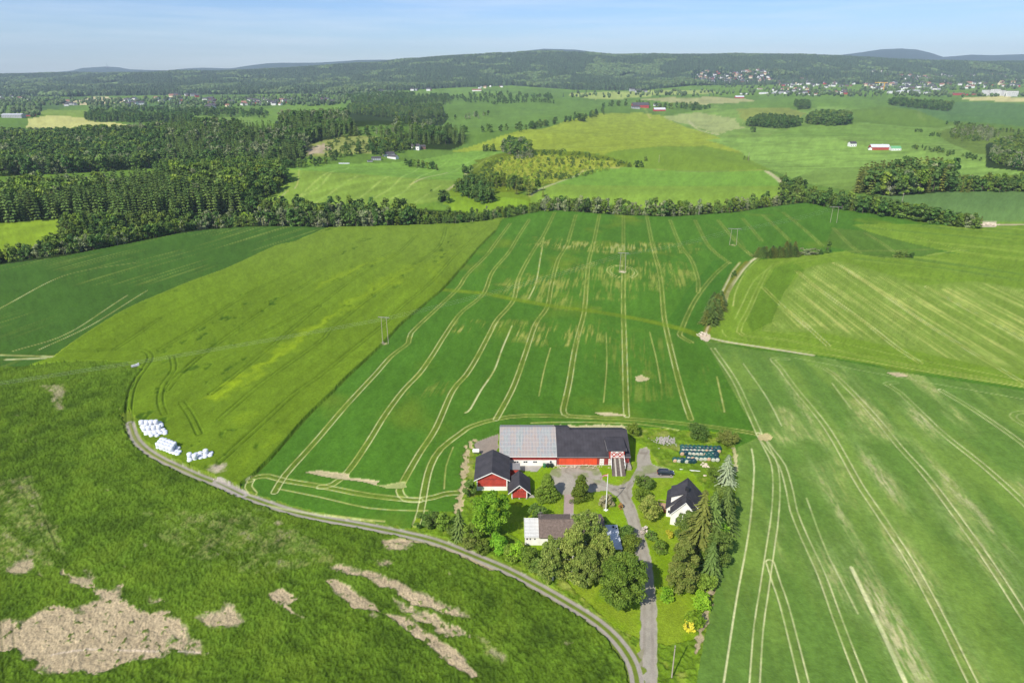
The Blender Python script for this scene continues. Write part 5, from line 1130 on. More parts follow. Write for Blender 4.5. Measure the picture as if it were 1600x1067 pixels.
def trunk_mb(h, r, rg, crownz, limbs=5, spread=2.0):
    b = MB(); p = np.array([0., 0, -.2]); n = 5
    for i in range(n):
        q = np.array([rg.normal()*.06*h*.2, rg.normal()*.06*h*.2, h*.8*(i+1)/n]); b.tube(p, q, r*(1-i/n*.8), r*(1-(i+1)/n*.8), n=7); p = q
    for i in range(limbs):
        z = crownz + (h*.75-crownz)*rg.random(); a = rg.uniform(0, 6.28); L = spread*rg.uniform(.5, .9)
        b.tube((0, 0, z), (L*math.cos(a), L*math.sin(a), z+L*.7), r*.35, r*.1, n=5)
    return b
def crown_mesh(name, seed, h, r, z0, nclump, nleaf, size, mat, shape='round', droop=0.0, cl=.30):
    rg = np.random.default_rng(seed)
    C = []; Rr = []
    while len(C) < nclump:
        u = rg.uniform(0, 1); a = rg.uniform(0, 6.283); rho = math.sqrt(rg.uniform(.05 if shape != 'cone' else .3, 1))
        if shape == 'round': w = math.sqrt(max(.02, 1-(2*u-1)**2*.92))*(.85 if u < .3 else 1)
        elif shape == 'cone': w = (1-u)**.75*.98+.08
        else: w = math.sqrt(max(.02, 1-(u-.35)**2/.5))*.9
        w *= 1+.16*math.sin(a*2+seed)+.10*math.sin(a*5+seed*2)
        z = z0 + (h-z0)*(.06+.88*u)
        C.append((r*w*rho*math.cos(a)*.86, r*w*rho*math.sin(a)*.86, z)); Rr.append(r*cl*rg.uniform(.65, 1.25)*(1-.45*u if shape == 'cone' else 1))
    V, T = leaves(rg, np.array(C), np.array(Rr), nleaf, size, droop=droop)
    f = np.arange(len(V)).reshape(-1, 4)
    return mesh_np(name, V, [f], [mat], attrs={'tint': ('FLOAT', 'POINT', T)})
def spruce_arrays(seed, h, r, nlev, nbr, sprays, size, base=.08, droop=.35):
    rg = np.random.default_rng(seed); Vs = []; Ts = []
    for L in range(nlev):
        t = (L+.5)/nlev; z = h*(base + (1-base)*t); rr = r*((1-t)**.85)*rg.uniform(.82, 1.1)+.05*r
        nb = max(4, int(nbr*(1-t*.6)))
        for k in range(nb):
            a = 6.283*(k+rg.uniform(-.3, .3))/nb + L*.7; lr = rr*rg.uniform(.7, 1.15)
            ca, sa = math.cos(a), math.sin(a); m = max(2, int(sprays*(1-t*.6)))
            for j in range(m):
                s = (j+.6)/m; x = lr*s; zz = z - droop*lr*s*s + .12*lr*s; wd = size*(1.15-.5*s)*rg.uniform(.7, 1.3)
                c = np.array([x*ca, x*sa, zz]); o = np.array([ca, sa, -.35-droop*s]); sd = np.array([-sa, ca, rg.uniform(-.4, .4)])
                Vs.append([c-o*wd*.7, c+sd*wd*.55+(0, 0, -.1*wd), c+o*wd*.9, c-sd*wd*.55+(0, 0, -.1*wd)])
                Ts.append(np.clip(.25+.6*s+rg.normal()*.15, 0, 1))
    for k in range(3):
        a = k*2.1; Vs.append([(0, 0, h*1.03), (.08*r*math.cos(a), .08*r*math.sin(a), h*.94), (0, 0, h*.90), (-.05*r, 0, h*.95)]); Ts.append(.5)
    return np.array(Vs).reshape(-1, 3), np.repeat(np.array(Ts), 4)
def tree(px_, py_, h, r, kind, label, cat='tree', seed=1, z0=None, n=5000, size=.30, mat=None, name=None, nclump=40, shape='round', droop=0., bark=None, group=None, cl=.30):
    c = at(px_, py_); rg = np.random.default_rng(seed)
    e = empty(name or {'spruce': 'spruce_tree', 'leaf': 'broadleaf_tree', 'bush': 'bush'}[kind], c, random.Random(seed).uniform(0, 6)); tag(e, label, cat, group)
    if kind == 'spruce':
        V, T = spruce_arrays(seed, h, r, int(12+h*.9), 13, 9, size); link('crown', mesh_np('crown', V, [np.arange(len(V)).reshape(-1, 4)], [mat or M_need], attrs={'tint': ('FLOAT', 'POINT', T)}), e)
        b = MB(); b.tube((0,0,-.2), (0,0,h*.9), .02*h, .004*h, n=8); b.build('trunk', M_bark, e)
    else:
        zz = (z0 if z0 is not None else (.18*h if kind == 'leaf' else 0.02*h))
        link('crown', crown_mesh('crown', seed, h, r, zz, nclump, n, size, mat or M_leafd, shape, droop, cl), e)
        trunk_mb(h, max(.08, .018*h), rg, h*.3, 5 if kind == 'leaf' else 3, r*.8).build('trunk' if kind == 'leaf' else 'stems', bark or M_bark, e)
    return e
# --- garden and yard -------------------------------------------------------------
tree(855,780,7.8,3.2,'leaf','cone-shaped green tree nearest the red storehouse', seed=11, z0=.1, n=11000, size=.26, mat=M_leafm, nclump=130, shape='cone', cl=.34)
tree(907,781,7.9,2.7,'leaf','slender cone-shaped green tree in the middle of the yard lawn', seed=12, z0=.1, n=9000, size=.25, mat=M_leafm, nclump=120, shape='cone', cl=.34)
tree(842,779,3.0,1.5,'bush','low round bush at the foot of the cone-shaped tree by the storehouse', 'bush', seed=13, n=1500, size=.24, mat=M_leafm, nclump=18)
tree(766,838,12.0,5.0,'leaf','big bright green maple left of the bungalow', seed=14, z0=1.6, n=15000, size=.34, mat=M_leafg, nclump=85, cl=.22)
for k_, (x, y, h, r, m, lab) in enumerate((
 (660,822,3.2,2.0,M_leafd,'low bush at the left tip of the garden shrub belt'),(676,824,4.0,2.3,M_leafd,'second bush from the left end of the garden shrub belt'),(694,829,4.6,2.4,M_leafm,'mid-green bush in the shrub belt left of the dark conifer'),
 (738,846,5.2,2.6,M_leafm,'shrub between the dark conifer and the bright maple'),(712,838,3.2,2.0,M_leafd,'low shrub in front of the dark conifer by the gravel road'),(735,858,3.0,2.2,M_leafb,'pale green low shrub at the road bend below the maple'),
 (757,864,3.4,2.3,M_leafm,'shrub directly below the maple near the gravel road'),(780,862,4.2,2.6,M_leafg,'bright green shrub right of the maple trunk'),(797,876,3.6,2.3,M_leafm,'shrub left of the bungalow annex, beside the road bank'),
 (806,874,4.2,2.3,M_leafg,'bright shrub below the white annex wall'),(826,886,5.4,2.6,M_leafm,'rounded shrub touching the birches at their left foot'),(838,894,3.5,1.8,M_leafd,'dark little shrub under the leftmost birch'),
 (838,812,4.4,2.2,M_leafd,'round bush at the back left corner of the bungalow'),(734,778,5.5,1.8,M_leafd,'dark narrow shrub at the left side of the garage'),(746,798,3.8,1.8,M_leafm,'shrub below the garage at the lawn edge'),
 (1006,763,3.6,2.8,M_leafd,'round bush at the top of the three bushes beside the drive'),(1003,782,3.4,2.5,M_leafm,'middle one of the three bushes beside the drive'),(1014,811,6.0,3.0,M_leafb,'largest and lowest of the three bushes beside the drive'),
 (989,681,4.6,2.4,M_leafm,'round green bush at the back right corner of the barn'),(1090,685,4.6,3.7,M_leafd,'wide dark bush behind the green bales'),(1135,693,3.8,3.8,M_leafb,'pale spreading bush at the field corner above the blue spruce'),
 (1117,752,4.0,2.6,M_leafm,'green bush close left of the blue spruce'),(1018,843,2.2,1.5,M_leafd,'small dark round bush beside the drive'),(941,826,2.6,1.3,M_leafd,'small bush behind the carport'),
 (1122,850,5.8,2.9,M_leafg,'bright yellow-green shrub between the dark spruces and the field'),(1096,890,5.0,2.5,M_leafm,'shrub below the grey-green tree toward the field edge'),(1102,925,4.4,2.3,M_leafm,'bright hedge shrub at the field edge, upper one'),
 (1095,950,3.8,2.3,M_leafg,'bright hedge shrub at the field edge, middle one'),(1085,978,3.6,2.2,M_leafg,'yellow-green hedge shrub at the field edge, lower one'),(1042,937,2.6,2.0,M_leafg,'low round bush on the lawn below the grey-green tree'),
 (985,862,3.8,2.6,M_leafm,'shady bush between the carport and the drive'),(1033,864,3.0,2.0,M_leafm,'soft green shrub left of the grey-green tree'),(978,845,3.6,2.4,M_leafd,'bush right of the carport roof'))):
    tree(x, y, h, r, 'bush', lab, 'bush', seed=30+k_, n=int(900*r*h/4+600), size=.27, mat=m, nclump=int(14+r*8), cl=.32)
tree(718,842,8.6,2.4,'spruce','dark conifer rising from the garden shrub belt', seed=71, size=.55, mat=M_need)
tree(948,792,3.4,2.1,'bush','round cream-variegated bush right of the flagpole foot','bush', seed=72, n=2600, size=.24, mat=leaf_mat('foliage_variegated', L_(150,156,104), L_(204,200,156), .2), nclump=30)
tree(970,795,1.7,1.0,'bush','small orange-tinted bush by the drive bend','bush', seed=73, n=700, size=.2, mat=M_orb, nclump=10)
tree(1046,840,1.7,1.5,'bush','bright yellow bush on the lawn below the farmhouse','bush', seed=74, n=900, size=.22, mat=M_yelb, nclump=12)
tree(1008,832,1.3,1.3,'bush','white flowering bush beside the drive','bush', seed=75, n=700, size=.2, mat=leaf_mat('white_blossom', L_(190,180,160), L_(226,216,206), .2), nclump=12)
tree(1077,986,2.4,1.4,'bush','yellow flowering bush at the lower hedge','bush', seed=76, n=900, size=.2, mat=M_yelb, nclump=14)
for k_, (x, y, h, r, sd_, lab) in enumerate(((864,908,12.0,4.0,81,'leftmost of the tall weeping birches before the bungalow'),(893,908,14.0,4.6,82,'tall weeping birch in front, left of centre of the group'),(915,880,14.5,4.8,83,'tallest weeping birch, at the back of the group before the bungalow'),
     (936,893,10.0,4.0,84,'weeping birch on the right of the group, beside the carport'),(916,918,10.0,4.0,85,'lower front birch between the weeping birches and the round green tree'))):
    tree(x, y, h, r, 'leaf', lab, seed=sd_, z0=1.8, n=17000, size=.30, mat=M_leafb, nclump=120, shape='egg', droop=.9, bark=M_birch, cl=.17)
tree(970,948,12.6,6.2,'leaf','broad round green tree overhanging the drive', seed=90, z0=1.0, n=26000, size=.30, mat=M_leafm, nclump=150, cl=.18)
tree(1090,868,18.0,5.4,'spruce','tallest spruce, directly right of the farmhouse', seed=91, size=.75, mat=M_neede); tree(1107,858,16.0,4.8,'spruce','second tall spruce, behind the tallest one beside the farmhouse', seed=92, size=.62, mat=M_need)
tree(1077,852,9.5,4.0,'leaf','olive broadleaf tree at the foot of the tallest spruce', seed=93, z0=.8, n=9000, size=.30, mat=M_leafd, nclump=70, cl=.22)
tree(1063,926,14.0,4.0,'leaf','tall grey-green tree below the farmhouse', seed=94, z0=.6, n=17000, size=.28, mat=M_leafb, nclump=110, shape='egg', cl=.2)
tree(1130,832,13.5,3.8,'spruce','dark spruce at the field edge right of the tallest spruces', seed=95, size=.6); tree(1118,884,9.5,3.6,'leaf','dark rounded tree at the field edge below the bright shrub', seed=96, z0=.6, n=8000, size=.3, mat=M_leafd, nclump=60); tree(1108,905,10.0,3.0,'spruce','lowest dark spruce of the row along the field edge', seed=97, size=.55)
tree(1128,812,9.0,4.0,'leaf','green broadleaf tree between the spruces and the blue spruce', seed=98, z0=.6, n=8000, size=.3, mat=M_leafd, nclump=60)
bs = tree(1133,757,9.4,3.7,'spruce','silvery blue spruce at the edge of the lawn', seed=99, size=.55, mat=M_needb)

# --- light-weight trees for the middle distance -----------------------------------
def far_spruce(seed, mat, nlev=9, nb=9):
    V, T = spruce_arrays(seed, 1.0, .19, nlev, nb, 3, .085, base=.05, droop=.3)
    b = MB(); b.tube((0,0,-.02), (0,0,.5), .012, .008, n=5); v0 = len(V)
    V = np.vstack([V, np.array(b.v)]); T = np.concatenate([T, np.zeros(len(b.v))])
    f4 = np.arange(v0).reshape(-1, 4); ft = np.array([f for f in b.f if len(f) == 4])+v0
    return mesh_np('spruce', V, [f4, ft], [mat, M_bark], matidx=[0]*len(f4)+[1]*len(ft), attrs={'tint': ('FLOAT', 'POINT', T)})
def far_leaf(seed, mat, n=420, r=.36, nclump=16, z0=.06, size=.10, bark=None):
    rg = np.random.default_rng(seed); me = crown_mesh('broadleaf', seed, 1.0, r, z0, nclump, n, size, mat, 'egg', 0, .36)
    V = np.array([v.co[:] for v in me.vertices]); T = np.zeros(len(V)); me.attributes['tint'].data.foreach_get('value', T)
    b = MB(); b.tube((0,0,-.02), (.02,0,.55), .02, .01, n=5)
    for a in (0.5, 2.6, 4.6): b.tube((0,0,.3), (.18*math.cos(a), .18*math.sin(a), .6), .01, .004, n=4)
    v0 = len(V); V = np.vstack([V, np.array(b.v)]); T = np.concatenate([T, np.zeros(len(b.v))])
    f4 = np.arange(v0).reshape(-1, 4); ft = np.array([f for f in b.f if len(f) == 4])+v0
    bpy.data.meshes.remove(me)
    return mesh_np('broadleaf', V, [f4, ft], [mat, bark or M_bark], matidx=[0]*len(f4)+[1]*len(ft), attrs={'tint': ('FLOAT', 'POINT', T)})
SP = [far_spruce(200+i, M_need) for i in range(4)]; SPO = [far_spruce(210+i, M_neede) for i in range(3)]
LF = [far_leaf(220+i, M_leafd) for i in range(3)] + [far_leaf(224+i, M_leafc) for i in range(3)] + [far_leaf(228, M_leafm)]
GR = [far_leaf(230+i, M_grey, n=260, nclump=12, bark=M_birch) for i in range(2)]
BU = [far_leaf(234+i, M_leafc, n=300, r=.55, z0=0) for i in range(2)]
T_DAT = []                                   # (kind, x, y, z, height, width factor)
def scatter(poly, spacing, mix, hmin, hmax, seed, jit=.5):
    """trees over an area traced on the photograph; mix = {kind: share}"""
    P = W(poly); rg = np.random.default_rng(seed); x0, y0 = P.min(0); x1, y1 = P.max(0)
    nx_ = int((x1-x0)/spacing)+1; ny_ = int((y1-y0)/spacing)+1
    gx, gy = np.meshgrid(x0+np.arange(nx_)*spacing, y0+np.arange(ny_)*spacing)
    gx = (gx+rg.uniform(-jit, jit, gx.shape)*spacing).ravel(); gy = (gy+rg.uniform(-jit, jit, gy.shape)*spacing).ravel()
    m = inpoly(gx, gy, P); gx = gx[m]; gy = gy[m]; z = height(gx, gy)
    pxx, pyy = project(np.stack([gx, gy, z], -1)); m = (pxx > -70) & (pxx < 1670); gx, gy, z = gx[m], gy[m], z[m]
    ks = list(mix); pr = np.array([mix[q] for q in ks], float); pr /= pr.sum()
    zone = fbm(gx/40, gy/40, seed+3, 2)*.9+.5 + rg.uniform(-.35, .35, len(gx)); cum = np.cumsum(pr)
    kk = np.searchsorted(cum, np.clip(zone, 0, .9999)); hh = rg.uniform(hmin, hmax, len(gx))*(1+.15*fbm(gx/60, gy/60, seed+4, 2))
    for i in range(len(gx)): T_DAT.append((ks[min(kk[i], len(ks)-1)], gx[i], gy[i], z[i]-.3, hh[i], rg.uniform(.85, 1.25)))
def row(pts, n, mix, hmin, hmax, seed, wid=3.0, wf=1.0):
    L = spline(W(pts)); rg = np.random.default_rng(seed); seg = np.concatenate([[0], np.cumsum(np.linalg.norm(np.diff(L, axis=0), axis=1))])
    s = (np.arange(n)+rg.uniform(0, 1, n))/n*seg[-1]; gx = np.interp(s, seg, L[:, 0])+rg.normal(0, wid, n); gy = np.interp(s, seg, L[:, 1])+rg.normal(0, wid, n)
    z = height(gx, gy); ks = list(mix); pr = np.array([mix[q] for q in ks], float); pr /= pr.sum(); kk = rg.choice(len(ks), n, p=pr)
    for i in range(n): T_DAT.append((ks[kk[i]], gx[i], gy[i], z[i]-.3, rg.uniform(hmin, hmax), rg.uniform(.85, 1.25)*wf))
# left woods
scatter([(-200,318),(0,314),(120,303),(250,291),(350,287),(388,303),(384,330),(300,342),(200,343),(90,341),(0,349),(-200,355)], 4.6, {'spruce': 10, 'grey': .3, 'leaf': .9}, 15, 22, 401)
scatter([(100,350),(95,372),(62,396),(0,404),(-200,412),(-200,432),(0,412),(110,398),(200,380),(280,364),(330,357),(400,353),(375,345),(300,345),(200,346)], 4.2, {'leaf': 8, 'clump': 4, 'grey': .8}, 6, 11, 402)
scatter([(350,276),(430,268),(452,282),(432,302),(405,318),(400,335),(382,345),(380,325),(388,300)], 5.5, {'clump': 5, 'leaf': 3, 'spruce': 1}, 10, 16, 403)
scatter([(-200,208),(0,210),(200,211),(258,206),(268,240),(250,262),(100,272),(0,276),(-200,280)], 7.5, {'leaf': 4, 'clump': 7, 'spruce': 2, 'grey': .25}, 12, 19, 404)
scatter([(255,206),(320,204),(400,208),(450,212),(478,223),(480,238),(468,255),(430,262),(300,262),(250,262),(262,240)], 7.0, {'spruce': 9, 'clump': 2, 'grey': .25}, 15, 22, 405)
scatter([(240,272),(300,262),(430,262),(430,268),(350,276)], 7, {'leaf': 5, 'clump': 4}, 8, 12, 406)
# tree belt in the gully, left to right
scatter([(405,326),(480,330),(600,332),(650,336),(648,352),(600,354),(510,356),(405,353)], 4.6, {'leaf': 7, 'clump': 3, 'grey': 1.4}, 6, 14, 407)
scatter([(650,336),(740,334),(800,328),(838,322),(846,332),(790,342),(720,350),(650,353)], 4.8, {'leaf': 6, 'clump': 3, 'grey': 1}, 4, 8, 408)
scatter([(838,320),(900,320),(1000,332),(1100,332),(1150,326),(1215,310),(1225,318),(1150,333),(1050,339),(960,336),(870,331),(846,333)], 6.2, {'leaf': 6, 'grey': 5, 'clump': 1.5, 'spruce': .6}, 4, 13, 409)
scatter([(1215,308),(1235,297),(1245,296),(1262,310),(1300,322),(1340,324),(1400,332),(1412,342),(1300,327),(1262,319),(1222,320)], 5.0, {'leaf': 5, 'clump': 4, 'spruceo': 3, 'grey': .6}, 7, 13, 410)
row([(1226,290),(1250,302),(1270,312),(1300,318),(1340,326)], 34, {'clump': 5, 'leaf': 3, 'spruceo': 3}, 8, 13, 411, 5, 1.1)
row([(1340,330),(1368,334),(1395,340)], 16, {'leaf': 4, 'clump': 6}, 10, 14, 412, 4, 1.2)
row([(1412,342),(1436,346),(1460,350),(1480,352)], 16, {'clump': 8, 'leaf': 3, 'spruceo': 2}, 10, 14, 413, 4, 1.25); row([(1482,353),(1500,355),(1532,357)], 14, {'leaf': 5, 'spruceo': 2, 'grey': 1}, 7, 11, 414, 3, 1.1)
# right wood
scatter([(1335,303),(1342,290),(1380,284),(1440,280),(1480,286),(1482,298),(1400,307)], 5.5, {'spruceo': 7, 'clump': 3, 'leaf': 2, 'grey': .6}, 15, 25, 415)
scatter([(1480,290),(1560,290),(1680,292),(1680,300),(1480,302)], 6.5, {'spruceo': 5, 'clump': 4, 'leaf': 3}, 8, 14, 416)
scatter([(1543,248),(1556,226),(1600,216),(1700,214),(1700,275),(1610,268),(1560,258)], 7, {'leaf': 6, 'clump': 3, 'grey': 2}, 8, 13, 417)
scatter([(1478,210),(1500,200),(1545,202),(1560,214),(1540,222),(1500,222)], 11, {'leaf': 6, 'grey': 4}, 8, 12, 418)
row([(1426,206),(1442,207)], 6, {'clump': 1}, 5, 7, 419, 3); row([(1452,213),(1466,214)], 6, {'clump': 1}, 6, 8, 420, 4); row([(1430,232),(1482,240),(1490,244)], 26, {'clump': 1, 'leaf': 1}, 4, 7, 421, 5); row([(1510,246),(1526,252)], 8, {'clump': 1}, 5, 8, 422, 4)
row([(1480,194),(1522,199),(1530,200)], 16, {'clump': 1}, 6, 9, 423, 4); row([(1555,206),(1600,208)], 8, {'clump': 1, 'leaf': 1}, 6, 10, 424, 4)
scatter([(1165,198),(1180,188),(1245,190),(1252,198),(1220,202)], 9, {'clump': 4, 'spruce': 2}, 12, 18, 425); scatter([(1256,194),(1270,182),(1328,185),(1330,194),(1300,198)], 9, {'clump': 8, 'leaf': 2}, 13, 19, 426); row([(1178,207),(1181,207)], 3, {'clump': 1}, 9, 11, 427, 3)
scatter([(1240,165),(1262,163),(1265,171),(1246,172)], 13, {'clump': 1}, 16, 22, 428); scatter([(1385,164),(1405,160),(1490,168),(1486,175),(1400,166)], 16, {'clump': 3, 'leaf': 1}, 16, 24, 429)
# middle: hedges and woods between the fields
scatter([(590,226),(592,218),(640,214),(700,207),(727,213),(724,226),(690,226),(640,224)], 8, {'spruce': 7, 'clump': 3}, 12, 18, 430)
scatter([(575,242),(580,228),(640,226),(668,230),(640,236),(600,246)], 9, {'leaf': 4, 'clump': 3}, 8, 13, 431)
row([(430,263),(470,260),(500,258),(520,248),(560,240),(600,234)], 46, {'leaf': 3, 'clump': 5}, 7, 12, 432, 6)
row([(668,214),(700,208),(740,206),(800,204),(860,195),(905,187),(940,176)], 70, {'clump': 8, 'leaf': 2}, 9, 15, 433, 8); row([(900,190),(907,190),(913,189)], 6, {'clump': 1}, 14, 18, 434, 5)
scatter([(560,166),(690,167),(692,184),(640,184),(542,178),(545,168)], 11, {'spruce': 6, 'clump': 3, 'leaf': 1}, 10, 16, 435)
scatter([(436,214),(438,196),(475,184),(528,184),(546,196),(560,212),(530,216),(480,226)], 9, {'spruce': 6, 'clump': 3, 'grey': 1}, 15, 23, 436)
row([(520,212),(600,208),(680,204)], 46, {'leaf': 4, 'grey': 4, 'clump': 3}, 8, 13, 437, 10); row([(620,202),(680,192),(730,186),(760,180)], 44, {'grey': 4, 'clump': 4, 'leaf': 2}, 10, 15, 438, 8)
scatter([(134,184),(162,180),(300,186),(300,192),(200,194),(135,190)], 14, {'clump': 6, 'spruce': 2}, 14, 20, 439); scatter([(180,176),(330,174),(420,178),(420,186),(330,184),(200,182)], 27, {'clump': 6, 'spruce': 2}, 12, 20, 440)
scatter([(700,152),(860,151),(862,156),(760,162),(700,160)], 42, {'clump': 1}, 12, 18, 4411)
scatter([(540,153),(700,151),(705,164),(560,165)], 19, {'spruce': 5, 'clump': 5}, 14, 20, 441)
row([(765,164),(835,160),(860,162)], 30, {'clump': 1}, 10, 15, 442, 10); row([(940,168),(1000,166),(1040,170),(1080,168),(1092,174)], 44, {'clump': 1, 'leaf': .6}, 12, 20, 443, 14); row([(1090,172),(1110,170)], 10, {'clump': 1}, 10, 14, 444, 8)
row([(755,237),(772,237)], 8, {'leaf': 1}, 8, 11, 445, 3); scatter([(784,238),(790,228),(818,230),(832,240),(830,248),(800,244)], 7, {'leaf': 5, 'grey': 1, 'clump': 2}, 10, 16, 446); row([(806,250),(830,246)], 8, {'grey': 1}, 7, 10, 447, 4)
row([(768,286),(782,290),(800,294),(824,300),(832,305)], 26, {'spruceo': 3, 'leaf': 3, 'clump': 1}, 9, 15, 448, 6)
scatter([(712,300),(728,286),(750,286),(768,300),(772,316),(756,326),(722,308)], 6, {'clump': 6, 'leaf': 4}, 8, 12, 449)
row([(684,315),(702,316)], 5, {'clump': 1}, 8, 11, 450, 2.5); row([(726,270),(736,272)], 5, {'clump': 1}, 7, 10, 451, 2.5); row([(635,258),(655,262),(680,266)], 16, {'clump': 1, 'leaf': .5}, 7, 10, 452, 5); row([(985,261),(1002,262)], 4, {'clump': 1}, 6, 9, 453, 3)
row([(765,262),(767,262)], 2, {'leaf': 1}, 6, 8, 454, 2); row([(1165,250),(1170,252)], 3, {'leaf': 1}, 4, 6, 455, 2); row([(403,322),(418,324)], 5, {'clump': 1}, 6, 9, 456, 3); row([(1010,252),(1012,252)], 1, {'leaf': 1}, 6, 7, 457, 1)
# scrub on the yellow hill
scatter([(735,284),(760,252),(830,238),(900,238),(980,256),(930,272),(860,286),(800,298),(760,296)], 7.5, {'bush': 6, 'yel': 5}, 2.0, 4.0, 458)
scatter([(530,215),(600,218),(640,226),(560,236),(500,238)], 12, {'bush': 2, 'leaf': 1}, 3, 8, 459)
row([(455,284),(450,300),(700,300)], 2, {'bush': 1}, 2, 3, 460, 1)
# the small dark spruce clumps among the near fields
def clump_row(pts, n, h0, h1, kinds, label, group, seed, wid=1.0, wf=1.0, nm='spruce_tree', cat='tree'):
    L = spline(W(pts)); rg = np.random.default_rng(seed); seg = np.concatenate([[0], np.cumsum(np.linalg.norm(np.diff(L, axis=0), axis=1))])
    s = (np.arange(n)+.5)/n*seg[-1]; gx = np.interp(s, seg, L[:, 0])+rg.normal(0, wid, n); gy = np.interp(s, seg, L[:, 1])+rg.normal(0, wid, n)
    for i in range(n):
        h = rg.uniform(h0, h1); w = h*rg.uniform(.9, 1.2)*wf
        tag(link(nm, kinds[i % len(kinds)], None, (gx[i], gy[i], hz(gx[i], gy[i])-.2), rg.uniform(0, 6), (w, w, h)), label, cat, group)
SPD = []
for i in range(3):
    V, T = spruce_arrays(260+i, 1.0, .26, 14, 12, 6, .06, base=.03, droop=.3); SPD.append(mesh_np('spruce', V, [np.arange(len(V)).reshape(-1, 4)], [M_need if i else M_neede], attrs={'tint': ('FLOAT', 'POINT', T)}))
clump_row([(1107,508),(1112,498),(1117,488),(1125,476)], 26, 5.5, 8.5, SPD, 'dark olive spruce in the narrow clump on the bank beside the field track', 'spruces of the narrow clump by the field track', 501, 1.1, 2.0)
clump_row([(1184,402.5),(1205,402.5),(1225,402),(1243,401)], 30, 5.0, 7.5, SPD, 'dark olive spruce in the dense short row above the striped field', 'spruces of the short dense row', 502, 1.1, 2.1)
clump_row([(1224,401),(1242,400)], 4, 8, 10, SPD, 'taller olive spruce at the right end of the dense short row', 'taller spruces at the right end of the short row', 503, .8, 1.9)
clump_row([(1251,399),(1274,399)], 5, 3.4, 5, [GR[0], GR[1]], 'reddish grey bush right of the dense spruce row', 'reddish grey bushes by the spruce row', 504, 1, 1.6, 'bush', 'bush')
clump_row([(1280,398),(1284,398)], 2, 3, 4, [BU[0]], 'low green bush beside the slim birch', 'low bushes beside the slim birch', 505, .5, 1, 'bush', 'bush')
clump_row([(1292,396),(1293,396)], 1, 8, 8.2, [LF[0]], 'slim birch standing alone right of the reddish bushes', None, 506, .1, .8, 'birch_tree')
clump_row([(1399,403),(1410,403)], 4, 3.4, 4.6, [LF[1], LF[0]], 'rounded brownish bush, left of a pair on the field boundary', 'bushes of the left clump on the field boundary', 507, .8, 1.4, 'bush', 'bush')
clump_row([(1421,404),(1426,404)], 2, 3.6, 4.4, [LF[3]], 'dark bush, right of a pair on the field boundary', 'bushes of the right clump on the field boundary', 508, .4, 1.2, 'bush', 'bush')
clump_row([(1142,436),(1148,428)], 3, 2, 3, [BU[0]], 'low bush on the grassy bank above the narrow spruce clump', 'low bushes on the grassy bank', 509, .5, 1, 'bush', 'bush')

# --- hand out the trees: the largest in view as things, the rest as one mass of each kind ----
KIND = {'spruce': ('spruce_tree', SP, 'tree', .95), 'spruceo': ('spruce_tree', SPO, 'tree', 1.0), 'leaf': ('broadleaf_tree', LF[:3]+LF[6:]+LF[6:], 'tree', .85), 'clump': ('broadleaf_tree', LF[3:6], 'tree', .95),
        'grey': ('bare_tree', GR, 'tree', .8), 'bush': ('bush', BU, 'bush', 1.1), 'yel': ('gorse_bush', None, 'bush', 1.2)}
YB = [far_leaf(238, leaf_mat('foliage_flowering_scrub', L_(112,144,48), L_(160,182,58), .2), n=260, r=.6, z0=0)]; KIND['yel'] = ('flowering_bush', YB, 'bush', 1.2)
AREAS = [  # where a tree stands, said so that one can find it
 (lambda x, y: x < 470 and y > 318, 'left wood front', 'in the front edge of the large left wood'), (lambda x, y: x < 470, 'left wood', 'deep in the large left wood'),
 (lambda x, y: y > 316 and x < 845, 'centre belt', 'in the tree belt behind the hay field'), (lambda x, y: y > 305 and 845 <= x < 1222, 'grey belt', 'in the greyish tree belt behind the big green field'),
 (lambda x, y: y > 286 and 1222 <= x, 'right belt', 'in the tree belt winding round the blue-green field'), (lambda x, y: x < 740, 'centre hedges', 'in the hedges and copses left of centre'),
 (lambda x, y: x < 1000, 'scrub hill', 'around the yellow scrub hill'), (lambda x, y: True, 'right copses', 'in the copses of the far right pastures')]
LOOK = {'spruce': 'dark green spruce', 'spruceo': 'olive green spruce', 'leaf': 'mid-green broadleaf tree', 'clump': 'dark rounded broadleaf tree', 'grey': 'grey half-bare tree', 'bush': 'low green bush', 'yel': 'yellow-flowering bush'}
LIM = {'spruce': 230, 'spruceo': 60, 'leaf': 150, 'clump': 100, 'grey': 45, 'bush': 60, 'yel': 50}
rgt = np.random.default_rng(99)
by = {}
for t in T_DAT: by.setdefault(t[0], []).append(t)
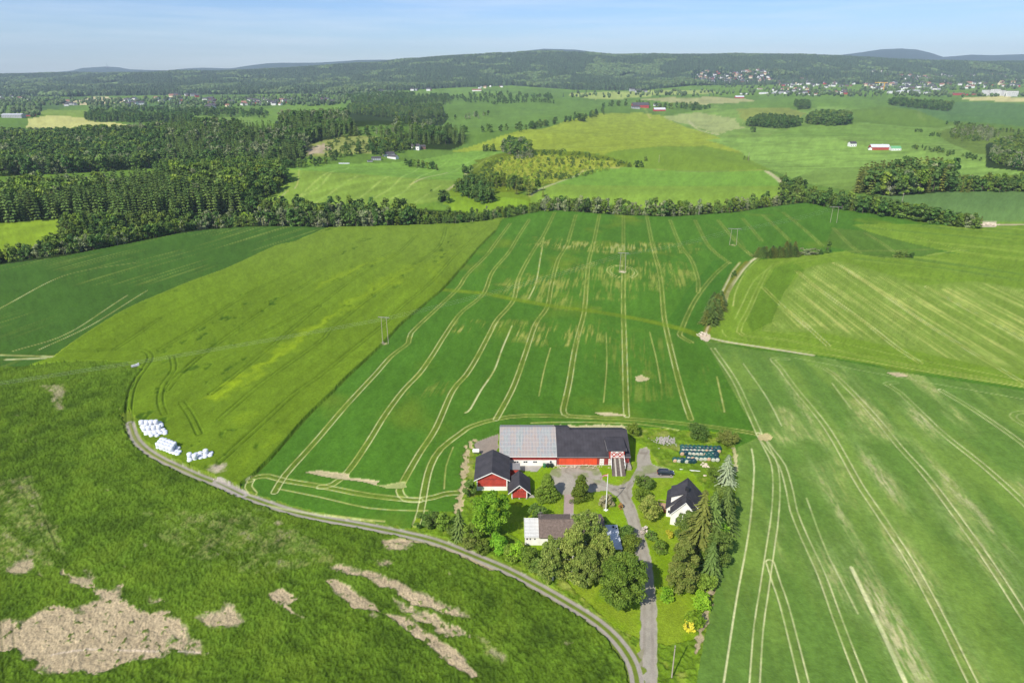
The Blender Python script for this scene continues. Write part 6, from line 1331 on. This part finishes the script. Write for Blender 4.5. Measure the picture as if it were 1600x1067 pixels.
def gn_scatter(name, srcs, P, S, label, kindlabel):
    """one object: points carrying copies of the trees"""
    me = bpy.data.meshes.new(name); me.vertices.add(len(P)); me.vertices.foreach_set('co', np.asarray(P, np.float32).ravel())
    a = me.attributes.new('scl', 'FLOAT_VECTOR', 'POINT'); a.data.foreach_set('vector', np.asarray(S, np.float32).ravel())
    a = me.attributes.new('rotz', 'FLOAT', 'POINT'); a.data.foreach_set('value', rgt.uniform(0, 6.28, len(P)).astype(np.float32))
    a = me.attributes.new('pick', 'INT', 'POINT'); a.data.foreach_set('value', rgt.integers(0, len(srcs), len(P)).astype(np.int32))
    o = link(name, me); g = bpy.data.node_groups.new(name, 'GeometryNodeTree')
    g.interface.new_socket('Geometry', in_out='INPUT', socket_type='NodeSocketGeometry'); g.interface.new_socket('Geometry', in_out='OUTPUT', socket_type='NodeSocketGeometry')
    n = g.nodes; gi = n.new('NodeGroupInput'); go = n.new('NodeGroupOutput'); gi2 = n.new('GeometryNodeGeometryToInstance')
    for s in srcs:
        oi = n.new('GeometryNodeObjectInfo'); oi.inputs[0].default_value = s; oi.inputs['As Instance'].default_value = True; g.links.new(oi.outputs['Geometry'], gi2.inputs[0])
    mtp = n.new('GeometryNodeMeshToPoints'); g.links.new(gi.outputs[0], mtp.inputs[0]); ip = n.new('GeometryNodeInstanceOnPoints'); g.links.new(mtp.outputs[0], ip.inputs['Points'])
    def attr(nm, typ): q = n.new('GeometryNodeInputNamedAttribute'); q.data_type = typ; q.inputs[0].default_value = nm; return q.outputs[0]
    cx = n.new('ShaderNodeCombineXYZ'); g.links.new(attr('rotz', 'FLOAT'), cx.inputs[2]); g.links.new(cx.outputs[0], ip.inputs['Rotation']); g.links.new(attr('scl', 'FLOAT_VECTOR'), ip.inputs['Scale'])
    ip.inputs['Pick Instance'].default_value = True; g.links.new(attr('pick', 'INT'), ip.inputs['Instance Index'])
    # join the sources so that the index picks one of them
    n.remove(gi2); jn = n.new('GeometryNodeJoinGeometry')
    for oi in [q for q in n if q.type == 'OBJECT_INFO']: g.links.new(oi.outputs['Geometry'], jn.inputs[0])
    g.links.new(jn.outputs[0], ip.inputs['Instance']); g.links.new(ip.outputs[0], go.inputs[0])
    md = o.modifiers.new('scatter', 'NODES'); md.node_group = g
    tag(o, label, kindlabel, kind='stuff'); return o
SRC = {}
for kd, L in by.items():
    nm, meshes, cat, wf = KIND[kd]
    # apparent size decides who is a thing of its own; hidden ones are only mass
    inview = []
    for t in L:
        x, y = project(np.array([t[1], t[2], t[3]])); hpx = F*t[4]/t[2]; ok = -10 < x < 1610
        inview.append((-(hpx if ok else 0), x, y, t))
    inview.sort(key=lambda a: a[0]); n_ = LIM[kd]; rest = [a[3] for a in inview[n_:]]
    for (_, x, y, t) in inview[:n_]:
        ar = next(a for a in AREAS if a[0](x, y)); w = t[4]*t[5]*wf
        mesh = meshes[int(rgt.integers(0, len(meshes)))]
        o = link(nm, mesh, None, (t[1], t[2], t[3]), float(rgt.uniform(0, 6.28)), (w, w, t[4])); tag(o, LOOK[kd]+' '+ar[2], cat, LOOK[kd]+'s, '+ar[1])
        SRC.setdefault(kd, {}).setdefault(mesh.name, o)
    print(kd, len(L))
    if rest:
        srcs = list(SRC[kd].values())
        P = [(t[1], t[2], t[3]) for t in rest]
        # the sources carry their own scale, which As Instance drops: the scale attribute is the full size
        S = [(t[4]*t[5]*wf, t[4]*t[5]*wf, t[4]) for t in rest]
        gn_scatter(nm.replace('_tree', '')+'_wood', srcs, P, S, {'spruce': 'dark spruce woods', 'spruceo': 'olive spruces of the right-hand woods', 'leaf': 'mid-green broadleaf woods and hedges', 'clump': 'dark broadleaf woods and hedges', 'grey': 'grey half-bare trees of the belts', 'bush': 'low green scrub', 'yel': 'yellow-flowering scrub'}[kd]+' beyond the near fields', 'woods')
# ================================================================== FAR HILLS AND TOWN
# forest over the hills: low-poly spruces and round trees, as one mass
rgf = np.random.default_rng(7)
n_ = 230000
yy = 3300 + (7000-3300)*rgf.random(n_)**1.05; xx = (rgf.uniform(-60, 1660, n_)-CX)/(F/math.cos(PITCH))*yy
zz = height(xx, yy); pxx, pyy = project(np.stack([xx, yy, zz], -1))
lim = np.interp(pxx, [0, 200, 420, 520, 640, 720, 800, 900, 1000, 1080, 1300, 1600], [152, 150, 147, 147, 141, 137, 134, 141, 142, 134, 132, 130])
m = (pyy < lim) & ~((fbm(xx/260+7, yy/420, 44, 2) > .60) & (yy < 6000))
# thin out in the housing areas
town = ((pxx > 1080) & (pxx < 1330) & (pyy > 113) & (pyy < 134)) | ((pxx > 1350) & (pyy > 112) & (pyy < 134))
m &= ~(town & (rgf.random(n_) < .72)); m &= ~((pxx > 1080) & (pxx < 1210) & (pyy > 110) & (pyy < 131) & (rgf.random(n_) < .8))
xx, yy, zz = xx[m], yy[m], zz[m]
# keep what faces the camera: drop the lee sides of the folds
pxx, pyy = project(np.stack([xx, yy, zz], -1)); d_ = 60.0; z2 = height(xx*(1-d_/yy), yy-d_); p2 = project(np.stack([xx*(1-d_/yy), yy-d_, z2], -1))[1]
k = (p2 - pyy) > -.4
xx, yy, zz = xx[k], yy[k], zz[k]
hh = rgf.uniform(12, 27, len(xx))*(1+.25*fbm(xx/200, yy/200, 9, 2))
conif = fbm(xx/170, yy/240, 55, 3) > -.30
def low_spruce(seed, mat):
    rg = np.random.default_rng(seed); V = []; Fc = []
    for L in range(3):
        z0 = .04+.30*L; z1 = z0+.45; r = .24*(1-.27*L); n = 6; b = len(V)
        for k in range(n): a = 6.283*k/n+L; rr = r*(1 if k % 2 else .72)*rg.uniform(.85, 1.1); V.append((rr*math.cos(a), rr*math.sin(a), z0-.03*rg.random()))
        V.append((0, 0, min(1, z1)))
        for k in range(n): Fc.append((b+k, b+(k+1) % n, b+n))
    return mesh_np('hill_spruce', np.array(V), [np.array(Fc)], [mat], attrs={'tint': ('FLOAT', 'POINT', rg.random(len(V)))})
def low_round(seed, mat):
    import bmesh
    rg = np.random.default_rng(seed); bm = bmesh.new(); bmesh.ops.create_icosphere(bm, subdivisions=2, radius=1)
    V = np.array([v.co[:] for v in bm.verts]); Fc = np.array([[v.index for v in f.verts] for f in bm.faces]); bm.free()
    V = V*(1+.22*rg.uniform(-1, 1, (len(V), 1)))*np.array([.36, .36, .46])+np.array([0, 0, .5])
    return mesh_np('hill_broadleaf', V, [Fc], [mat], attrs={'tint': ('FLOAT', 'POINT', rg.random(len(V)))})
M_nf = leaf_mat('hill_needles', L_(32,56,36,.75), L_(82,108,66,.75), 0.0, .6); M_lf = leaf_mat('hill_leaves', L_(56,82,42,.75), L_(98,122,70,.75), 0.0, .5)
def hill_src(me, k, label):
    j = k[0]; o = link(me.name+'_tree', me, None, (xx[j], yy[j], zz[j]), 0, (hh[j],)*3); return tag(o, label, 'tree')
si = np.nonzero(conif)[0]; li = np.nonzero(~conif)[0]
# nearest of the hill trees stand as the sources
si = si[np.argsort(yy[si])]; li = li[np.argsort(yy[li])]
hs_ = [hill_src(low_spruce(i, M_nf), si[i:i+1], 'small dark spruce at the foot of the wooded hills') for i in range(3)]; hl_ = [hill_src(low_round(i, M_lf), li[i:i+1], 'small rounded tree at the foot of the wooded hills') for i in range(3)]
for o in hs_: o['group'] = 'spruces at the foot of the hills'
for o in hl_: o['group'] = 'rounded trees at the foot of the hills'
def mk(nm, srcs, ids, lab): gn_scatter(nm, srcs, np.stack([xx[ids], yy[ids], zz[ids]-.5], -1), np.stack([hh[ids]*1.25, hh[ids]*1.25, hh[ids]], -1), lab, 'woods')
mk('hill_spruce_forest', hs_, si[3:], 'spruce forest covering the far hills'); mk('hill_broadleaf_forest', hl_, li[3:], 'broadleaf trees mixed through the far hill forest')
print('hill trees', len(xx))

# --- houses -------------------------------------------------------------------------
M_tile = paint('dark_far_roof', lin(84,80,84,.85), .8, .15, .3); M_tred = paint('red_tile_roof', lin(150,108,94,.85), .8, .15, .3); M_hw = paint('far_white_wall', lin(232,230,226,.9), .8, .05, .3); M_hy = paint('far_cream_wall', lin(220,206,170,.9), .8, .05, .3)
M_hr = paint('far_red_wall', lin(176,72,64,.9), .8, .08, .3); M_hg = paint('far_grey_wall', lin(170,170,172,.9), .8, .05, .3); M_groof = paint('far_green_roof', lin(110,170,120,.85), .7, .1, .3); M_lroof = paint('far_pale_roof', lin(200,200,206,.9), .6, .08, .3); M_hb = paint('far_brown_wall', lin(130,100,84,.9), .8, .1, .3)
def house_mesh(w, d, h, rise, mw, mr, win=True, name='house'):
    b = MB(); b.prism([(-w/2,-d/2,-3),(-w/2,-d/2,h),(-w/2,0,h+rise),(-w/2,d/2,h),(-w/2,d/2,-3)], (w, 0, 0), 0)
    t = rise/(d/2); o = .5; zo = h-o*t
    b.prism([(-w/2-.4,-d/2-o,zo+.05),(-w/2-.4,-d/2-o,zo+.3),(-w/2-.4,0,h+rise+.3),(-w/2-.4,0,h+rise+.05)], (w+.8, 0, 0), 1); b.prism([(-w/2-.4,0,h+rise+.05),(-w/2-.4,0,h+rise+.3),(-w/2-.4,d/2+o,zo+.3),(-w/2-.4,d/2+o,zo+.05)], (w+.8, 0, 0), 1)
    if win:
        n = max(2, int(w/3.2))
        for fl in range(max(1, int(h/2.6))):
            for i in range(n): x = -w/2+w*(i+.5)/n; z = .9+fl*2.7; b.quad([(x-.6,-d/2-.03,z),(x+.6,-d/2-.03,z),(x+.6,-d/2-.03,z+1.2),(x-.6,-d/2-.03,z+1.2)], 2)
    b.box(w*.15, w*.15+.8, -.4, .4, h+rise-.3, h+rise+1.1, 1)
    return b.mesh(name, [mw, mr, M_glass])
HM = {}
def hm(kind):
    if kind not in HM:
        spec = {'white': (11,8,5,2.6,M_hw,M_tile), 'whitered': (11,8,5,2.6,M_hw,M_tred), 'red': (10,8,4.5,2.4,M_hr,M_tile), 'cream': (11,8,5,2.6,M_hy,M_tred), 'grey': (12,9,5,2.2,M_hg,M_tile), 'brown': (11,8,4.5,2.4,M_hb,M_tile),
                'barn': (34,13,5,4.5,M_hr,M_lroof), 'darkbarn': (36,14,5,5,M_hr,M_tile), 'whitebarn': (26,12,5,4,M_hw,M_tile), 'greenbarn': (20,12,4.5,3.8,M_hw,M_groof), 'shed': (16,9,3.4,2,M_hg,M_tile), 'hall': (50,22,7,2,M_hw,M_lroof), 'redhall': (70,20,8,2,M_hr,M_tred), 'redroof': (44,16,5,5,M_hw,M_tred),
                'palehall': (40,16,6,1.6,M_hg,M_lroof)}[kind]
        HM[kind] = house_mesh(*spec)
    return HM[kind]
LBL = {'white': 'white house with dark roof', 'whitered': 'white house with reddish roof', 'red': 'red house with dark roof', 'cream': 'cream house with reddish roof', 'grey': 'grey house with dark roof', 'brown': 'brown house with dark roof'}
def put_house(px_, py_, kind, rz, label, group=None, cat='house', s=1.0, nm=None):
    c = at(px_, py_); o = link(nm or ('barn' if 'barn' in kind else 'house'), hm(kind), None, c, rz, s); return tag(o, label, cat, group)
rgh = random.Random(12); VILL = []
def village(poly, n, kinds, where, seed, smin=.9, smax=1.2, mind=17):
    rg = np.random.default_rng(seed); P = np.array(poly, float); x0, y0 = P.min(0); x1, y1 = P.max(0); got = []; tries = 0
    while len(got) < n and tries < 5000:
        tries += 1; x, y = rg.uniform(x0, x1), rg.uniform(y0, y1)
        if not inpoly(np.array([x]), np.array([y]), P)[0]: continue
        c = at(x, y)
        if any(math.hypot(c[0]-g[0], c[1]-g[1]) < mind for g in got): continue
        got.append(c); kd = kinds[rg.integers(0, len(kinds))]
        VILL.append((c, kd, float(rg.uniform(-.7, .7)), float(rg.uniform(smin, smax)), where))
V_ = ['white', 'white', 'grey', 'cream', 'white', 'grey', 'brown', 'white', 'whitered', 'white', 'red']
village([(1085,120),(1105,112),(1200,112),(1205,128),(1150,133),(1085,126)], 100, V_+['grey', 'grey'], 'on the terraced slope left of the town', 601, 1.4, 2.1)
village([(1200,122),(1280,124),(1335,130),(1335,137),(1250,139),(1200,134)], 64, V_, 'along the wood edge in the middle of the town', 602, 1.3, 1.9)
village([(1350,112),(1385,112),(1490,118),(1500,130),(1440,132),(1400,122)], 66, V_, 'on the hillside above the town centre', 603, 1.3, 2.0)
village([(1515,119),(1580,117),(1590,127),(1520,128)], 24, V_, 'on the hillside at the far right', 604, 1.3, 2.0)
village([(1350,132),(1500,130),(1598,131),(1598,137),(1480,141),(1355,142)], 60, V_+['cream', 'white'], 'between the trees of the town centre', 605, 1.4, 2.2)
village([(0,150),(55,152),(60,160),(0,160)], 8, V_, 'at the left end of the far valley', 606, 1.1, 1.7); village([(98,159),(130,162),(125,168),(95,166)], 6, V_, 'below the tan field at left', 607, 1.1, 1.7)
village([(200,156),(222,158),(224,167),(196,168)], 8, ['white', 'brown', 'white', 'grey'], 'right of the tan field', 608, 1.2, 2.0); village([(268,149),(312,150),(312,153),(268,153)], 12, V_, 'at the wood edge left of the red farm', 609, 1.2, 1.8)
village([(222,154),(262,155),(300,160),(320,162),(260,166)], 11, V_, 'in the hamlet west of the red farm', 610, 1.1, 1.7); village([(318,155),(337,156),(336,170),(328,176),(320,168)], 9, ['red', 'white', 'brown'], 'in the red farm cluster', 611, 1.4, 2.3)
village([(345,160),(400,156),(410,163),(350,170)], 12, V_, 'scattered right of the red farm', 612, 1.1, 1.7); village([(400,157),(440,158),(460,156),(445,166),(400,165)], 20, V_+['brown'], 'in the hamlet left of the red-roofed farm', 613, 1.1, 1.7)
village([(498,139),(535,140),(535,143),(498,143)], 7, ['white', 'cream', 'grey'], 'in the forest clearing above the valley', 614, 1.3, 2.0); village([(500,155),(525,156),(524,163),(505,163)], 5, ['red', 'white'], 'beside the red-roofed farm in the grove', 615, 1.3, 1.9)
village([(588,138),(600,139),(600,146),(588,146)], 4, V_, 'at the wood edge left of the red hall', 616, 1.2, 1.8); village([(640,138),(680,139),(680,143),(640,143)], 6, V_, 'below the hill wood, left of the long red hall', 617, 1.2, 1.8)
village([(985,141),(1010,141),(1010,146),(985,146)], 5, ['white', 'grey'], 'by the cleared ground under the hill', 618, 1.3, 1.9); village([(745,136),(790,136),(790,139),(745,139)], 6, ['white', 'cream'], 'right of the long red hall', 619, 1.0, 1.5)
village([(1205,140),(1330,142),(1330,149),(1205,148)], 26, V_, 'in the lower fringe of the town', 620, 1.1, 1.7)
VILL.sort(key=lambda v: -v[3]/v[0][1])
for c, kd, rz, s, where in VILL[:285]: tag(link('house', hm(kd), None, c, rz, s), LBL[kd]+' '+where, 'house', LBL[kd].split(' with')[0]+'s '+where)
rest_ = VILL[285:]; hsrc = [o for o in COL.objects if o.name == 'house' or o.name.startswith('house.')][:12]
if rest_: gn_scatter('far_houses', hsrc, [v[0] for v in rest_], [(v[3],)*3 for v in rest_], 'the smallest, farthest houses of the town', 'houses')
put_house(22,184,'palehall',.05,'long pale-roofed barn at the left edge of the valley', cat='barn', s=1.15, nm='barn'); put_house(48,182,'darkbarn',.2,'dark shed right of the long pale-roofed barn', cat='barn', s=.6)
put_house(745,143,'redroof',.0,'long hall with a bright red roof under the hill', cat='hall', s=1.0, nm='hall'); put_house(507,176,'redroof',.1,'farm building with red roof in the small grove', cat='barn', s=.55, nm='barn')
put_house(614,248,'whitebarn',-.5,'large white farmhouse left of the copse', s=.55, nm='farmhouse'); put_house(607,244,'whitebarn',.6,'grey-roofed barn behind the large white farmhouse', cat='barn', s=.6); put_house(650,234,'white',-.1,'white two-storey house right of the copse', s=1.0); put_house(660,233,'brown',.2,'brown outhouse beside the white two-storey house', s=.8)
put_house(588,250,'shed',.2,'dark sheds left of the white farmhouse', cat='shed', s=.75, nm='shed'); put_house(578,253,'shed',.4,'small leaning shed at the field edge', cat='shed', s=.4, nm='shed')
c = at(530,256.5); b = MB()
for i in range(9): b.tube((i*1.5, 0, .7), (i*1.5, 1.2, .7), .7, n=10)
tag(b.build('bale_row', M_wrap, None, loc=c), 'low row of white wrapped bales at the far field edge', 'bales')
put_house(1331,229,'white',.15,'small white farmhouse left of the pale-roofed red barn', s=.95, nm='farmhouse'); put_house(1373,234,'barn',-.05,'red barn with pale roof in the right-hand pastures', cat='barn', s=.80); put_house(1398,235,'greenbarn',-.05,'white barn with green roof joined to the red barn', cat='barn', s=.72); put_house(1359,234,'whitebarn',1.2,'pale gable wing at the left end of the red barn', cat='barn', s=.42)
put_house(1000,168,'darkbarn',.05,'long dark barn behind the avenue trees', cat='barn', s=1.4); put_house(1027,166,'whitebarn',.0,'white wing right of the long dark barn', cat='barn', s=.9); put_house(1030,174,'barn',.1,'red barn with pale green roof above the forked drive', cat='barn', s=1.0); put_house(993,170,'shed',.05,'low white shed left of the forked drive', cat='shed', s=1.5, nm='shed')
put_house(1155,154,'barn',.05,'red barn with pale roof left of the white hall', cat='barn', s=1.0); put_house(1162,148,'hall',.0,'white hall above the red barn', cat='hall', s=.6, nm='hall'); put_house(1193,147,'hall',.1,'white hall at the field edge left of town', cat='hall', s=.7, nm='hall'); put_house(1187,140,'redroof',.3,'orange-roofed house left of the town', s=.6, nm='house')
put_house(1213,147,'palehall',.0,'grey hall at the left edge of town', cat='hall', s=.9, nm='hall'); put_house(1270,149,'redroof',.0,'purple-red hall in front of the town', cat='hall', s=.8, nm='hall')
for i, (x, y, k_, s_, l_) in enumerate(((1396,146,'hall',.9,'leftmost white hall of the town centre'),(1412,145,'hall',1.0,'second white hall of the town centre'),(1428,144,'palehall',1.1,'pale flat hall in the middle of the town centre'),(1444,147,'hall',.8,'white hall right of the pale flat one'),
                                     (1495,149,'redhall',.9,'long red brick hall at the right of the town'),(1516,149,'redhall',.6,'shorter red brick hall beside the long one'),(1462,141,'palehall',1.0,'pale hall behind the red brick halls'))):
    put_house(x, y, k_, 0.0, l_, cat='hall', s=s_, nm='hall')
# apartment blocks
def flats(px_, py_, w, h, lab):
    c = at(px_, py_); o = empty('apartment_block', c); tag(o, lab, 'building'); b = MB(); b.box(-w/2, w/2, 0, 16, -3, h); b.build('wall', M_hw, o)
    b = MB(); b.box(-w/2-.5, w/2+.5, -.5, 16.5, h, h+.6); b.build('roof', M_tile, o)
    for fl in range(int(h//3)):
        b = MB(); [b.box(x, x+2.6, -.3, -.02, fl*3+.9, fl*3+2.4) for x in np.arange(-w/2+1.5, w/2-3, 4.5)]; b.build('window', M_glass, o)
flats(1543,150,34,22,'leftmost white apartment block at the right edge of town'); flats(1556,150,30,25,'tallest white apartment block at the right edge of town'); flats(1567,150,18,21,'narrow cream apartment block between two white ones'); flats(1581,151,46,20,'long low white apartment block nearest the field')
c = at(1380,143); cr_ = empty('construction_crane', c); tag(cr_, 'yellow construction crane above the town centre', 'crane'); M_ycr = paint('crane_yellow', lin(220,170,60,.9), .6, .05, 1)
b = MB(); b.box(-1.4, 1.4, -1.4, 1.4, 0, 38); b.build('mast', M_ycr, cr_); b = MB(); b.box(-45, 12, -1.2, 1.2, 36, 38.6); b.build('jib', M_ycr, cr_)

# trees through the town, as one mass, using the broadleaf clump
pts = []
rg = np.random.default_rng(33)
for poly, n in (([(1085,114),(1205,112),(1335,128),(1335,140),(1205,140),(1085,136)], 420), ([(1340,114),(1600,116),(1600,140),(1345,143)], 800), ([(1180,140),(1345,142),(1600,146),(1600,152),(1340,152),(1200,151)], 330),
                ([(0,150),(200,156),(480,150),(480,166),(300,168),(240,164),(0,166)], 620), ([(480,146),(620,146),(620,156),(480,168)], 300), ([(880,146),(1180,140),(1180,150),(1000,153),(880,154)], 130), ([(0,163),(70,166),(60,184),(0,184)], 90), ([(140,166),(330,170),(330,176),(140,174)], 120)):
    P = np.array(poly, float); x = rg.uniform(P[:, 0].min(), P[:, 0].max(), n*3); y = rg.uniform(P[:, 1].min(), P[:, 1].max(), n*3); mm = inpoly(x, y, P); pts += [at(a, b_) for a, b_ in list(zip(x[mm], y[mm]))[:n]]
hh2 = rg.uniform(9, 17, len(pts)); gn_scatter('town_trees', hl_+hs_[:1], [(a, b_, c-.5) for a, b_, c in pts], np.stack([hh2*1.1, hh2*1.1, hh2], -1), 'garden trees between the houses of the far valley and town', 'trees')

# ================================================================== AIR
hzm = bpy.data.materials.new('haze'); hzm.use_nodes = True; t = hzm.node_tree; t.nodes.clear(); ho = t.nodes.new('ShaderNodeOutputMaterial'); hv = t.nodes.new('ShaderNodeVolumePrincipled')
hv.inputs['Color'].default_value = (.66, .82, 1.0, 1); hv.inputs['Density'].default_value = 5.8e-5; hv.inputs['Anisotropy'].default_value = 0.0; t.links.new(hv.outputs[0], ho.inputs['Volume'])
b = MB(); b.box(-15500, 15500, -400, 15600, -160, 640); tag(b.build('haze', hzm), 'thin blue haze filling the valley air', 'haze', kind='stuff')
